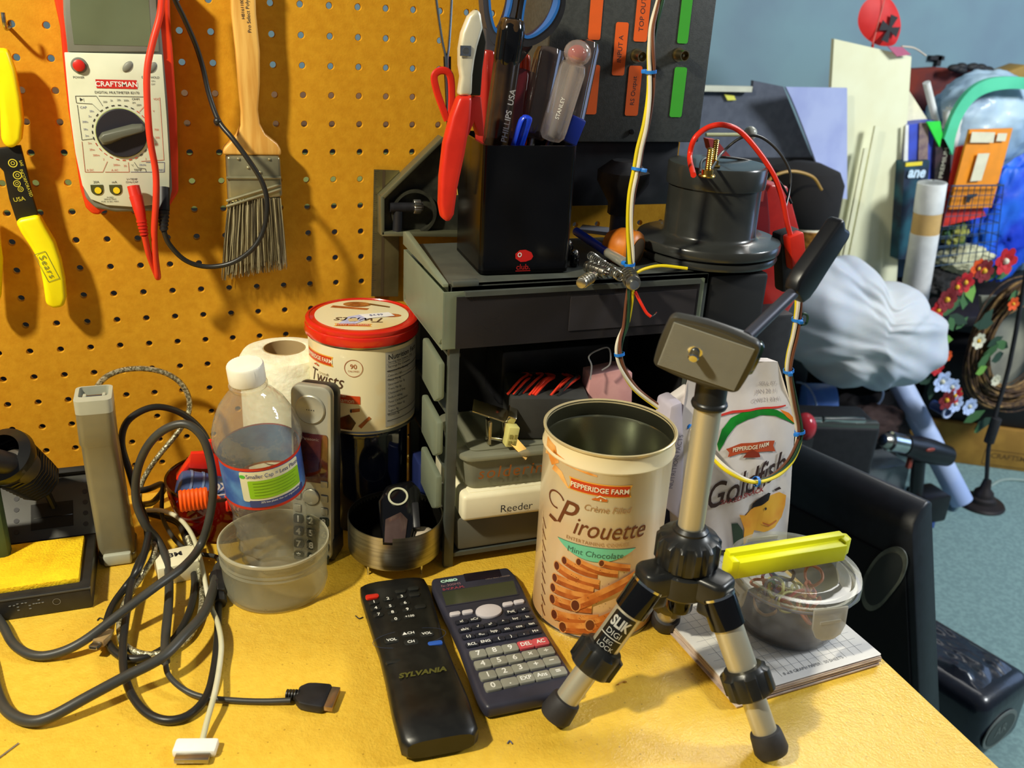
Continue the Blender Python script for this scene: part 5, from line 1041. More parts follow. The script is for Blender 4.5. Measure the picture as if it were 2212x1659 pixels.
# screwdrivers and pens in the cup
def driver(name, top, bot, r, m_, label, cap=None, flutes=6, y0=-.14, y1=-.14, letters=None, ball=None):
    P1 = YP(top[0], top[1], y0); P0 = YP(bot[0], bot[1], y1); t = thing(name, P0, label, 'screwdriver'); ax = P1-P0; h = ax.length; MM = T(P0, ax)
    b = MB(); hb = h if ball is None else h*.83
    b.lathe([(0, 0), (r*.7, 0), (r*.95, .004), (r, .010), (r, hb-.006), (r*.85, hb-.001), (r*.5, hb+.0005), (0, hb+.0008)], m_, MM, 48, mod=lambda a, z: 1-.07*(1+math.cos(a*flutes))*(1 if .006 < z < hb-.003 else .3))
    if letters: 
        cdir = MM.to_3x3().inverted() @ (CAM-P0); th_ = math.atan2(cdir.y, cdir.x)
        b.text(letters, .0044, INKW, fn=lambda x, y: MM @ V(((r+.0002)*math.cos(th_-y/r), (r+.0002)*math.sin(th_-y/r), x+hb*.45)))
    b.build('handle', t)
    b = MB(); b.cyl(P0+ax.normalized()*.002, P0-ax.normalized()*.055, .003, STL, n=12); b.build('shank', t)
    if ball: b = MB(); b.sph((0, 0, 0), r*.95, m_, MM @ Matrix.Translation((0, 0, h*.93)), 20, (1, 1, .9)); b.sph((0, 0, 0), r*.66, ball, MM @ Matrix.Translation((0, 0, h*.92)), 20, (1, 1, .9)); b.lathe([(r*.5, hb), (r*.62, hb+.003), (r*.5, hb+.006)], m_, MM, 24); b.build('handle_end', t, label='clear red rounded end')
    if cap: b = MB(); b.lathe([(0, h+.001), (r*.6, h+.0005), (r*.9, h-.004), (r*1.02, h-.010), (r*1.02, h-.030), (r*.9, h-.034), (0, h-.034)], cap, MM, 24); b.build('cap', t)
ACL = clear('amber_clear_acetate', (228, 216, 206), .30, .06, 1.6); ASM = clear('smoky_clear_acetate', (110, 96, 92), .5, .06, 1.6); AMR = clear('ruby_clear_acetate', (120, 40, 50), .6, .06, 1.5)
driver('screwdriver', (1252, 100), (1190, 300), .0118, ACL, 'clear-handled screwdriver with a red rounded end leaning right in the pencil cup', y0=-.165, y1=-.150, letters='STANLEY', ball=mat('ruby_ball', (196, 40, 36), .08, trans=.25))
driver('screwdriver', (1190, 104), (1150, 300), .0128, ASM, 'smoky clear fluted screwdriver standing behind the blue pen in the pencil cup', y0=-.125, y1=-.135)
driver('screwdriver', (1108, 40), (1068, 320), .0108, mat('dark_amber_acetate', (40, 30, 24), .12, col2=(70, 52, 30), nscale=20), 'long black-capped screwdriver printed PHILLIPS between the scissor handles', cap=BLKG, y0=-.155, y1=-.150)
driver('screwdriver', (1120, 150), (1100, 320), .0125, AMR, 'dark ruby screwdriver handle behind the long black-capped one', y0=-.115, y1=-.13)
driver('screwdriver', (1270, 90), (1225, 300), .0115, ASM, 'smoky screwdriver handle leaning behind the clear one with the red end', y0=-.110, y1=-.125)
driver('screwdriver', (1052, 110), (1044, 320), .0080, mat('clear_red_handle', (190, 50, 40), .12, trans=.3), 'slim red screwdriver handle standing just right of the cutters', y0=-.13, y1=-.14)
driver('screwdriver', (1130, 118), (1122, 320), .0070, mat('orange_red_handle', (236, 70, 30), .2), 'small orange-red screwdriver handle peeping out behind the scissors', y0=-.105, y1=-.12)
P_t, P_b = YP(1096, 240, -.1665), YP(1086, 296, -.1665); b = MB(); b.text('PHILLIPS  USA', .0068, INKW, basis(P_b.lerp(P_t, 1.0)+V((.001, -.0005, -.004)), P_t-P_b, V((-1, 0, 0))), shear=.1, bold=.0001); 
d0 = bpy.data.objects.get('screwdriver.002'); b.build('printed_text', d0, label='white printed text')
def pen(top, bot, y0, y1, r, m_, label, clip=True):
    P1, P0 = YP(top[0], top[1], y0), YP(bot[0], bot[1], y1); t = thing('ballpoint_pen', P0, label, 'pen'); ax = P1-P0; b = MB(); b.cyl(P0, P1, r, m_, n=20, b=r*.5); b.build('pen_cap', t)
    if clip: b = MB(); s_ = V((-r*1.25, -r*.6, 0)); b.tube([P1+s_*.3-ax.normalized()*.002, P1+s_-ax.normalized()*.004, P0+s_+ax*.1], r*.38, m_, 8, 3, flat=(1.6, .7)); b.build('pen_clip', t)
BLU = mat('pen_cap_blue', (24, 60, 196), .25)
pen((1140, 250), (1115, 330), -.172, -.165, .0046, BLU, 'blue pen cap with its clip at the front rim of the pencil cup')
b = MB(); p = YP(1236, 285, -.14); b.box((0, 0, 0), (.014, .010, .026), mat('blue_plastic_block', (20, 44, 140), .3), T(p, rot=Matrix.Rotation(.35, 3, 'Y')), b=.002); b.build('blue_eraser', label='dark blue square eraser at the right rim of the pencil cup', cat='eraser')
# ---------------------------------------------------------------- small parts on the unit's top, right of the cup
ZT = .2665
b = MB(); PNW = mat('pen_silver', (214, 212, 196), .2, .7); p0, p1 = ZP(1245, 500, ZT+.012), ZP(1312, 545, ZT+.010); p2 = ZP(1350, 568, ZT+.009)
t = thing('ballpoint_pen', p1, 'blue pen with a silver tip section lying on the drawer unit beside the pencil cup', 'pen'); b.cyl(p0, p1, .0040, BLU, n=18); b.build('barrel', t); b = MB(); b.cyl(p1, p2, .0044, PNW, n=18, b=.001); b.build('tip_section', t)
b = MB(); p = YP(1362, 538, -.165); ax = V((.55, -.8, -.1)); OW = mat('orange_wood_knob', (206, 118, 30), .4, col2=(160, 80, 16), nscale=30); MM = T(p-ax*.016, ax)
t = thing('wooden_handle', p, 'orange turned wooden tool handle lying on the drawer unit', 'tool handle')
b.lathe([(0, -.010), (.010, -.008), (.016, .002), (.0175, .010), (.0165, .016), (.0172, .018), (.0160, .021), (.0125, .023), (.0085, .022), (0, .022)], OW, MM, 36); b.build('turned_handle', t)
b = MB(); b.lathe([(0, .0222), (.0095, .0225), (.0115, .0232), (.0095, .0236), (0, .0232)], mat('brown_end_cap', (84, 66, 44), .5), MM, 30); b.build('end_disc', t)
def coil(b, p0, p1, r, rw, m_, turns):
    p0 = V(p0); p1 = V(p1); d = p1-p0; MM = T(p0, d); n_ = turns*10; b.tube([(r*math.cos(2*math.pi*k/10), r*math.sin(2*math.pi*k/10), d.length*k/n_) for k in range(n_+1)], rw, m_, 5, 0, M=MM)
b = MB(); coil(b, ZP(1275, 552, ZT+.008), ZP(1340, 598, ZT+.008), .0036, .0006, STL, 18); b.build('metal_spring', label='thin steel coil spring lying diagonally on the drawer unit', cat='spring')
for k, (pa, pb, r, lab) in enumerate((((1268, 575), (1310, 590), .0052, 'stubby nickel cable connector on the drawer unit, upper of the two loose ones'), ((1354, 590), (1368, 612), .0062, 'ribbed nickel connector at the drawer unit front edge under the wire bundle'), ((1255, 612), (1280, 596), .0045, 'nickel connector with an open round end at the drawer unit front edge'))):
    t = thing('cable_connector', ZP(*pa, ZT), lab, 'connector'); b = MB(); A, B_ = ZP(*pa, ZT+r+.0004), ZP(*pb, ZT+r+.0004); d = (B_-A)
    b.cyl(A, B_, r, STL, n=20, b=.0006); n_ = d.normalized()
    for j in range(4): b.tube([A+d*(.15+.2*j), A+d*(.15+.2*j)+n_*.0008], r*1.12, STL, 18, 0)
    b.build('barrel', t); b = MB(); b.cyl(B_, B_+n_*.005, r*.62, CHR, n=16); b.build('pin_sleeve', t)
for k, (px, py, s_) in enumerate(((1225, 560, .006), (1240, 575, .005))):
    b = MB(); p = ZP(px, py, ZT); b.cyl((p.x, p.y, ZT), (p.x, p.y, ZT+s_*2.2), s_*.8, BLKG, n=16, b=.001); b.sph((p.x, p.y, ZT+s_*2.4), s_*.6, CHR); b.build('control_knob', label=('small black knob with a steel tip close to the pencil cup' if k == 0 else 'second small black knob with a steel tip, nearer the front edge'), cat='knob')
b = MB(); p0, p1 = ZP(1250, 497, ZT+.003), ZP(1385, 512, ZT+.003); b.box((.5*(p1-p0).length, .008, 0), ((p1-p0).length, .022, .004), mat('grey_rule', (150, 152, 160), .4), basis(p0, p1-p0, (0, 1, 0)), b=.001); b.build('plastic_rule', label='grey flat strip lying at the back of the drawer unit top', cat='strip')
# ---------------------------------------------------------------- black pipe fitting with terminals
FC = V((.602, -.150, 0)); ABS = mat('black_abs_satin', (44, 45, 42), .26, col2=(50, 51, 48), nscale=30, coat=.2); FT = T(FC)
t = thing('pipe_fitting', (FC.x, FC.y, ZT), 'large black pipe fitting with a wide flange and brass terminals, right of the pencil cup', 'pipe fitting')
b = MB(); b.lathe([(0, ZT), (.060, ZT), (.064, ZT+.001), (.0650, ZT+.004), (.0640, ZT+.007), (.061, ZT+.008), (.061, ZT+.010), (.0660, ZT+.010), (.0665, ZT+.012), (.0665, ZT+.017), (.0655, ZT+.0185), (.047, ZT+.0195), (.0440, ZT+.021), (.0425, ZT+.024), (.0420, ZT+.060), (.0420, ZT+.0675)], ABS, FT, 72); b.build('flange_body', t)
b = MB(); b.lathe([(.0420, ZT+.066), (.0445, ZT+.0665), (.0448, ZT+.068), (.0448, ZT+.084), (.0438, ZT+.0856), (.040, ZT+.086), (0, ZT+.086)], ABS, FT, 72); b.build('end_cap', t)
tz = ZT+.086
for k, (px, py) in enumerate(((1527, 382), (1540, 360))):
    p = ZP(px, py, tz); b = MB(); b.lathe([(0, 0), (.0065, 0), (.0070, .001), (.0065, .002), (.0048, .002), (.0048, .006), (.0022, .006)], BRS, T((p.x, p.y, tz)), 6 if k else 24)
    b.lathe([(.0022, .006)]+[(.0022+.0004*(j % 2), .006+.0008*j) for j in range(22)]+[(0, .024)], BRS, T((p.x, p.y, tz)), 16); b.build('terminal_bolt', t, label='brass threaded terminal')
def cable(name, pts, r, m_, label, cat='wire', n=8, group=None, parent=None):
    b = MB(); b.tube(pts, r, m_, n, 6); return b.build(name, parent, label=label, cat=cat, group=group)
RW = mat('red_wire', (232, 44, 22), .35)
t = thing('banana_lead', ZP(1500, 385, tz), 'red lead arching from the pipe fitting terminal to a plug behind the tripod handle', 'lead')
b = MB(); b.tube([ZP(1498, 378, tz+.001), YP(1490, 340, -.165), YP(1500, 300, -.165), YP(1530, 275, -.165), YP(1565, 270, -.17), (YP(1600, 285, -.17)), YP(1640, 330, -.175), YP(1672, 380, -.18), YP(1690, 430, -.18), YP(1700, 480, -.18), YP(1708, 510, -.18)], .0024, RW, 10, 6); b.build('cord', t)
b = MB(); p0, p1 = YP(1706, 508, -.18), YP(1728, 572, -.18); b.box((0, 0, 0), (.016, .012, (p1-p0).length), RED, T((p0+p1)/2, rot=Matrix.Rotation(math.radians(-18), 3, 'Y')), b=.002); b.build('plug', t)
t = thing('banana_lead', ZP(1540, 360, tz), 'thin black lead curving from the pipe fitting terminal toward the red tool', 'lead')
b = MB(); b.tube([ZP(1536, 366, tz+.004), YP(1560, 330, -.14), YP(1600, 298, -.14), YP(1640, 295, -.145), YP(1680, 325, -.15), YP(1706, 370, -.155), YP(1705, 410, -.16), YP(1696, 450, -.17)], .0013, BLKC, 8, 6); b.build('cord', t)
b = MB(); b.tube([ZP(1512, 372, tz+.002), YP(1520, 345, -.14), YP(1570, 340, -.14), YP(1640, 355, -.14), YP(1685, 395, -.15), YP(1710, 440, -.16)], .0012, BLKC, 8, 6); b.build('cord', t)
b = MB(); p = YP(1700, 560, -.165); b.box((0, 0, 0), (.022, .016, .060), BLKM, T(p, rot=Matrix.Rotation(math.radians(-14), 3, 'Y')), b=.003); b.build('plug', t)
# black riser box under the overhanging fitting, right of the drawer unit
b = MB(); b.box((.6065, -.157, .132), (.062, .094, .262), mat('black_riser', (20, 20, 20), .5), b=.004); b.build('black_box', label='tall black box standing right of the drawer unit under the flange', cat='box')
# ---------------------------------------------------------------- enclosure with labels behind
t = thing('equipment_enclosure', (.54, -.045, .36), 'dark grey metal enclosure with orange and green stickers hanging behind the pencil cup', 'enclosure')
EN = mat('enclosure_grey', (66, 68, 66), .55, col2=(58, 60, 58), nscale=300, bump=.15, bscale=800)
xa, xb, zb_ = .458, .6215, .3595
b = MB(); b.box(((xa+xb)/2, -.045, (zb_+.58)/2), (xb-xa, .070, .58-zb_), EN, b=.0015); b.build('cabinet', t)
b = MB(); b.box(((xa+.61)/2, -.040, zb_-.032), (.61-xa-.004, .055, .062), BLK, b=.002); b.build('lower_housing', t, label='black lower housing')
b = MB(); b.cyl(YP(1365, 285, -.0805), YP(1365, 285, -.083), .0026, BLK, n=16, b=.0008); b.build('screw_head', t)
OS = mat('orange_sticker', (240, 96, 12), .6); GSt = mat('green_sticker', (60, 172, 40), .6); yE = -.0803
def stick(pts, m_, lab, txt=None, ts=.008, rot=90, n0=0):
    (x0, z0), (x1, z1), (x2, z2), (x3, z3) = [xz(a, c, yE) for a, c in pts]; cx = (x0+x1+x2+x3)/4; cz = (z0+z1+z2+z3)/4; w_ = (abs(x1-x0)+abs(x2-x3))/2; h_ = (abs(z0-z3)+abs(z1-z2))/2
    b = MB(); b.prism(rrect(w_, h_, .0020, 4, cx, cz), -yE, -yE+.0004, m_, FR(0))
    if txt: b.text(txt, ts, INK if rot == 90 else INK, FR(0) @ Matrix.Translation((cx, cz, -yE+.0005)) @ Matrix.Rotation(math.radians(rot), 4, 'Z'), shear=.05)
    return b.build('sticker', t, label=lab)
stick([(1278, -60), (1306, -60), (1298, 86), (1272, 86)], OS, 'orange sticker at upper left')
stick([(1380, -60), (1408, -60), (1400, 90), (1370, 90)], OS, 'orange sticker with handwriting near the upper middle', 'TOP OUTPUT', .0066)
stick([(1480, -60), (1500, -60), (1488, 94), (1462, 94)], GSt, 'upper green sticker')
stick([(1330, 48), (1358, 48), (1348, 163), (1322, 163)], OS, 'orange sticker with dark handwriting', 'INPUT A', .0062, -90 if False else 90)
stick([(1358, 142), (1388, 142), (1377, 250), (1350, 250)], OS, 'lower orange sticker with handwriting', 'RS Output', .0060)
stick([(1455, 145), (1482, 145), (1474, 253), (1449, 253)], GSt, 'lower green sticker')
stick([(1268, 140), (1294, 140), (1290, 247), (1264, 247)], OS, 'lower left orange sticker behind the screwdriver')
for px, py, dx in ((1374, 120, .002), (1464, 118, .004)):
    p = YP(px, py, -.080); b = MB(); b.lathe([(0, 0), (.0062, 0), (.0062, .002), (.0048, .002), (.0048, .012), (.0040, .012), (.0040, .004), (.0012, .004), (.0012, .010), (0, .010)], mat('dull_nickel', (176, 160, 120), .28, 1.), T(p, (dx*20, -1, -.02)), 28)
    b.sph((.0052, 0, .009), .0012, STL, T(p, (dx*20, -1, -.02)), 8); b.build('coax_socket', t)
# black adapter below the enclosure
b = MB(); p = YP(1345, 395, -.10); b.lathe([(0, .0), (.012, 0), (.012, .010), (.0245, .030), (.0245, .040), (.012, .050), (0, .050)], BLKM, T((p.x, p.y, .296), rz=.2), 8); b.build('black_plug', t, label='black angular plug under the housing')
b = MB(); b.cyl((p.x, p.y, .268), (p.x, p.y, .298), .0085, mat('plug_grey_stem', (60, 64, 76), .4), n=16); b.build('plug_stem', t)
# ---------------------------------------------------------------- wire bundle with blue ties
t = thing('wire_bundle', YP(1360, 620, -.215), 'twisted bundle of yellow, white, brown and green wires with blue ties hanging past the tripod', 'wire bundle')
YW = mat('yellow_wire', (226, 204, 20), .4); WW = mat('white_wire', (224, 216, 196), .4); BW = mat('brown_wire', (112, 66, 44), .4); GW = mat('green_wire', (30, 62, 40), .4)
path = [(1440, -40, -.20), (1424, 10, -.205), (1410, 60, -.208), (1406, 110, -.21), (1406, 155, -.21), (1404, 210, -.21), (1396, 270, -.212), (1384, 320, -.213), (1376, 365, -.214), (1364, 420, -.215), (1359, 480, -.216), (1360, 540, -.2165), (1360, 578, -.2165), (1361, 612, -.217), (1358, 650, -.219), (1352, 700, -.221), (1340, 735, -.224), (1338, 765, -.226), (1348, 800, -.228), (1375, 840, -.232), (1420, 876, -.238), (1462, 904, -.246), (1486, 920, -.252), (1520, 955, -.262), (1545, 990, -.285), (1580, 1020, -.300), (1625, 1040, -.306), (1670, 1030, -.304), (1705, 1000, -.298), (1724, 960, -.293), (1727, 925, -.290), (1715, 870, -.290), (1704, 810, -.290), (1706, 770, -.290), (1716, 725, -.290), (1722, 690, -.290), (1726, 650, -.290), (1722, 600, -.285)]
base = spl([YP(a, c, y) for a, c, y in path], 5)
for ph, m_, r in ((0, YW, .00155), (90, WW, .00150), (180, BW, .00140), (270, GW, .00140)):
    pts = []
    for k, p in enumerate(base):
        a = math.radians(ph)+k*.085+.7*math.sin(k*.09); rad = .0022+.0006*math.sin(k*.21+ph); pts.append(p+V((rad*math.cos(a), rad*math.sin(a)*.8, .2*rad*math.sin(a*1.3))))
    b = MB(); b.tube(pts, r, m_, 8, 2); b.build('wire', t)
TB = mat('cable_tie_blue', (30, 120, 214), .4)
def tie(px, py, y, dirpx=None):
    p = YP(px, py, y); i = min(range(1, len(base)-1), key=lambda k: (base[k]-p).length); d = (base[i+1]-base[i-1]).normalized(); MM = T(base[i], d); b = MB()
    b.lathe([(.0040, -.0012), (.0046, -.0012), (.0046, .0012), (.0040, .0012)], TB, MM, 16); b.box((0, 0, 0), (.0042, .0036, .0030), TB, MM @ Matrix.Rotation(-.4, 4, 'Z') @ Matrix.Translation((.006, 0, 0)), b=.0005); b.build('cable_tie', t, label='blue cable tie')
for a in ((1406, 155, -.21), (1376, 365, -.214), (1360, 570, -.2165), (1338, 765, -.226), (1486, 918, -.252), (1630, 1040, -.306), (1727, 935, -.290), (1704, 800, -.290), (1720, 688, -.290)): tie(*a)
b = MB(); b.tube([YP(1374, 590, -.218), YP(1395, 580, -.222), YP(1430, 574, -.228), YP(1485, 580, -.236)], .0013, YW, 8, 5); b.build('loose_wire', t, label='short loose yellow wire')
b = MB(); b.tube([YP(1372, 630, -.22), YP(1382, 650, -.225), YP(1396, 675, -.228), YP(1406, 684, -.23)], .0013, RW, 8, 5); b.build('loose_wire', t, label='short loose red wire')
b = MB(); b.tube([YP(1406, 684, -.23), YP(1414, 680, -.23), YP(1419, 674, -.23)], .0005, CHR, 5, 3); b.build('bare_wire_end', t)
b = MB(); b.tube([YP(1726, 690, -.291), YP(1734, 678, -.291), YP(1744, 682, -.291), YP(1742, 698, -.291), YP(1730, 702, -.291)], .0011, GW, 8, 5); b.build('loose_wire', t, label='small green wire loop')
# ================================================================== TRIPOD
AL = mat('champagne_aluminium', (198, 192, 170), .34, .55, col2=(188, 182, 160), nscale=20, aniso=(1, 1, .1)); TB_ = mat('tripod_black', (27, 28, 28), .33, col2=(34, 35, 35), nscale=60); TBM = mat('tripod_foot_rubber', (38, 37, 40), .6, col2=(46, 45, 48), nscale=80)
HUB = V((.4535, -.410, 0)); t = thing('tripod', V((.4535, -.410, 0)), 'small table tripod with champagne metal legs and column, handle raised to the right', 'tripod')
b = MB(); b.cyl((HUB.x, HUB.y, .118), (HUB.x-.0005, HUB.y, .245), .0090, AL, n=40); b.build('column', t, label='champagne metal centre column')
b = MB(); HM = T((HUB.x, HUB.y, 0)); gp = lambda a, z: 1+.045*(1 if math.sin(a*13) > 0 else -1)*(1 if z > .1215 and z < .141 else 0)
b.lathe([(.0092, .118), (.0150, .118), (.0205, .120), (.0218, .123), (.0218, .139), (.0200, .142), (.0150, .1435), (.0120, .147), (.0095, .147)], TB_, HM, 104, mod=gp)
b.lathe([(.0092, .1435), (.0125, .1435), (.0125, .1480), (.0105, .1500), (.0092, .1500)], TB_, HM, 40); b.build('column_collar', t, label='ribbed black locking collar')
feet = {'L': V((.3610, -.4110, 0)), 'R': V((.4955, -.4870, 0)), 'B': V((.4930, -.3350, 0))}
b = MB()
outline = []
tops = {}
for k, F_ in feet.items():
    d = (F_-HUB); d.z = 0; d.normalize(); tops[k] = V((HUB.x, HUB.y, .112))+d*.0265
    pd = V((-d.y, d.x, 0)); MM = basis((HUB.x, HUB.y, 0), d, pd)
    b.prism([(-.006, -.013), (.014, -.0125), (.030, -.0120), (.036, -.009), (.036, .009), (.030, .0120), (.014, .0125), (-.006, .013)], .1005, .1205, TB_, MM, b=.004, seg=3)
    b.prism([(.018, -.0115), (.034, -.0115), (.034, .0115), (.018, .0115)], .092, .106, TB_, MM, b=.003)
b.lathe([(0, .096), (.018, .097), (.022, .101), (.022, .117), (.018, .1195), (0, .1195)], TB_, HM, 48); b.cyl((HUB.x, HUB.y, .080), (HUB.x, HUB.y, .098), .0095, BLKG, n=28, b=.002)
b.build('leg_hub', t, label='black three-armed leg hub')
for k, F_ in feet.items():
    A = tops[k]+V((0, 0, -.004)); d = F_+V((0, 0, .004))-A; L_ = d.length; MM = T(A, d)
    lg = MB(); lg.lathe([(0, .010), (.0098, .010), (.0104, .0105), (.0104, L_*.55), (0, L_*.55)], AL, MM, 40)
    # keep each leg one part with its fittings as sub-parts
    leg = lg.build('leg', t)
    b = MB(); b.lathe([(0, .002), (.0120, .002), (.0124, .004), (.0124, L_*.20), (.0116, L_*.205)], BLKG if k != 'B' else TB_, MM, 40); b.lathe([(.0100, .0005), (.0127, .0008), (.0127, .0026), (.0120, .0028)], CHR, MM, 40); b.build('leg_cap', leg, label='glossy black sleeve with a bright ring')
    b = MB(); g2_ = lambda a, z: 1+(.07 if math.sin(a*6) > .2 else -.05)*(1 if L_*.485 < z < L_*.615 else .0)
    b.lathe([(.0105, L_*.455), (.0135, L_*.46), (.0150, L_*.478), (.0165, L_*.49), (.0165, L_*.61), (.0150, L_*.625), (.0110, L_*.635), (.0085, L_*.635)], TB_, MM, 96, mod=g2_); b.build('leg_lock', leg, label='ribbed black twist lock')
    b = MB(); b.lathe([(.0082, L_*.60), (.0086, L_*.62), (.0086, L_*.88)], AL, MM, 36); b.build('lower_tube', leg)
    b = MB(); b.lathe([(.0084, L_*.852), (.0106, L_*.858), (.0112, L_*.875), (.0122, L_*.97), (.0108, L_*.995), (.006, L_+.001), (0, L_+.0015)], TBM, MM, 36); b.build('rubber_foot', leg, label='black rubber foot')
    if k == 'L':
        cdir = MM.to_3x3().inverted() @ (CAM-A); th_ = math.atan2(cdir.y, cdir.x); rl = .0104
        b = MB(); SIL_ = mat('sticker_silver', (206, 206, 200), .25, .3); sf = lambda o_, c_=0.: (lambda u, v: MM @ V(((rl+o_)*math.cos(th_-u/rl), (rl+o_)*math.sin(th_-u/rl), L_*.335+c_-v)))
        b.decal(rrect(.0180, .0300, .0012, 3, 0, 0), mat('leg_sticker_black', (18, 18, 18), .25), sf(.0003, .001), .002)
        b.text('SLIK', .0105, SIL_, fn=lambda x, y: sf(.0005, -.0065)(x, y), bold=.0004, cut=.002, sx=.72)
        b.text('DIGI', .0060, SIL_, fn=lambda x, y: sf(.0005, .0015)(x, y), cut=.002)
        b.decal([(-.009, -.0004), (.009, -.0004), (.009, .0004), (-.009, .0004)], SIL_, sf(.0005, .0050), .002)
        b.text('LEG', .0042, SIL_, fn=lambda x, y: sf(.0005, .0085)(x, y), cut=.002)
        b.text('LOCK', .0048, SIL_, fn=lambda x, y: sf(.0005, .0130)(x, y), cut=.002)
        b.build('leg_label', leg, label='black and silver sticker')
# head
b = MB(); b.lathe([(.0088, .2400), (.0112, .2405), (.0120, .2425), (.0116, .2440), (.0104, .2450), (.0104, .2580), (0, .2585)], TB_, HM, 44); b.build('column_top', t, label='black stepped collar')
PC = V((.4318, -.4298, .2850)); PXv = V((.815, -.539, -.211)).normalized(); PYv = V((-.076, -.461, .884)); PN = PXv.cross(PYv).normalized(); 
HM2 = basis(PC, PXv, PYv)
pw, ph = .0562, .0466
def bulge(w_, h_, r, bx=.003, by=.0025):
    P_ = rrect(w_, h_, r, 5); out_ = []
    n_ = len(P_)
    for i in range(n_):
        a_ = P_[i]; c_ = P_[(i+1) % n_]; out_.append(a_)
        if abs(a_[0]-c_[0])+abs(a_[1]-c_[1]) > .01:
            for q in (.2, .35, .5, .65, .8):
                x = a_[0]+(c_[0]-a_[0])*q; y = a_[1]+(c_[1]-a_[1])*q; s_ = 1-(2*q-1)**2
                if abs(a_[1]-c_[1]) < 1e-6: y += math.copysign(by*s_, y)
                else: x += math.copysign(bx*.3*s_, x)
                out_.append((x, y))
    return out_
HGR = mat('head_satin_black', (56, 56, 54), .4, col2=(60, 60, 57)); 
b = MB(); b.prism(bulge(pw, ph, .0055), -.0055, 0, HGR, HM2, b=.0014); b.build('camera_plate', t, label='charcoal quick plate')
RIB = mat('rib_groove_shade', (74, 73, 66), .6, col2=(68, 67, 60)); RIB2 = mat('rib_crest_lit', (150, 149, 138), .5)  # rib shading put into the colour: lighter crests, darker grooves
b = MB(); inn = bulge(pw-.0055, ph-.0055, .0040); b.prism(inn, 0, .0004, RIB, HM2)
yy = -.0190
while yy < .0191:
    xx = (pw-.0065)/2-.0006*0
    b.box((0, yy, .0007), (2*xx, .00052, .0007), RIB2, HM2); yy += .00115
b.build('ribbed_pad', t, label='ribbed grey rubber pad')
b = MB(); sx_ = -.0065; b.lathe([(0, 0), (.0046, 0), (.0050, .0008), (.0040, .0012), (.0033, .0012), (.0033, .0062), (.0026, .0070), (0, .0072)], CHR, HM2 @ Matrix.Translation((sx_, .0015, 0)), 28); b.build('camera_screw', t, label='shiny camera screw')
b = MB(); b.box((.006, -.007, -.017), (.036, .030, .022), TB_, HM2, b=.006, seg=3); b.box((.0205, -.008, -.016), (.014, .034, .020), TB_, HM2, b=.006, seg=3)
b.cyl(HM2 @ V((.006, -.010, -.020)), V((HUB.x, HUB.y, .256)), .0100, TB_, n=28); b.build('head_body', t, label='black tilt head body')
b = MB(); b.lathe([(0, .003), (.0120, .003), (.0140, .0012), (.0145, 0)], mat('dark_green_knob', (16, 44, 22), .2, col2=(20, 54, 28), coat=.4), HM2 @ Matrix.Translation((.0295, -.006, -.018)) @ Matrix.Rotation(math.pi/2, 4, 'Y') @ Matrix.Scale(.55, 4, (1, 0, 0)), 36); b.build('tilt_knob', t, label='dark green oval cap')
h0_ = HM2 @ V((.021, .006, -.022)); h1_ = YP(1728, 618, -.405); h2_ = YP(1822, 476, -.395)
b = MB(); b.cyl(h0_, h1_, .0040, mat('handle_rod_grey', (86, 88, 100), .35, .6), n=20); b.build('handle_rod', t, label='grey metal handle rod')
b = MB(); dh = (h2_-h1_); Lh = dh.length; HX = basis(h1_-dh.normalized()*.004, dh, V((1, .35, .1)))
b.prism([(-.004, -.0075), (.002, -.0112), (.010, -.0118), (Lh*.5, -.0108), (Lh-.002, -.0102), (Lh+.0015, -.0075), (Lh-.001, 0), (Lh+.0015, .0070), (Lh-.002, .0100), (Lh*.5, .0105), (.010, .0112), (.002, .0105), (-.004, .0072)], -.0055, .0055, mat('handle_grip_black', (16, 17, 20), .35, col2=(20, 21, 25), nscale=60), HX, b=.003, seg=3); b.build('handle_grip', t, label='flat black handle grip')
# ================================================================== RIGHT SIDE OF THE DESK
# notepad
NF, NR = V((.4985, -.4370, 0)), V((.6380, -.4280, 0)); nx_ = (NR-NF).normalized(); NM_ = basis(NF, nx_, V((0, 0, 1)).cross(nx_)); NW = (NR-NF).length; NH = .192
t = thing('notepad', NF+V((.07, .09, 0)), 'pad of white graph paper lying under the clear food container', 'notepad')
PPR = mat('white_paper', (226, 224, 220), .8, col2=(218, 216, 214)); PPE = mat('paper_edges', (206, 190, 176), .8, col2=(170, 150, 140), nscale=900, aniso=(.05, .05, 1)); rnd = random.Random(2)
b = MB()
for k in range(8):
    dx, dy = rnd.uniform(-.0012, .0012), rnd.uniform(-.0012, .0012); b.box((NW/2+dx, NH/2+dy, .0007+.0013*k), (NW, NH, .00115), PPE if k < 7 else PPR, NM_)
b.flat(rrect(NW-.0005, NH-.0005, .001, 2, NW/2, NH/2), .0106, PPR, NM_)
GL = mat('faint_grid_ink', (182, 184, 190), .8)
for k in range(1, 22): b.box((NW/2, .008+k*.0080, .01072), (NW-.012, .00022, .0001), GL, NM_)
for k in range(1, 16): b.box((.006+k*.0080, NH/2, .01072), (.00022, NH-.014, .0001), GL, NM_)
b.text('8 x 8 GRAPH PAPER   50 SHEETS', .0042, mat('faint_text', (110, 112, 118), .8), NM_ @ Matrix.Translation((.078, .0085, .0109)))
b.build('paper_block', t)
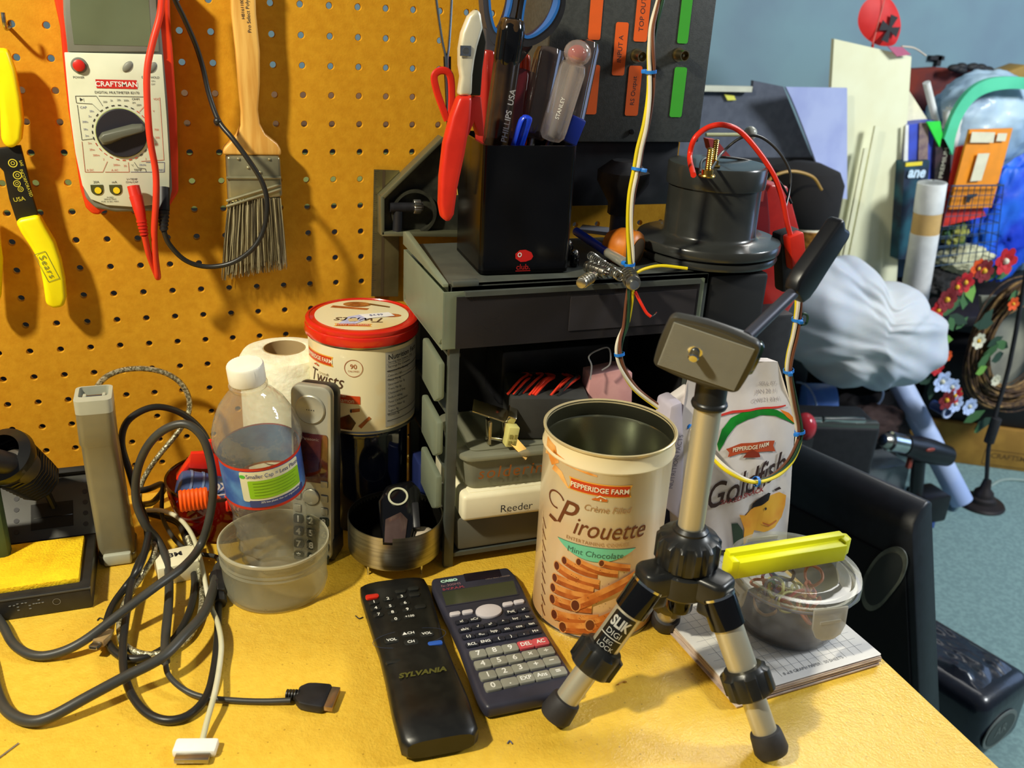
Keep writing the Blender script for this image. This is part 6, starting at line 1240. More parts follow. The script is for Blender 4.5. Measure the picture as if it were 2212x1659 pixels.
# food container
FCt = V((.5855, -.3705, .0110)); t = thing('food_container', FCt, 'round clear food container with clip lid standing on the notepad', 'container')
FCM = clear('container_plastic', (214, 214, 214), .10, .12, 1.0); CLM = clear('clip_plastic', (214, 212, 204), .48, .2, .8); FT2 = T(FCt)
b = MB(); b.lathe([(0, .0008), (.034, .0008), (.0385, .0015), (.0400, .004), (.0410, .010), (.0425, .012), (.0480, .044), (.0490, .046), (.0490, .049), (.0465, .049), (.0462, .044), (.0405, .011), (.038, .003), (0, .002)], FCM, FT2, 64); b.build('tub', t)
b = MB(); LD = clear('lid_clear_plastic', (226, 226, 210), .16, .10, 1.0)
b.lathe([(0, .0520), (.030, .0520), (.0325, .0535), (.0355, .0535), (.0375, .0520), (.044, .0520), (.0465, .0560), (.0515, .0560), (.0522, .0545), (.0522, .0470), (.0505, .0465)], LD, FT2, 72, mod=lambda a, z: 1+.02*max(0, math.cos(a*4-2.4))**6*(1 if z < .057 else 1)); b.build('lid', t, label='clear domed lid')
b = MB(); b.lathe([(.0505, .0455), (.0519, .0462), (.0519, .0480), (.0503, .0478)], clear('blue_grey_seal', (120, 130, 176), .75, .2), FT2, 72); b.build('seal_ring', t, label='blue-grey seal ring')
for an_ in (-94, -4, 86, 176):
    a = math.radians(an_); MM = basis(FCt+V((.0518*math.cos(a), .0518*math.sin(a), .0455)), V((-math.sin(a), math.cos(a), 0)), V((-math.cos(a)*.12, -math.sin(a)*.12, 1)).normalized())
    b = MB(); b.prism([(-.0150, .006), (-.0145, -.010), (-.0110, -.0175), (-.005, -.021), (.005, -.021), (.0110, -.0175), (.0145, -.010), (.0150, .006)], -.0010, .0012, CLM, MM, b=.0004); b.box((0, -.005, .0016), (.018, .0022, .0008), CLM, MM); b.build('lid_clip', t)
# contents: dark strip base, rubber bands and coils
b = MB(); b.lathe([(0, .003), (.0375, .003), (.0385, .010), (0, .010)], mat('dark_lining', (40, 24, 22), .5), FT2, 44); b.build('dark_disc', label='dark round disc at the bottom inside the clear food container', cat='disc')
rnd = random.Random(11)
RBC = [mat('rubber_band_tan', (214, 170, 110), .5), mat('rubber_band_red', (196, 70, 60), .5), mat('rubber_band_pink', (214, 130, 110), .5), mat('rubber_band_purple', (96, 70, 110), .5), mat('rubber_band_yellow', (206, 200, 110), .5)]
names = ['tan', 'red', 'pink', 'purple', 'yellow']
for k in range(24):
    m_ = RBC[k % 5]; a = rnd.uniform(0, 6.28); rad = rnd.uniform(.010, .026); c = FCt+V((rad*math.cos(a), rad*math.sin(a), .016+.0012*k)); r = rnd.uniform(.008, .013); nrm = V((rnd.uniform(-1, 1), rnd.uniform(-1, 1), rnd.uniform(.2, 1))); MM = T(c, nrm)
    b = MB(); b.tube([(r*math.cos(x)*rnd.uniform(.85, 1.15), r*.6*math.sin(x), rnd.uniform(-.001, .001)) for x in [2*math.pi*j/9 for j in range(9)]], .0013, m_, 6, 4, closed=True, M=MM)
    b.build('rubber_band', label='%s rubber band tangled inside the clear food container' % names[k % 5], cat='rubber band', group='%s rubber bands in the clear container' % names[k % 5])
# yellow bag clip
t = thing('bag_clip', V((.60, -.36, .068)), 'bright yellow plastic bag clip lying across the lid of the clear container', 'bag clip')
K0, K1 = ZP(1590, 1252, .069), ZP(1825, 1212, .069); kx = (K1-K0); kl = kx.length; KM = basis(K0, kx, V((0, 0, 1)).cross(kx.normalized()))
YC = mat('bag_clip_yellow', (226, 226, 14), .4, col2=(220, 218, 10)); b = MB()
b.prism([(0, 0), (kl, 0), (kl, .0120), (0, .0120)], .0, .0150, YC, KM, b=.0014); b.build('front_bar', t)
b = MB(); b.prism([(-.003, .009), (kl+.003, .009), (kl+.003, .0165), (-.003, .0165)], .0005, .0190, YC, KM, b=.0010); b.build('back_bar', t)
b = MB(); b.prism([(kl-.001, .002), (kl+.0075, .006), (kl+.0085, .014), (kl+.002, .0165), (kl-.001, .0160)], .002, .0170, YC, KM, b=.001); b.build('hinge_end', t)
b = MB(); b.prism([(-.005, .001), (.001, .000), (.001, .016), (-.004, .016)], .000, .0165, YC, KM, b=.001); b.build('latch_end', t)
# snack bag
yG = -.262; t = thing('snack_bag', V((.60, -.245, 0)), 'white snack bag with a green swoosh and an orange fish picture standing behind the tripod', 'snack bag')
BAGW = mat('bag_white_foil', (226, 218, 214), .36, col2=(214, 206, 204), nscale=25, bump=.5, bscale=35, coat=.1)
def gq(px, py): return xz(px, py, yG)
corners = [gq(1474, 1180), gq(1700, 1172), gq(1712, 1020), gq(1728, 912), gq(1694, 790), gq(1560, 790), gq(1500, 830), gq(1478, 930), gq(1470, 1050)]
# bulged front face
cxg = sum(p[0] for p in corners)/len(corners)
def bagf(x, z, off=0.):
    xl_ = gq(1474, 1100)[0]; xr_ = gq(1722, 1000)[0]; u = max(0, min(1, (x-xl_)/(xr_-xl_))); q = max(0, min(1, z/.17)); top_ = max(0, 1-(q*1.0)**3)
    return V((x, yG-.010*math.sin(math.pi*u)*top_-.002*math.sin(u*23+z*60)*.4-off+.010*q*q, z))
b = MB(); bm = bmesh.new(); poly = [(x, max(.001, z)) for x, z in corners]; bm.faces.new([bm.verts.new((x, z, 0)) for x, z in poly]); bmesh.ops.triangulate(bm, faces=bm.faces[:])
for ax_, lo, hi in ((0, .50, .72), (1, 0, .2)):
    k = lo
    while k < hi:
        bmesh.ops.bisect_plane(bm, geom=bm.verts[:]+bm.edges[:]+bm.faces[:], plane_co=(k if ax_ == 0 else 0, k if ax_ == 1 else 0, 0), plane_no=(1, 0, 0) if ax_ == 0 else (0, 1, 0)); k += .006
for v in bm.verts: v.co = bagf(v.co.x, v.co.y)
b.addbm(bm, BAGW)
# back and gusset
bx = [gq(1474, 1180)[0], gq(1700, 1172)[0]]
n = len(poly); F0 = [bagf(x, z) for x, z in poly]; B0 = [V((p.x+(.006 if p.x < cxg else -.004), yG+.050-.030*min(1, p.z/.17), p.z)) for p in F0]
vs = F0+B0; fs = [(i, (i+1) % n, n+(i+1) % n, n+i) for i in range(n)]+[tuple(range(n, 2*n))]
b.add(vs, fs, BAGW); b.build('bag_skin', t, ang=50)
b = MB()
def bd(pts, m_, off): b.decal([gq(a, c) for a, c in pts], m_, lambda u, v: bagf(u, v, off), .005)
SWG = mat('swoosh_green', (24, 140, 40), .35, col2=(18, 96, 34), nscale=30); SWO = mat('swoosh_orange', (240, 130, 20), .4); SWR = mat('swoosh_red', (214, 60, 50), .4)
up_ = [(1550, 960), (1562, 930), (1585, 908), (1615, 893), (1650, 886), (1685, 890), (1712, 906), (1726, 918)]; dn_ = [(1724, 922), (1705, 912), (1680, 902), (1650, 901), (1620, 908), (1595, 922), (1572, 944), (1552, 975)]
bd(up_+dn_, SWG, .0006); bd([(1690, 888), (1712, 897), (1728, 914), (1724, 920), (1706, 905)], SWO, .0008)
bd([(1560, 900), (1590, 893), (1640, 886), (1670, 884), (1706, 880), (1706, 883), (1670, 888), (1640, 890), (1590, 898), (1560, 904)], SWR, .0009)
bd([(1556, 850), (1570, 862), (1580, 872), (1572, 886), (1556, 884)], SWG, .0008)
bd([(1566, 968), (1600, 957), (1640, 952), (1674, 952), (1670, 962), (1674, 974), (1640, 972), (1600, 976), (1568, 984), (1572, 975)], mat('bag_banner', (190, 78, 40), .4), .0009)
bx_, bz_ = gq(1620, 964); b.text('PEPPERIDGE FARM', .0052, CREAMI, fn=lambda x, y: bagf(x+bx_, y+bz_+.0006*0+.03*x, .0013), cut=.004, sx=.92, bold=.0001)
bd([(1600, 985), (1612, 972), (1622, 968), (1634, 974), (1636, 982), (1618, 984)], mat('house_dark_red', (140, 50, 30), .4), .0014)
gx_, gz_ = gq(1608, 1036); TK = mat('title_dark_brown', (56, 34, 30), .45); b.text('Goldfish', .0350, TK, fn=lambda x, y: bagf(x+gx_+.0, y+gz_+.32*x, .0012), cut=.004, shear=.15, sx=.70, bold=.0003)
gx2, gz2 = gq(1577, 1066); b.text('BAKED SNACK', .0066, mat('title_red_brown', (150, 60, 60), .45), fn=lambda x, y: bagf(x+gx2+.008, y+gz2+.20*x, .0012), cut=.004, shear=.15, bold=.0002)
FO = mat('fish_orange', (232, 150, 40), .4, col2=(240, 186, 50), nscale=30, nmix=(.35, .65)); FS = mat('fish_shade_brown', (200, 110, 40), .4)
bd([(1612, 1090), (1622, 1073), (1650, 1064), (1680, 1060), (1696, 1068), (1694, 1090), (1686, 1115), (1668, 1133), (1640, 1140), (1618, 1135), (1606, 1160), (1590, 1166), (1594, 1130), (1584, 1100), (1598, 1102)], FO, .0010)
bd([(1612, 1090), (1616, 1078), (1634, 1064), (1650, 1056), (1656, 1058), (1650, 1072), (1634, 1082), (1618, 1086)], mat('sunglass_black', (36, 22, 22), .15), .0014)
bd([(1666, 1052), (1680, 1048), (1684, 1053), (1670, 1056)], TK, .0014); bd([(1640, 1088), (1644, 1086), (1646, 1090), (1642, 1093)], INK, .0014)
bd([(1636, 1118), (1652, 1124), (1672, 1118), (1672, 1121), (1652, 1128), (1636, 1121)], FS, .0014); bd([(1568, 1120), (1580, 1118), (1590, 1132), (1592, 1164), (1572, 1168)], mat('bag_dark_green', (28, 64, 34), .4), .0010)
hx_, hz_ = gq(1668, 850)
for k, s_ in enumerate(('SELL BY', 'JAN 20 11', 'CWK21 03:41')): b.text(s_, .0050, mat('stamp_grey', (170, 160, 160), .6), fn=lambda x, y, k=k: bagf(x+hx_, y+hz_+.006-.0075*k, .0008), cut=.006)
b.build('bag_print', t, label='printed green, orange and brown artwork')
b = MB(); GU = mat('gusset_lavender', (196, 188, 204), .45, bump=.4, bscale=40); b.prism([gq(1440, 1100), gq(1476, 1130), gq(1482, 990), gq(1478, 870), gq(1452, 880), gq(1440, 960)], -yG-.028, -yG-.002, GU, FR(0), b=.003)
c = gq(1462, 1000); b.text('NUTRITION FACTS', .0062, mat('gusset_print', (110, 106, 124), .6), FR(0) @ Matrix.Translation((c[0], c[1], -yG-.0015)) @ Matrix.Rotation(math.radians(86), 4, 'Z')); b.build('side_gusset', t, label='lavender tinted side fold with small print')
b = MB(); rnd = random.Random(8); cp_ = [YP(a, c, -.245) for a, c in ((1445, 905), (1478, 935), (1500, 920), (1500, 860), (1488, 832), (1470, 845), (1448, 860))]
Mq = basis(cp_[0], (1, 0, 0), (0, 0, 1)); b.prism([((Mq.inverted() @ p).x, (Mq.inverted() @ p).y) for p in cp_], -.008, .004, BAGW, Mq, b=.003, seg=3); b.build('crumpled_top', t, label='crumpled white corner of the bag top')
# ================================================================== THE ROOM BEHIND (floor z = -.70)
FL = -.70
def quad(pts, th, m_, b=None, bv=0.):
    """flat sheet through four or more measured corners, with its thickness away from the viewer"""
    b = b or MB(); x = pts[1]-pts[0]; n = x.cross(pts[-1]-pts[0]).normalized()
    if n.dot(CAM-pts[0]) < 0: n = -n
    y = n.cross(x); MM = basis(pts[0], x, y); I_ = MM.inverted(); pl = [((I_ @ p).x, (I_ @ p).y) for p in pts]
    b.prism(pl, -th, 0, m_, MM, b=bv); return b
def YL(pts, y): return [YP(a, c, y) for a, c in pts]
# low dark bench along the back wall that carries the clutter
DBW = mat('dark_bench_wood', (26, 20, 20), .6, col2=(36, 28, 26), nscale=20)
t = thing('bench', (1.9, 1.13, FL), 'low dark bench along the back wall under the clutter', 'bench')
b = MB(); b.box((1.30, 1.14, -.285), (3.6, .38, .03), DBW, b=.004); b.build('bench_top', t)
for x in (-.4, 1.0, 2.0, 3.0):
    b = MB(); b.box((x, 1.14, -.50), (.04, .34, .40), DBW, b=.003); b.build('leg', t)
b = MB(); b.box((1.30, 1.31, -.50), (3.5, .02, .38), DBW); b.build('back_panel', t)
BT = -.27
# things seen through the peg holes
for k, (z0_, z1_, c, nm, lab) in enumerate(((-.27, .05, (12, 9, 9), 'storage_tote', 'dark tote on the bench seen through the lowest peg holes'), (.05, .16, (150, 156, 84), 'backdrop_bin', 'yellow-green bin on the dark tote behind the pegboard'), (.16, .215, (14, 12, 12), 'tool_case', 'black case stacked on the yellow-green bin'), (.215, .285, (128, 92, 62), 'cardboard_carton', 'flat brown carton topping the stack behind the pegboard'))):
    b = MB(); b.box((.40, 1.20, (z0_+z1_)/2), (1.9, .22, z1_-z0_), mat(nm+'_colour', c, .7), b=.004); b.build(nm, label=lab, cat='box')
# dark grey foam sheet, pale curved sheet, white panel, trim strips
GSM = mat('grey_foam_sheet', (84, 90, 104), .8, col2=(76, 82, 96), nscale=60)
t = thing('foam_sheet', YP(1620, 345, .868), 'dark grey sheet with a yellow sticker leaning behind the pipe fitting', 'sheet')
b = quad(YL([(1440, 192), (1626, 196), (1628, 174), (1692, 187), (1756, 345), (1440, 338)], .868), .010, GSM); b.build('sheet', t)
b = quad(YL([(1440, 183), (1626, 187), (1624, 199), (1440, 196)], .850), .010, mat('pale_ledge', (206, 208, 190), .7)); b.build('edge_strip', t, label='pale strip along the top edge')
b = quad(YL([(1565, 204), (1586, 207), (1590, 216), (1572, 217)], .862), .002, mat('yellow_sticker', (224, 222, 90), .6)); b.build('sticker', t, label='small yellow sticker')
zbn = YP(1620, 340, .87).z; xbn = YP(1768, 360, .87).x; b = MB(); b.box(((.75+xbn)/2, .885, (zbn+FL)/2), (xbn-.75, .045, zbn-FL), mat('darkness_black', (13, 12, 14), .8), b=.006); b.build('backdrop_bin', label='black box added behind the pipe fitting for the darkness under the grey sheet', cat='bin')  # black box put in for the darkness below the grey sheet
LS = mat('lavender_sheet', (160, 170, 206), .8, col2=(146, 156, 198), nscale=8)
pts = []; b = MB(); rows = []
for k in range(11):
    q = k/10; rows.append([YP(1692+(1785-1692)*q**.9+6, 188+240*q, .80+.02*math.sin(3*q)), YP(1830, 186+240*q+4, .86)])
for i in range(10):
    A, B_, C_, D_ = rows[i][0], rows[i][1], rows[i+1][1], rows[i+1][0]; o4 = V((0, .006, 0)); b.add([A, B_, C_, D_, A+o4, B_+o4, C_+o4, D_+o4], [(0, 1, 2, 3), (7, 6, 5, 4), (0, 3, 7, 4), (1, 5, 6, 2)], LS)
b.build('poster_sheet', label='pale lavender curved sheet between the grey sheet and the tall white board', cat='sheet')
WBm = mat('ivory_board', (226, 226, 192), .7, col2=(222, 220, 184), nscale=10)
b = quad(YL([(1802, 84), (1969, 122), (1932, 680), (1768, 680)], .90), .010, WBm); b.build('white_board', label='tall ivory white board standing on end in the background', cat='board')
dxb = V((1, 0, 0))
for k, (pt, wd, lab) in enumerate((((1889, 272), .014, 'longer thin ivory strip leaning on the tall board'), ((1866, 320), .010, 'shorter thin ivory strip left of the longer one'))):
    o0 = YP(pt[0], pt[1], .87); b = MB(); MM = basis(V((o0.x, o0.y, BT)), dxb, (0, 0, 1)); b.box((wd/2, (o0.z-BT)/2, .0), (wd, o0.z-BT, .006), WBm, MM); b.build('wood_strip', label=lab, cat='strip')
# red disc with black cross on a stem
t = thing('red_disc_ornament', YP(1880, 95, .93), 'red oval paper ornament with a black cross standing above the tall white board', 'ornament')
RDm = mat('matte_red_paper', (206, 34, 30), .6, col2=(198, 28, 26)); yD = .93
P_ = spl([YP(a, c, yD) for a, c in ((1853, 48), (1862, 12), (1888, -8), (1920, -4), (1940, 25), (1946, 58), (1938, 88), (1925, 99), (1895, 97), (1866, 78))], 5, True)
b = MB(); cD = sum(P_, V((0, 0, 0)))/len(P_); n = len(P_); rings = []
for q, dy in ((1, 0), (.8, -.005), (.5, -.009), (.2, -.010)): rings.append([cD+(p-cD)*q+V((0, dy, 0)) for p in P_])
vs = [p for r in rings for p in r]+[cD+V((0, -.0105, 0))]; fs = []
for i in range(3): fs += [(i*n+j, i*n+(j+1) % n, (i+1)*n+(j+1) % n, (i+1)*n+j) for j in range(n)]
fs += [(3*n+j, 3*n+(j+1) % n, 4*n) for j in range(n)]+[tuple(range(n-1, -1, -1))]
b.add(vs, fs, RDm); b.build('disc', t)
b = MB(); cr = YP(1921, 62, yD-.016); s_ = .028
CRS = FR(0) @ Matrix.Translation((cr.x, cr.z, -cr.y)) @ Matrix.Rotation(math.radians(-14), 4, 'Z')
arm = lambda k: [( .22, .22), (.42, 1.0), (-.42, 1.0), (-.22, .22)]
cross = []
for k in range(4):
    a = k*math.pi/2
    for x, y in ((.16, .16), (.40, 1.0), (-.40, 1.0)): cross.append((s_*.95*(x*math.cos(a)-y*math.sin(a)), s_*(x*math.sin(a)+y*math.cos(a))))
b.prism(cross, 0, .0015, mat('cross_black', (20, 18, 20), .6), CRS); b.build('black_cross', t, label='black flared cross')
b = MB(); b.cyl(YP(1912, -6, yD-.011), YP(1885, 96, yD-.01), .0012, mat('seam_pink', (220, 120, 110), .6), n=6); b.cyl(YP(1886, 92, yD), YP(1880, 130, yD+.012), .003, RDm, n=8); b.build('stem', t)
b = quad(YL([(1918, 100), (1950, 102), (1968, 118), (1938, 122)], .885), .003, mat('dusty_rose', (176, 90, 120), .7)); b.build('paper_tag', t, label='pink paper tab over the board edge')
cable('thin_wire', [YP(1948, 100, .89), YP(1975, 104, .92), YP(2000, 120, .95)], .002, mat('pale_wire', (206, 190, 170), .5), 'thin pale bent wire at the top right corner of the tall white board')
b = MB(); b.box(tuple(YP(2022, 125, 1.342)), (.05, .014, .012), BLKM); b.box(tuple(YP(2026, 131, 1.342)), (.014, .014, .03), BLKM); b.build('wall_hook', label='small black T-shaped hook on the back wall', cat='hook')
# clutter right of the board
b = MB(); rnd = random.Random(21); RBn = mat('rust_red_fabric', (120, 44, 30), .9, col2=(84, 40, 40), nscale=14)
P2 = [YP(a, c, 1.16) for a, c in ((1955, 200), (1965, 150), (2030, 146), (2090, 150), (2130, 158), (2215, 172), (2260, 185), (2260, 240), (1955, 240))]
b = quad(P2, .034, RBn, bv=.006); b.build('folded_blanket', label='rust red folded fabric along the top of the clutter pile', cat='blanket')
b = MB(); 
for k in range(12): c = YP(2084+rnd.uniform(-24, 50), 148+rnd.uniform(-5, 6), 1.12); b.sph(c, .012, BLKM, n=8, sc=(1.6, 1, .8))
b.build('black_chain', label='short dark knobbly chain lying on the rust red fabric', cat='chain')
b = quad(YL([(2150, 165), (2215, 140), (2260, 150), (2260, 185), (2150, 188)], 1.10), .06, mat('mustard_box', (150, 118, 50), .7), bv=.006); b.build('mustard_box', label='mustard coloured box at the upper right edge', cat='box')
b = quad(YL([(1955, 560), (1955, 170), (2060, 165), (2300, 200), (2300, 560)], 1.20), .08, mat('dark_blue_tarp', (34, 44, 70), .7, col2=(30, 60, 170), nscale=6, nmix=(.45, .6))); b.build('blue_tarp', label='dark blue tarp bundle behind the bags and boxes', cat='tarp')
TPc = mat('royal_blue_tarp', (24, 60, 200), .5, col2=(40, 110, 230), nscale=9, bump=.6, bscale=16)
def blob(name, c, sc, m_, label, cat, amp=.12, seed=0, fr=3., n=40, kind=None):
    bm = bmesh.new(); bmesh.ops.create_icosphere(bm, subdivisions=5, radius=1)
    from mathutils import noise
    for v in bm.verts:
        d = 1+amp*noise.noise(v.co*fr+V((seed, seed*2., 0)))+amp*.5*noise.noise(v.co*fr*2.7+V((seed, 0, 0)))
        v.co = V((v.co.x*sc[0]*d, v.co.y*sc[1]*d, v.co.z*sc[2]*d))+V(c)
    b = MB(); b.addbm(bm, m_); return b.build(name, label=label, cat=cat, ang=80)
blob('blue_tarp_bundle', YP(2188, 455, 1.06), (.15, .05, .19), TPc, 'bright royal blue crumpled tarp at the right edge', 'tarp', .22, 3)
t = blob('plastic_bag', YP(2120, 265, .98), (.165, .09, .125), mat('pale_bag_plastic', (168, 192, 208), .45, col2=(110, 140, 176), nscale=5, bump=.25, bscale=9, coat=.1), 'pale blue and white plastic bag with a green band', 'plastic bag', .09, 9)
# green band on the bag
b = MB(); GB_ = mat('bag_green_band', (84, 196, 150), .4, col2=(70, 180, 136), nscale=8); cc = YP(2120, 265, .98)
gl_ = spl([YP(a, c, .868) for a, c in ((2058, 335), (2066, 290), (2084, 245), (2112, 212), (2150, 196), (2200, 192), (2250, 200))], 5); gu = spl([YP(a, c, .868) for a, c in ((2040, 300), (2058, 250), (2082, 210), (2112, 182), (2150, 168), (2200, 166), (2250, 172))], 5)
for k in range(len(gl_)-1):
    A, B_, C_, D_ = gl_[k], gl_[k+1], gu[k+1], gu[k]; o4 = V((0, .012, 0)); b.add([A, B_, C_, D_, A+o4, B_+o4, C_+o4, D_+o4], [(0, 1, 2, 3), (4, 7, 6, 5), (0, 4, 5, 1), (3, 2, 6, 7)], GB_)
b.build('green_band', t, label='green band')
b = quad(YL([(1950, 196), (1965, 198), (2006, 262), (1950, 268)], .93), .02, mat('cream_card', (236, 230, 196), .6)); b.build('paper_fan', label='cream triangular card behind the tall white board', cat='card')
b = MB(); b.cyl(YP(2001, 178, .93), YP(2022, 262, .93), .0085, mat('white_tube', (226, 226, 222), .5), n=20); b.build('paper_tube', label='thin white tube leaning left above the blue printed box', cat='tube')
b = MB(); b.cyl(YP(2044, 238, .93), YP(2048, 300, .93), .0085, mat('white_tube', (226, 226, 222), .5), n=20); b.box(tuple(YP(2050, 300, .93)), (.045, .02, .15), mat('white_tube', (226, 226, 222), .5)); b.build('white_bottle', label='white narrow-necked bottle right of the thin leaning tube', cat='bottle')
t = thing('printed_box', YP(1995, 400, .89), 'tall blue and brown printed box behind the wire basket', 'box')
b = quad(YL([(1962, 270), (2000, 264), (2025, 262), (2020, 400), (1950, 400)], .89), .05, mat('printed_blue', (56, 70, 160), .5, col2=(60, 80, 190), nscale=20)); b.build('box_body', t)
b = quad(YL([(1987, 266), (2006, 264), (2004, 345), (1984, 345)], .886), .003, mat('printed_brown', (110, 90, 96), .6, col2=(140, 120, 110), nscale=50)); b.build('brown_panel', t, label='brown printed panel')
b = quad(YL([(1957, 270), (1963, 270), (1960, 400), (1950, 400)], .884), .003, mat('white_tube', (226, 226, 222), .5)); b.build('white_edge', t, label='white edge stripe')
t = thing('snack_pack', YP(1985, 420, .87), 'teal package with white lettering in front of the blue printed box', 'package')
b = quad(YL([(1955, 350), (1993, 348), (2009, 346), (2004, 400), (1995, 560), (1940, 560)], .87), .04, mat('teal_pack', (36, 84, 100), .5, col2=(28, 40, 60), nscale=16)); b.build('pack_body', t)
b = quad(YL([(1958, 352), (1993, 349), (1992, 357), (1957, 360)], .866), .003, mat('yellow_stripe', (226, 206, 50), .5)); b.build('yellow_stripe', t, label='yellow stripe')
c = YP(1981, 373, .865); b = MB(); b.text('ane', .036, mat('pale_blue_text', (196, 220, 236), .5), FR(0) @ Matrix.Translation((c.x, c.z, -.865)), bold=.0014, shear=.1); b.build('lettering', t, label='pale blue lettering')
b = quad(YL([(2002, 263), (2031, 262), (2036, 290), (2030, 318)], .875), .004, mat('vivid_green', (44, 214, 60), .5)); b.build('green_card', label='small vivid green triangular card above the dark package', cat='card')
t = thing('dark_package', YP(2035, 395, .88), 'narrow black printed package standing left of the orange folder', 'package')
b = quad(YL([(2022, 310), (2032, 262), (2036, 290), (2048, 305), (2054, 330), (2052, 400), (2018, 400)], .88), .03, mat('black_pack', (28, 28, 26), .5, col2=(60, 44, 50), nscale=30)); b.build('pack_body', t)
c = YP(2038, 352, .878); b = MB(); b.text('PREMIUM', .018, mat('pale_print', (180, 180, 160), .5), FR(0) @ Matrix.Translation((c.x, c.z, -.877)) @ Matrix.Rotation(math.radians(92), 4, 'Z')); b.build('lettering', t, label='pale print')
for nm, pts, y, col, lab, win in (('folder', [(2068, 318), (2084, 314), (2100, 400), (2130, 466), (2036, 490), (2044, 440)], .862, (214, 50, 34), 'red cardboard folder behind the orange one in the wire basket', None), ('folder', [(2095, 280), (2188, 277), (2142, 448), (2050, 452)], .845, (230, 140, 20), 'orange cardboard folder with pale windows in the wire basket', 1)):
    t = thing(nm, YP(pts[-1][0], pts[-1][1], y), lab, 'folder'); b = quad(YL(pts, y), .006, mat(nm+str(col[1]), col, .6)); b.build('cover', t)
    if win:
        for wn, (pp_) in enumerate(([(2100, 285), (2150, 286), (2146, 308), (2096, 308)], [(2156, 288), (2176, 288), (2172, 305), (2152, 305)], [(2113, 332), (2138, 331), (2120, 390), (2096, 392)])): b = quad(YL(pp_, y-.008), .001, mat('window_pale', (216, 210, 180), .5)); b.build('label_window', t, label='pale window')
        b = quad(YL([(2090, 420), (2112, 418), (2110, 424), (2098, 428), (2094, 438), (2088, 438)], y-.008), .001, INK); b.build('printed_mark', t, label='small dark mark')
# wire basket
t = thing('wire_basket', YP(2100, 560, .84), 'blue-grey wire grid basket holding the folders', 'basket')
WG = mat('basket_wire', (52, 74, 96), .4, .5); fr = [(2056, 402), (2168, 400), (2150, 560), (2016, 575)]; P4 = YL(fr, .825)
for nm, off in (('front_grid', V((0, 0, 0))), ('back_grid', V((0, .06, .0)))):
    b = MB()
    for k in range(10): q = k/9; b.cyl(P4[0].lerp(P4[1], q)+off, P4[3].lerp(P4[2], q)+off, .0011, WG, n=6)
    for k in range(9): q = k/8; b.cyl(P4[0].lerp(P4[3], q)+off, P4[1].lerp(P4[2], q)+off, .0011 if k else .0022, WG, n=6)
    b.build(nm, t)
for nm, i in (('side_grid', 0), ('side_grid', 1)):
    b = MB()
    for k in range(7): q = k/6; a = P4[i].lerp(P4[3-i], q); b.cyl(a, a+V((0, .06, 0)), .0011, WG, n=6)
    b.build(nm, t)
b = blob('paper_bundle', YP(2085, 560, .90), (.085, .03, .035), mat('cream_paper', (206, 204, 166), .8, col2=(170, 166, 130), nscale=20, bump=.5, bscale=20), 'crumpled cream paper bundle under the wire basket', 'paper', .3, 5)
b = blob('ribbon_bundle', YP(2062, 505, .90), (.035, .02, .030), mat('olive_ribbon', (160, 158, 70), .7, col2=(70, 110, 60), nscale=30), 'olive and green ribbon bundle just left of the wire basket', 'ribbon', .4, 6)
b = blob('grey_scarf', YP(2040, 600, .93), (.085, .04, .055), mat('charcoal_knit', (56, 54, 52), .95, col2=(36, 36, 36), nscale=60, bump=.6, bscale=90), 'charcoal knitted bundle behind the wreath', 'scarf', .2, 7)
# long poster tube standing
t = thing('poster_tube', YP(1975, 640, .86), 'thick white poster tube with a brown middle band standing right of the tall board', 'tube')
A, B_ = YP(2014, 394, .80), YP(1968, 700, .80); WT = mat('poster_tube_white', (220, 222, 220), .5); KT = mat('kraft_band', (196, 160, 98), .6)
b = MB(); b.cyl(B_+V((0, 0, -.03)), B_.lerp(A, .66), .0325, WT, n=36); b.cyl(B_.lerp(A, .90), A, .0325, WT, n=36, b=.002); b.build('tube_ends', t)
b = MB(); b.cyl(B_.lerp(A, .60), B_.lerp(A, .905), .0318, KT, n=36); b.build('kraft_band', t, label='brown kraft band'); A0 = B_.lerp(A, .90)
b = MB(); b.cyl(B_.lerp(A, .80), A, .0326, WT, n=36, b=.002); b.build('tube_top', t)
# big clear bag
CBm = mat('cloudy_bag_film', (206, 208, 208), .55, col2=(186, 194, 208), nscale=6, nmix=(.35, .65), bump=.6, bscale=12, sss=.2)
bm = bmesh.new(); bmesh.ops.create_icosphere(bm, subdivisions=6, radius=1)
from mathutils import noise
cB = YP(1845, 700, .65); oB = [YP(a, c, .65) for a, c in ((1672, 690), (1690, 600), (1760, 548), (1815, 558), (1900, 610), (1990, 655), (2036, 700), (2030, 775), (1990, 805), (1900, 835), (1840, 828), (1740, 790), (1690, 740))]
ang_r = sorted([(math.atan2(p.z-cB.z, p.x-cB.x), math.hypot(p.x-cB.x, p.z-cB.z)) for p in oB]); ext = [(a-2*math.pi, r) for a, r in ang_r]+ang_r+[(a+2*math.pi, r) for a, r in ang_r]
def rad_at(a):
    for (a0, r0_), (a1, r1_) in zip(ext[:-1], ext[1:]):
        if a0 <= a <= a1: q = (a-a0)/(a1-a0+1e-9); q = q*q*(3-2*q); return r0_+(r1_-r0_)*q
    return .1
for v in bm.verts:
    a = math.atan2(v.co.z, v.co.x); rr = rad_at(a); c_ = v.co.copy()
    wr = 1+.02*noise.noise(c_*3)+.006*noise.noise(V((c_.x*12, c_.y*6, c_.z*5)))
    yy_ = c_.y*.10*(1+.22*noise.noise(V((c_.x*2.4, 3, c_.z*3)))+.05*noise.noise(V((c_.x*4+c_.z*9, 1, c_.z*4))))
    v.co = V((cB.x+c_.x*rr*wr, cB.y+yy_, cB.z+c_.z*rr*wr))
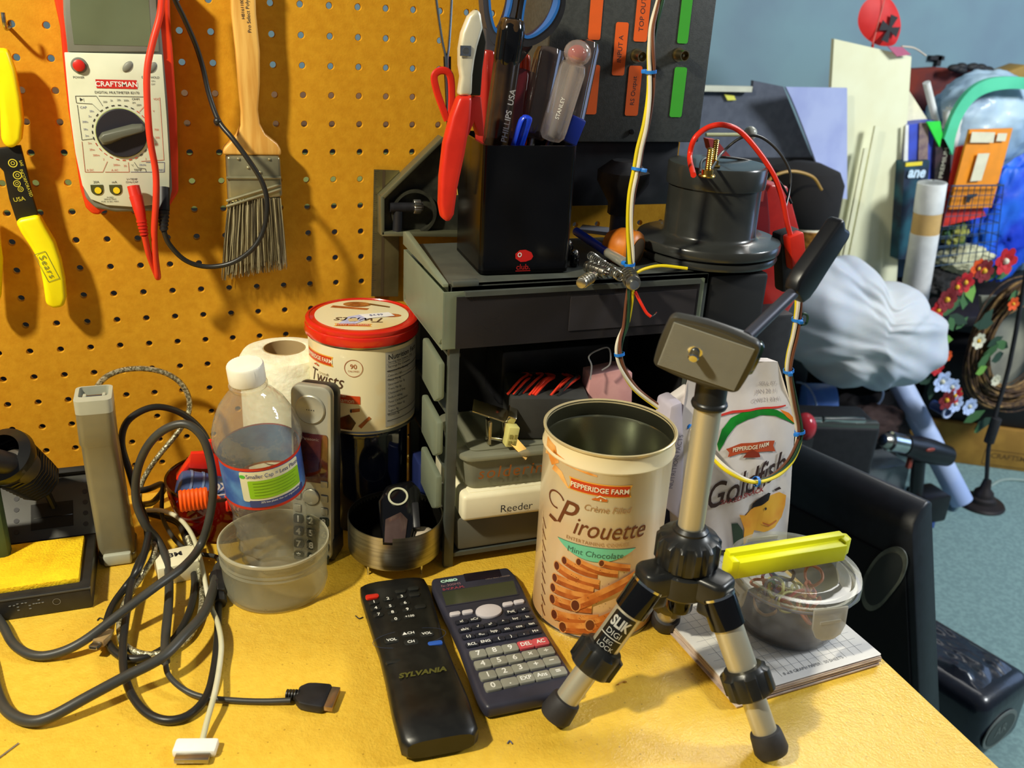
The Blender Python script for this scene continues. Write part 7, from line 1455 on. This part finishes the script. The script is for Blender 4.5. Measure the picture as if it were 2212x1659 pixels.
b = MB(); b.addbm(bm, CBm); b.build('plastic_bag', label='large cloudy clear plastic bag below the tall ivory board', cat='plastic bag', ang=80)
# wreath on its stand
WCn = YP(2208, 742, .74); t = thing('wreath', WCn+V((0, 0, -.16)), 'grapevine wreath with red, orange and white flowers and green leaves at the right edge', 'wreath')
VN = mat('grapevine_brown', (104, 78, 48), .8, col2=(60, 42, 32), nscale=60); VN2 = mat('grapevine_light', (150, 116, 66), .8, col2=(104, 78, 50), nscale=60)
b = MB(); rnd = random.Random(31); WR = .152
for k in range(64):
    r0_ = WR+rnd.uniform(-.032, .030); ph = rnd.uniform(0, 6.28); dz = rnd.uniform(-.02, .02); am = rnd.uniform(.003, .012); fq = rnd.choice((2, 3, 4))
    b.tube([(WCn.x+(r0_+am*math.sin(fq*a+ph))*math.cos(a), WCn.y+dz+am*math.cos(fq*a+ph), WCn.z+(r0_+am*math.sin(fq*a+ph))*math.sin(a)) for a in [2*math.pi*j/26 for j in range(26)]], rnd.uniform(.0016, .0032), VN if k % 3 else VN2, 5, 2, closed=True)
b.build('vine_ring', t)
def flower(c, r, m_, m2, npet, par, lab, seed):
    rn = random.Random(seed); b = MB()
    for lay in range(2):
        for k in range(npet):
            a = 2*math.pi*(k+.5*lay)/npet+rn.uniform(-.1, .1); rr = r*(1-.35*lay); d = V((math.cos(a), -.35-.3*lay, math.sin(a))).normalized(); s_ = V((-math.sin(a), 0, math.cos(a))); up_ = V((0, -1, 0))
            P = [c+d*rr*q+s_*(rr*.38*w_)*sd+up_*(rr*.15*math.sin(q*3)) for q, w_, sd in ((.1, .3, 1), (.55, 1, 1), (.95, .6, 1), (1.05, 0, 1), (.95, .6, -1), (.55, 1, -1), (.1, .3, -1))]
            o4 = V((0, .0012, 0)); n = len(P); b.add(P+[p+o4 for p in P], [tuple(range(n)), tuple(range(2*n-1, n-1, -1))]+[(i, n+i, n+(i+1) % n, (i+1) % n) for i in range(n)], m_)
    b.sph(c+V((0, -r*.3, 0)), r*.22, m2, n=8); return b.build('flower', par, label=lab)
fr_, fo_, fw_, fb_, fd_ = mat('flower_red', (190, 24, 34), .7), mat('flower_orange', (226, 84, 24), .7), mat('flower_cream', (220, 216, 190), .7), mat('flower_white_blue', (190, 208, 246), .7), mat('flower_dark_red', (120, 24, 30), .8)
FYc = mat('flower_yellow', (230, 180, 40), .7)
for k, (px, py, r, m_, m2, lab) in enumerate(((2165, 562, .026, fr_, fw_, 'bright red flower'), (2120, 583, .022, fd_, FYc, 'dark red flower'), (2108, 578, .018, fo_, FYc, 'orange-red flower'), (2080, 608, .020, fr_, FYc, 'red flower'), (2062, 618, .020, fd_, FYc, 'dark red flower'), (2040, 645, .022, fd_, FYc, 'dark red flower'), (2022, 668, .018, fr_, FYc, 'red flower'), (2002, 690, .020, fo_, FYc, 'orange flower'), (2018, 705, .018, fo_, FYc, 'orange flower'), (2008, 772, .024, fo_, FYc, 'orange flower'), (2020, 792, .016, fr_, FYc, 'red flower'), (2042, 768, .012, fo_, FYc, 'orange flower'), (2030, 822, .022, fb_, fw_, 'white flower'), (2052, 834, .018, fb_, fw_, 'white flower'), (2012, 725, .016, fb_, fw_, 'pale blue flower'), (2058, 852, .018, fr_, FYc, 'red flower'), (2060, 870, .018, fb_, fw_, 'white flower'), (2090, 876, .018, fb_, fw_, 'white flower'), (2040, 862, .020, fd_, FYc, 'dark red flower'), (2110, 735, .016, fw_, FYc, 'cream flower'), (2148, 820, .012, fw_, fw_, 'cream flower'), (2185, 655, .014, fo_, FYc, 'orange flower'))):
    flower(YP(px, py, .70), r*1.35, m_, m2, 6+k % 3, t, lab, k)
LFm = [mat('leaf_mid_green', (70, 112, 66), .7), mat('leaf_bright_green', (110, 160, 64), .7), mat('leaf_dark_green', (40, 66, 50), .7)]
rnd = random.Random(77)
lv = [(2095, 625, .026, 1), (2088, 640, .026, 0), (2050, 665, .026, 0), (2065, 655, .022, 2), (2078, 698, .016, 0), (2040, 735, .020, 1), (2035, 745, .018, 1), (2130, 690, .024, 2), (2125, 700, .024, 2), (2150, 585, .026, 0), (2170, 590, .02, 0), (2155, 772, .022, 2), (2140, 760, .022, 0), (2125, 780, .020, 0), (2165, 745, .020, 0), (2150, 738, .02, 2), (2000, 820, .022, 2), (2015, 840, .024, 2), (2105, 900, .024, 0), (2125, 915, .024, 2), (2115, 925, .02, 0), (2205, 650, .022, 2), (2190, 640, .02, 0), (2070, 690, .02, 2), (2055, 700, .018, 0), (2070, 860, .02, 1), (2120, 800, .02, 1)]
for k, (px, py, r, ci) in enumerate(lv):
    r *= 1.3; c = YP(px, py, .705); a = rnd.uniform(0, 6.28); d = V((math.cos(a), rnd.uniform(-.4, .1), math.sin(a))).normalized(); s_ = d.cross(V((0, 1, 0))).normalized(); b = MB()
    P = [c-d*r, c-d*r*.4+s_*r*.45, c+d*r*.3+s_*r*.45, c+d*r, c+d*r*.3-s_*r*.45, c-d*r*.4-s_*r*.45]; o4 = V((0, .001, 0)); mid = [c-d*r*.4+V((0, -.002, 0)), c+d*r*.3+V((0, -.003, 0))]
    b.add(P+[p+o4 for p in P], [(0, 1, 2, 3, 4, 5), (11, 10, 9, 8, 7, 6)]+[(i, 6+i, 6+(i+1) % 6, (i+1) % 6) for i in range(6)], LFm[ci]); b.build('leaf', t, label=('mid green leaf', 'bright green leaf', 'dark green leaf')[ci])
c = YP(2047, 891, .70); b = MB(); b.tube([(c.x+.014*math.cos(a), c.y, c.z+.014*math.sin(a)) for a in [2*math.pi*j/20 for j in range(20)]], .0030, mat('white_ring_plastic', (200, 214, 246), .3), 8, 1, closed=True)
b.cyl((c.x, c.y+.002, c.z), (c.x, c.y+.05, c.z), .0125, mat('blue_inside', (40, 60, 110), .4), n=20); b.build('tube_end', label='small white-rimmed tube end poking out below the wreath', cat='tube')
b = quad(YL([(2120, 640), (2260, 640), (2260, 860), (2140, 860)], .80), .01, mat('beige_grey_cloth', (150, 148, 130), .9, col2=(120, 120, 110), nscale=8)); b.build('cloth_panel', label='beige-grey cloth visible through the wreath', cat='cloth')
# stand with pole and round base
t = thing('pole_stand', ZP(2118, 1092, FL), 'thin black pole stand with a round stepped base on the carpet', 'stand'); g0 = ZP(2118, 1090, FL)
b = MB(); b.lathe([(0, 0), (.058, 0), (.060, .004), (.056, .010), (.036, .014), (.034, .024), (.026, .028), (.024, .040), (.014, .050), (.010, .075), (0, .076)], mat('iron_base', (44, 38, 38), .5, .3), T((g0.x, g0.y, FL)), 44); b.build('round_base', t)
b = MB(); pt = YP(2222, 560, .70); b.tube([(g0.x, g0.y, FL+.06), YP(2140, 935, .675), YP(2180, 790, .69), pt], .0055, BLKM, 10, 3); b.build('pole', t)
b = MB(); pm = YP(2143, 930, .672); b.cyl(pm+V((0, 0, -.035)), pm+V((.004, 0, .035)), .013, BLKM, n=14, b=.003); b.build('pole_clamp', t)
# chest, cardboard box under the wreath
b = MB(); CBX = mat('kraft_cardboard', (176, 132, 54), .8, col2=(158, 116, 46), nscale=20); q0, q1 = ZP(2030, 965+30, FL), ZP(2230, 1022, FL)
t = thing('cardboard_box', q0.lerp(q1, .5), 'long low cardboard box with faint stencilled print under the wreath', 'box')
dxq = (q1-q0).normalized(); BX2 = basis(q0-dxq*.1, dxq, V((0, 0, 1)).cross(dxq)); Lq = (q1-q0).length+.35; hq = YP(2100, 955, q0.y*.5+q1.y*.5).z-FL
b.box((Lq/2, .11, .062), (Lq, .22, .124), CBX, BX2, b=.003); b.build('carton', t)
c = BX2.inverted() @ YP(2188, 986, ZP(2188, 1010, FL).y)
b = MB(); MS = BX2 @ Matrix.Translation((c.x, -.0005, c.z+.0)) @ Matrix.Rotation(math.pi/2, 4, 'X'); b.text('CRAFTSMAN', .022, mat('stencil_ink', (104, 76, 34), .8), MS, bold=.0003); b.ring(rrect(.165, .048, .002, 2, 0, -.006), rrect(.161, .044, .002, 2, 0, -.006), 0, mat('stencil_ink', (104, 76, 34), .8), MS); b.build('stencil_print', t, label='dark stencilled print')
b = MB(); b.box((Lq/2, .115, .124+.105), (Lq*.96, .20, .21), mat('black_trunk', (12, 11, 14), .6), BX2, b=.008); b.build('black_chest', label='black chest on the cardboard box behind the lower flowers', cat='chest')
blob('brown_cushion', YP(1880, 915, .80), (.10, .04, .052), mat('brown_corduroy', (64, 46, 42), .9, col2=(52, 36, 34), nscale=40), 'brown soft cushion behind the black briefcase', 'cushion', .15, 12)
blob('dark_jacket', YP(1830, 945, .90), (.20, .035, .12), mat('dark_cloth', (16, 12, 14), .95), 'dark cloth heap behind the briefcase', 'cloth', .2, 13)
# diagonal white tube
t = thing('poster_tube', ZP(2080, 1100, FL), 'bluish white cardboard tube leaning diagonally down to the carpet', 'tube'); b = MB(); A, B_ = ZP(2078, 1085, FL+.024), YP(1930, 800, .84)
b.cyl(A, B_, .0290, mat('blue_white_tube', (190, 206, 240), .5, col2=(170, 190, 236), nscale=6), n=32, b=.002); b.build('tube_shell', t)
# blue roll end
t = thing('tape_roll', YP(1770, 885, .72), 'light blue rounded plastic drum behind the briefcase', 'drum'); b = MB(); cR = YP(1772, 850, .70); b.cyl(cR+V((-.030, .02, -.035)), cR+V((.036, -.012, -.030)), .052, mat('light_blue_plastic', (104, 152, 240), .4, col2=(96, 140, 232)), n=40, b=.006); b.build('drum_shell', t)
b = MB(); b.tube([cR+V((-.032+.0, .022, -.035))+V((.0, .052*math.sin(a)*.2, .052*math.cos(a)))+V((0, .05*math.sin(a), 0)) for a in [2*math.pi*j/24 for j in range(24)]], .0022, mat('pale_blue_rim', (190, 210, 250), .4), 6, 1, closed=True); b.build('drum_rim', t, label='pale rim')
b = MB(); c = YP(1885, 858, .80); b.tube([(c.x+.032*math.cos(a), c.y, c.z+.032*math.sin(a)) for a in [math.pi*(-.6+1.2*j/14) for j in range(15)]], .003, mat('pale_blue_rim', (190, 210, 250), .4), 6, 2); b.build('curved_hoop', label='pale blue curved plastic hoop below the cloudy bag', cat='hoop')
# briefcase
t = thing('briefcase', (1.55, .56, FL), 'black hard briefcase with chrome latches standing on end by the drill', 'briefcase'); K1_, K2_ = YP(1700, 872, .52), YP(1908, 915, .46)
BCm = mat('briefcase_black', (20, 20, 24), .6, col2=(26, 26, 30), nscale=80); dk = (K2_-K1_); dk.z = 0; hk = K2_.z-FL
MM = basis((K1_.x, K1_.y, FL), dk, V((0, 0, 1)).cross(dk.normalized())); Lk = dk.length
b = MB(); b.box((Lk/2, .055, hk/2-.004), (Lk, .11, hk-.006), BCm, MM, b=.012, seg=3); b.build('case_shell', t)
b = MB(); b.box((Lk/2, .012, hk-.008), (Lk-.01, .02, .014), mat('case_frame_metal', (116, 118, 112), .3, .8), MM, b=.003); b.build('metal_frame', t, label='metal frame along the edge')
for q in (.18, .62):
    b = MB(); b.box((Lk*q, .010, hk+.002), (.09, .014, .012), CHR, MM, b=.003); b.build('latch', t)
b = MB(); b.sph(YP(1738, 922, .44), .024, mat('translucent_red', (190, 50, 60), .2, trans=.2), n=20, sc=(.9, 1, 1.2)); b.build('red_dome', label='translucent red dome peeping out beside the snack bag', cat='dome'); b = MB(); p = YP(1738, 922, .44); b.box((p.x, p.y, (p.z-.02+FL)/2), (.03, .03, p.z-.02-FL), BLKM); b.build('red_dome_post', label='dark post under the translucent red dome', cat='post')
# drill
t = thing('power_drill', ZP(1990, 1120, FL), 'black cordless power drill with a silver chuck standing on its red-marked battery', 'drill'); yD_ = .64
DB = mat('drill_black', (20, 20, 22), .35); D0, D1, D2, D3 = YP(1906, 950, yD_), YP(1950, 960, yD_), YP(1985, 968, yD_), YP(2046, 985, yD_)
b = MB(); b.lathe([(0, 0), (.014, .002), (.019, .012), (.019, .020)], STL, T(D0, D1-D0), 32); b.lathe([(.020, .018), (.0245, .022), (.0245, (D1-D0).length), (.021, (D1-D0).length+.002)], CHR, T(D0, D1-D0), 32); b.build('chuck', t, label='silver chuck')
b = MB(); b.lathe([(.022, 0), (.027, .004), (.027, .03), (.031, .05), (.031, .10), (.026, (D3-D1).length), (0, (D3-D1).length+.004)], DB, T(D1, D3-D1), 36); b.build('motor_housing', t)
b = MB(); H0, H1 = YP(1985, 990, yD_+.005), YP(1978, 1072, yD_+.02); b.tube([H0, H0.lerp(H1, .5), H1], .0165, DB, 14, 3); b.build('pistol_grip', t)
b = MB(); b.box(tuple(YP(1964, 1000, yD_-.005)), (.012, .012, .028), mat('trigger_red', (150, 60, 44), .4), b=.003); b.build('trigger', t, label='dull red trigger')
bt = ZP(1990, 1112, FL); b = MB(); zb2 = YP(1990, 1068, yD_+.02).z; b.box((bt.x, yD_+.03, (zb2+FL)/2), (.082, .075, zb2-FL), DB, b=.006); b.build('battery_pack', t)
b = MB(); p = YP(1990, 1090, yD_-.008); b.box((p.x, yD_-.0085, p.z), (.032, .003, .018), mat('battery_red', (206, 50, 34), .4), b=.001); b.build('battery_button', t, label='red battery button')
p = YP(2010, 972, yD_-.03); b = MB(); b.sph(p, .011, mat('drill_red_badge', (140, 54, 40), .4), n=12, sc=(1.3, .3, .5)); b.build('badge', t, label='dull red badge')
b = quad([ZP(1975, 1115, FL+.001), ZP(2022, 1118, FL+.001), ZP(2018, 1140, FL+.001), ZP(1972, 1138, FL+.001)], .004, mat('blue_card', (48, 80, 140), .7)); b.build('blue_card', label='flat dark blue card on the carpet in front of the drill', cat='card')
b = MB(); b.box((YP(1915, 1040, .66).x-.02, .72, -.62), (.20, .10, .16), clear('clear_bin_plastic', (160, 166, 170), .5, .2), b=.01); b.build('clear_bin', label='clear plastic bin behind the drill', cat='bin')
cable('floor_cable', [ZP(2105, 1075, FL+.004), ZP(2140, 1050, FL+.004), ZP(2175, 1036, FL+.004), ZP(2250, 1042, FL+.004)], .004, mat('grey_floor_cable', (150, 168, 160), .5), 'pale cable curving on the carpet at the right edge', 'cable')
# black speaker with oval badge (tall), leather amplifier in front
t = thing('tall_speaker', (.95, -.02, FL), 'tall black cabinet with a rounded top edge and a smoky oval badge beside the desk', 'speaker')
SPM = mat('speaker_black_vinyl', (24, 27, 34), .42, col2=(20, 22, 28), nscale=80, bump=.1); SGR = mat('speaker_black_grille', (12, 13, 15), .8)
E0, E1 = YP(1720, 1000, .10), None
R1 = V((.9715, -.1125, 0)); 
# right front edge passes pixels (1967,1098) and (1985,1480)
yR = -.08; pR = YP(1970, 1128, yR); zr = pR.z
pR0 = V((pR.x, pR.y, 0)); q_ = CAM+ray(1722, 1012)*((zr+.0-CAM.z)/ray(1722, 1012).z); dS = V((pR.x-q_.x, pR.y-q_.y, 0)); LS_ = dS.length; nS = V((dS.y, -dS.x, 0)).normalized()
if nS.dot(CAM-pR) < 0: nS = -nS
MSp = basis(V((q_.x, q_.y, FL)), dS, -nS); hS = zr-FL
dlo = ray(1985, 1480); plo = CAM+dlo*((pR-CAM).dot(nS)/dlo.dot(nS)); klo = ((plo-pR).dot(dS.normalized()))/(pR.z-plo.z); dSn = dS.normalized()
def flare(v):
    u = (v-V((q_.x, q_.y, v.z))).dot(dSn)
    return v+dSn*(klo*max(0, zr-v.z)) if u > LS_*.5 else v
b = MB(); prS = [(0, 0), (.055, 0), (.055, hS+.002), (.050, hS+.014), (.036, hS+.020), (.020, hS+.013), (.006, hS-.004), (0, hS-.020)]
MY = basis(V((q_.x, q_.y, FL))-dS.normalized()*.04, -nS, (0, 0, 1)); b.prism(prS, 0, -(LS_+.04) if MY.to_3x3().col[2].dot(dS) < 0 else (LS_+.04), SPM, MY, b=.004, seg=2); b.v = [flare(v) for v in b.v]; b.build('cabinet', t)
b = MB(); b.box((LS_/2-.02, -.003, (hS-.05)/2), (LS_+.02, .006, hS-.07), SGR, MSp, b=.002); b.v = [flare(v) for v in b.v]; b.build('front_grille', t, label='matt black front')
def onplane(px, py, P, n): d = ray(px, py); return CAM+d*((P-CAM).dot(n)/d.dot(n))
b = MB(); F3 = V((pR.x, pR.y, zr))+nS*.009; pts = [onplane(a, c, F3, nS) for a, c in ((1862, 1262), (1880, 1222), (1905, 1192), (1935, 1180), (1955, 1190), (1961, 1215), (1950, 1250), (1925, 1285), (1900, 1312), (1878, 1318), (1864, 1300))]
P5 = spl(pts, 4, True); MB_ = basis(P5[0], dS, (0, 0, 1)); I_ = MB_.inverted(); pl = [((I_ @ p).x, (I_ @ p).y) for p in P5]; cxm = sum(x for x, y in pl)/len(pl); cym = sum(y for x, y in pl)/len(pl)
BDG = mat('badge_smoky', (116, 118, 104), .45, col2=(66, 68, 62), nscale=20); b.prism(pl, 0, .002 if MB_.to_3x3().col[2].dot(nS) > 0 else -.002, BDG, MB_)
b.prism([(cxm+(x-cxm)*.82, cym+(y-cym)*.82) for x, y in pl], 0, .003 if MB_.to_3x3().col[2].dot(nS) > 0 else -.003, mat('badge_dark', (52, 54, 52), .4), MB_); b.build('oval_badge', t, label='smoky oval badge')
t = thing('bass_amplifier', ZP(2060, 1590, FL), 'black wrinkled leather-covered amplifier with an oval badge on the carpet', 'amplifier')
LT = mat('black_leather', (24, 28, 38), .3, col2=(30, 36, 48), nscale=20, bump=.6, bscale=60, coat=.2)
zA = -.56; A1, A2, A3 = ZP(1975, 1300, zA), ZP(2235, 1462, zA), ZP(2135, 1530, zA)
dA = (A3-A2); dA.z = 0; back = A1-A2; back.z = 0; MA = basis(V((A3.x, A3.y, FL)), -dA, back); wA = dA.length; I_ = MA.inverted(); dp = (I_ @ V((A1.x, A1.y, FL))).y
b = MB(); wA = wA+.015; b.box((wA/2, .22, (zA-FL)/2), (wA, .44, zA-FL), LT, MA, b=.028, seg=4); b.build('cabinet', t)
b = MB(); MF = MA @ Matrix.Translation((wA*.42, -.0012, (zA-FL)*.45)) @ Matrix.Rotation(math.pi/2, 4, 'X'); b.prism(ell(.052, .036, 40), 0, .002, mat('badge_silver_grey', (110, 116, 112), .4), MF); b.prism(ell(.044, .029, 40), 0, .003, mat('badge_dark', (52, 54, 52), .4), MF); b.text('AR', .030, mat('badge_silver_grey', (110, 116, 112), .4), MF @ Matrix.Translation((0, 0, .0035))); b.build('oval_badge', t, label='grey oval badge')
b = MB(); gn, gm = 40, 60; vs = []; fs = []
for i in range(gn+1):
    for j in range(gm+1):
        u = i/gn; v = j/gm; e = min(1, 8*min(u, 1-u, v*1.5, (1-v)*1.5)); nz = abs(noise.noise(V((u*3+5, v*9, 2))))+.5*abs(noise.noise(V((u*9, v*22, 7))))
        vs.append((.02+u*(wA-.04), .02+v*.40, zA-FL-.004+e*(.007+.010*nz)))
for i in range(gn):
    for j in range(gm): fs.append((i*(gm+1)+j, (i+1)*(gm+1)+j, (i+1)*(gm+1)+j+1, i*(gm+1)+j+1))
b.add(vs, fs, LT, MA); b.build('top_panel', t, label='wrinkled leather top')
# red tool case, mug and cap behind the fitting
t = thing('red_tool', YP(1690, 660, -.02), 'bright red plastic tool case standing behind the pipe fitting', 'tool case')
RTM = mat('tool_red', (210, 40, 28), .35, coat=.3, col2=(190, 30, 22)); RTD = mat('tool_dark_red', (110, 18, 22), .2, coat=.5)
b = quad(YL([(1640, 440), (1665, 400), (1704, 402), (1735, 520), (1750, 600), (1690, 700), (1640, 700), (1625, 560)], .02), .05, RTM, bv=.004); b.build('shell', t)
b = quad(YL([(1608, 372), (1640, 378), (1662, 415), (1668, 480), (1668, 560), (1610, 560)], -.03), .04, RTD, bv=.006); b.build('dark_shell', t, label='dark glossy red half'); b = MB(); b.box(tuple(YP(1641, 405, -.033)), (.012, .003, .030), mat('dull_vent_red', (150, 50, 46), .5)); b.build('vent', t)
b = MB(); pz = YP(1690, 700, .0); b.box((YP(1655, 690, .0).x, .02, (pz.z+.02+FL)/2), (.05, .08, pz.z+.02-FL), BLKM, b=.004); b.build('dark_stand', label='dark stand under the red tool case beside the desk', cat='stand')
b = quad(YL([(1530, 300), (1548, 302), (1590, 352), (1570, 358), (1535, 322)], -.05), .01, mat('faded_red_strip', (200, 70, 66), .6)); b.build('red_strip', label='faded red strip leaning behind the brass terminals', cat='strip')
t = thing('cream_rod', YP(1560, 291, .1), 'thin cream rod with a ball end lying across behind the brass terminals', 'rod'); b = MB(); b.cyl(YP(1525, 291, .10), YP(1612, 291, .10), .0022, mat('cream_rod_paint', (206, 206, 150), .5), n=12); b.build('rod', t); b = MB(); b.sph(YP(1620, 288, .10), .0085, mat('pearl_ball', (180, 180, 166), .25), n=20); b.build('ball_end', t)
t = thing('round_basket', YP(1740, 545, .8), 'small yellow-brown woven basket with white paper behind the tripod handle', 'basket')
b = MB(); c = YP(1740, 500, .80); b.lathe([(0, -.07), (.05, -.07), (.066, .005), (.068, .012), (.062, .012), (.046, -.06)], mat('woven_straw', (196, 136, 50), .7, col2=(150, 96, 30), nscale=90, bump=.8, bscale=120), T(c), 36); b.build('woven_body', t)
b = MB(); b.sph(c+V((0, 0, .004)), .060, mat('tissue_paper', (244, 240, 214), .95), n=20, sc=(1, 1, .55)); b.build('paper_filling', t, label='white paper filling')
b = MB(); b.lathe([(0, 0), (.075, 0), (.083, .01), (.083, .085), (.07, .11), (.03, .125), (0, .127)], mat('black_felt', (18, 15, 16), .9), T(YP(1722, 470, .72)+V((0, 0, -.01))), 40); b.build('black_hat', label='black rounded felt hat behind the red tool case', cat='hat')
cable('gold_trim', [YP(1655, 400, .60), YP(1672, 380, .60), YP(1712, 370, .60), YP(1755, 382, .60), YP(1775, 410, .60)], .0028, mat('gold_cord', (170, 130, 50), .5), 'thin gold cord curving over the black hat', 'cord')
cbs = YP(1740, 500, .80); b = MB(); b.box((cbs.x-.02, .80, (cbs.z-.07+FL)/2), (.13, .10, cbs.z-.07-FL), DBW, b=.01); b.build('dark_cabinet', label='dark cabinet behind the tripod carrying the basket and hat', cat='cabinet')
b = quad(YL([(1640, 640), (1668, 622), (1694, 640), (1694, 690), (1640, 690)], .02), .004, mat('cream_card', (236, 230, 196), .6)); b.build('cream_card', label='small cream card corner right of the black box', cat='card')
# ================================================================== CRUMBS ON THE DESK
for pts, m_, lab in (([(768, 1330), (776, 1336), (784, 1333)], INK, 'tiny dark curled fibre on the desk left of the remote'), ([(1336, 1478), (1346, 1472), (1354, 1473)], mat('wood_shaving', (206, 150, 60), .6), 'tiny pale wood shaving on the desk between the tripod legs'), ([(1096, 1606), (1101, 1600), (1107, 1607)], mat('blue_grey_crumb', (90, 96, 120), .6), 'tiny blue-grey crumb on the desk in front of the calculator'), ([(210, 1340), (215, 1335), (223, 1337)], INK, 'tiny dark hair on the desk in front of the soldering stand')):
    cable('desk_crumb', [ZP(a, c, .0008) for a, c in pts], .0005, m_, lab, 'crumb', 5)
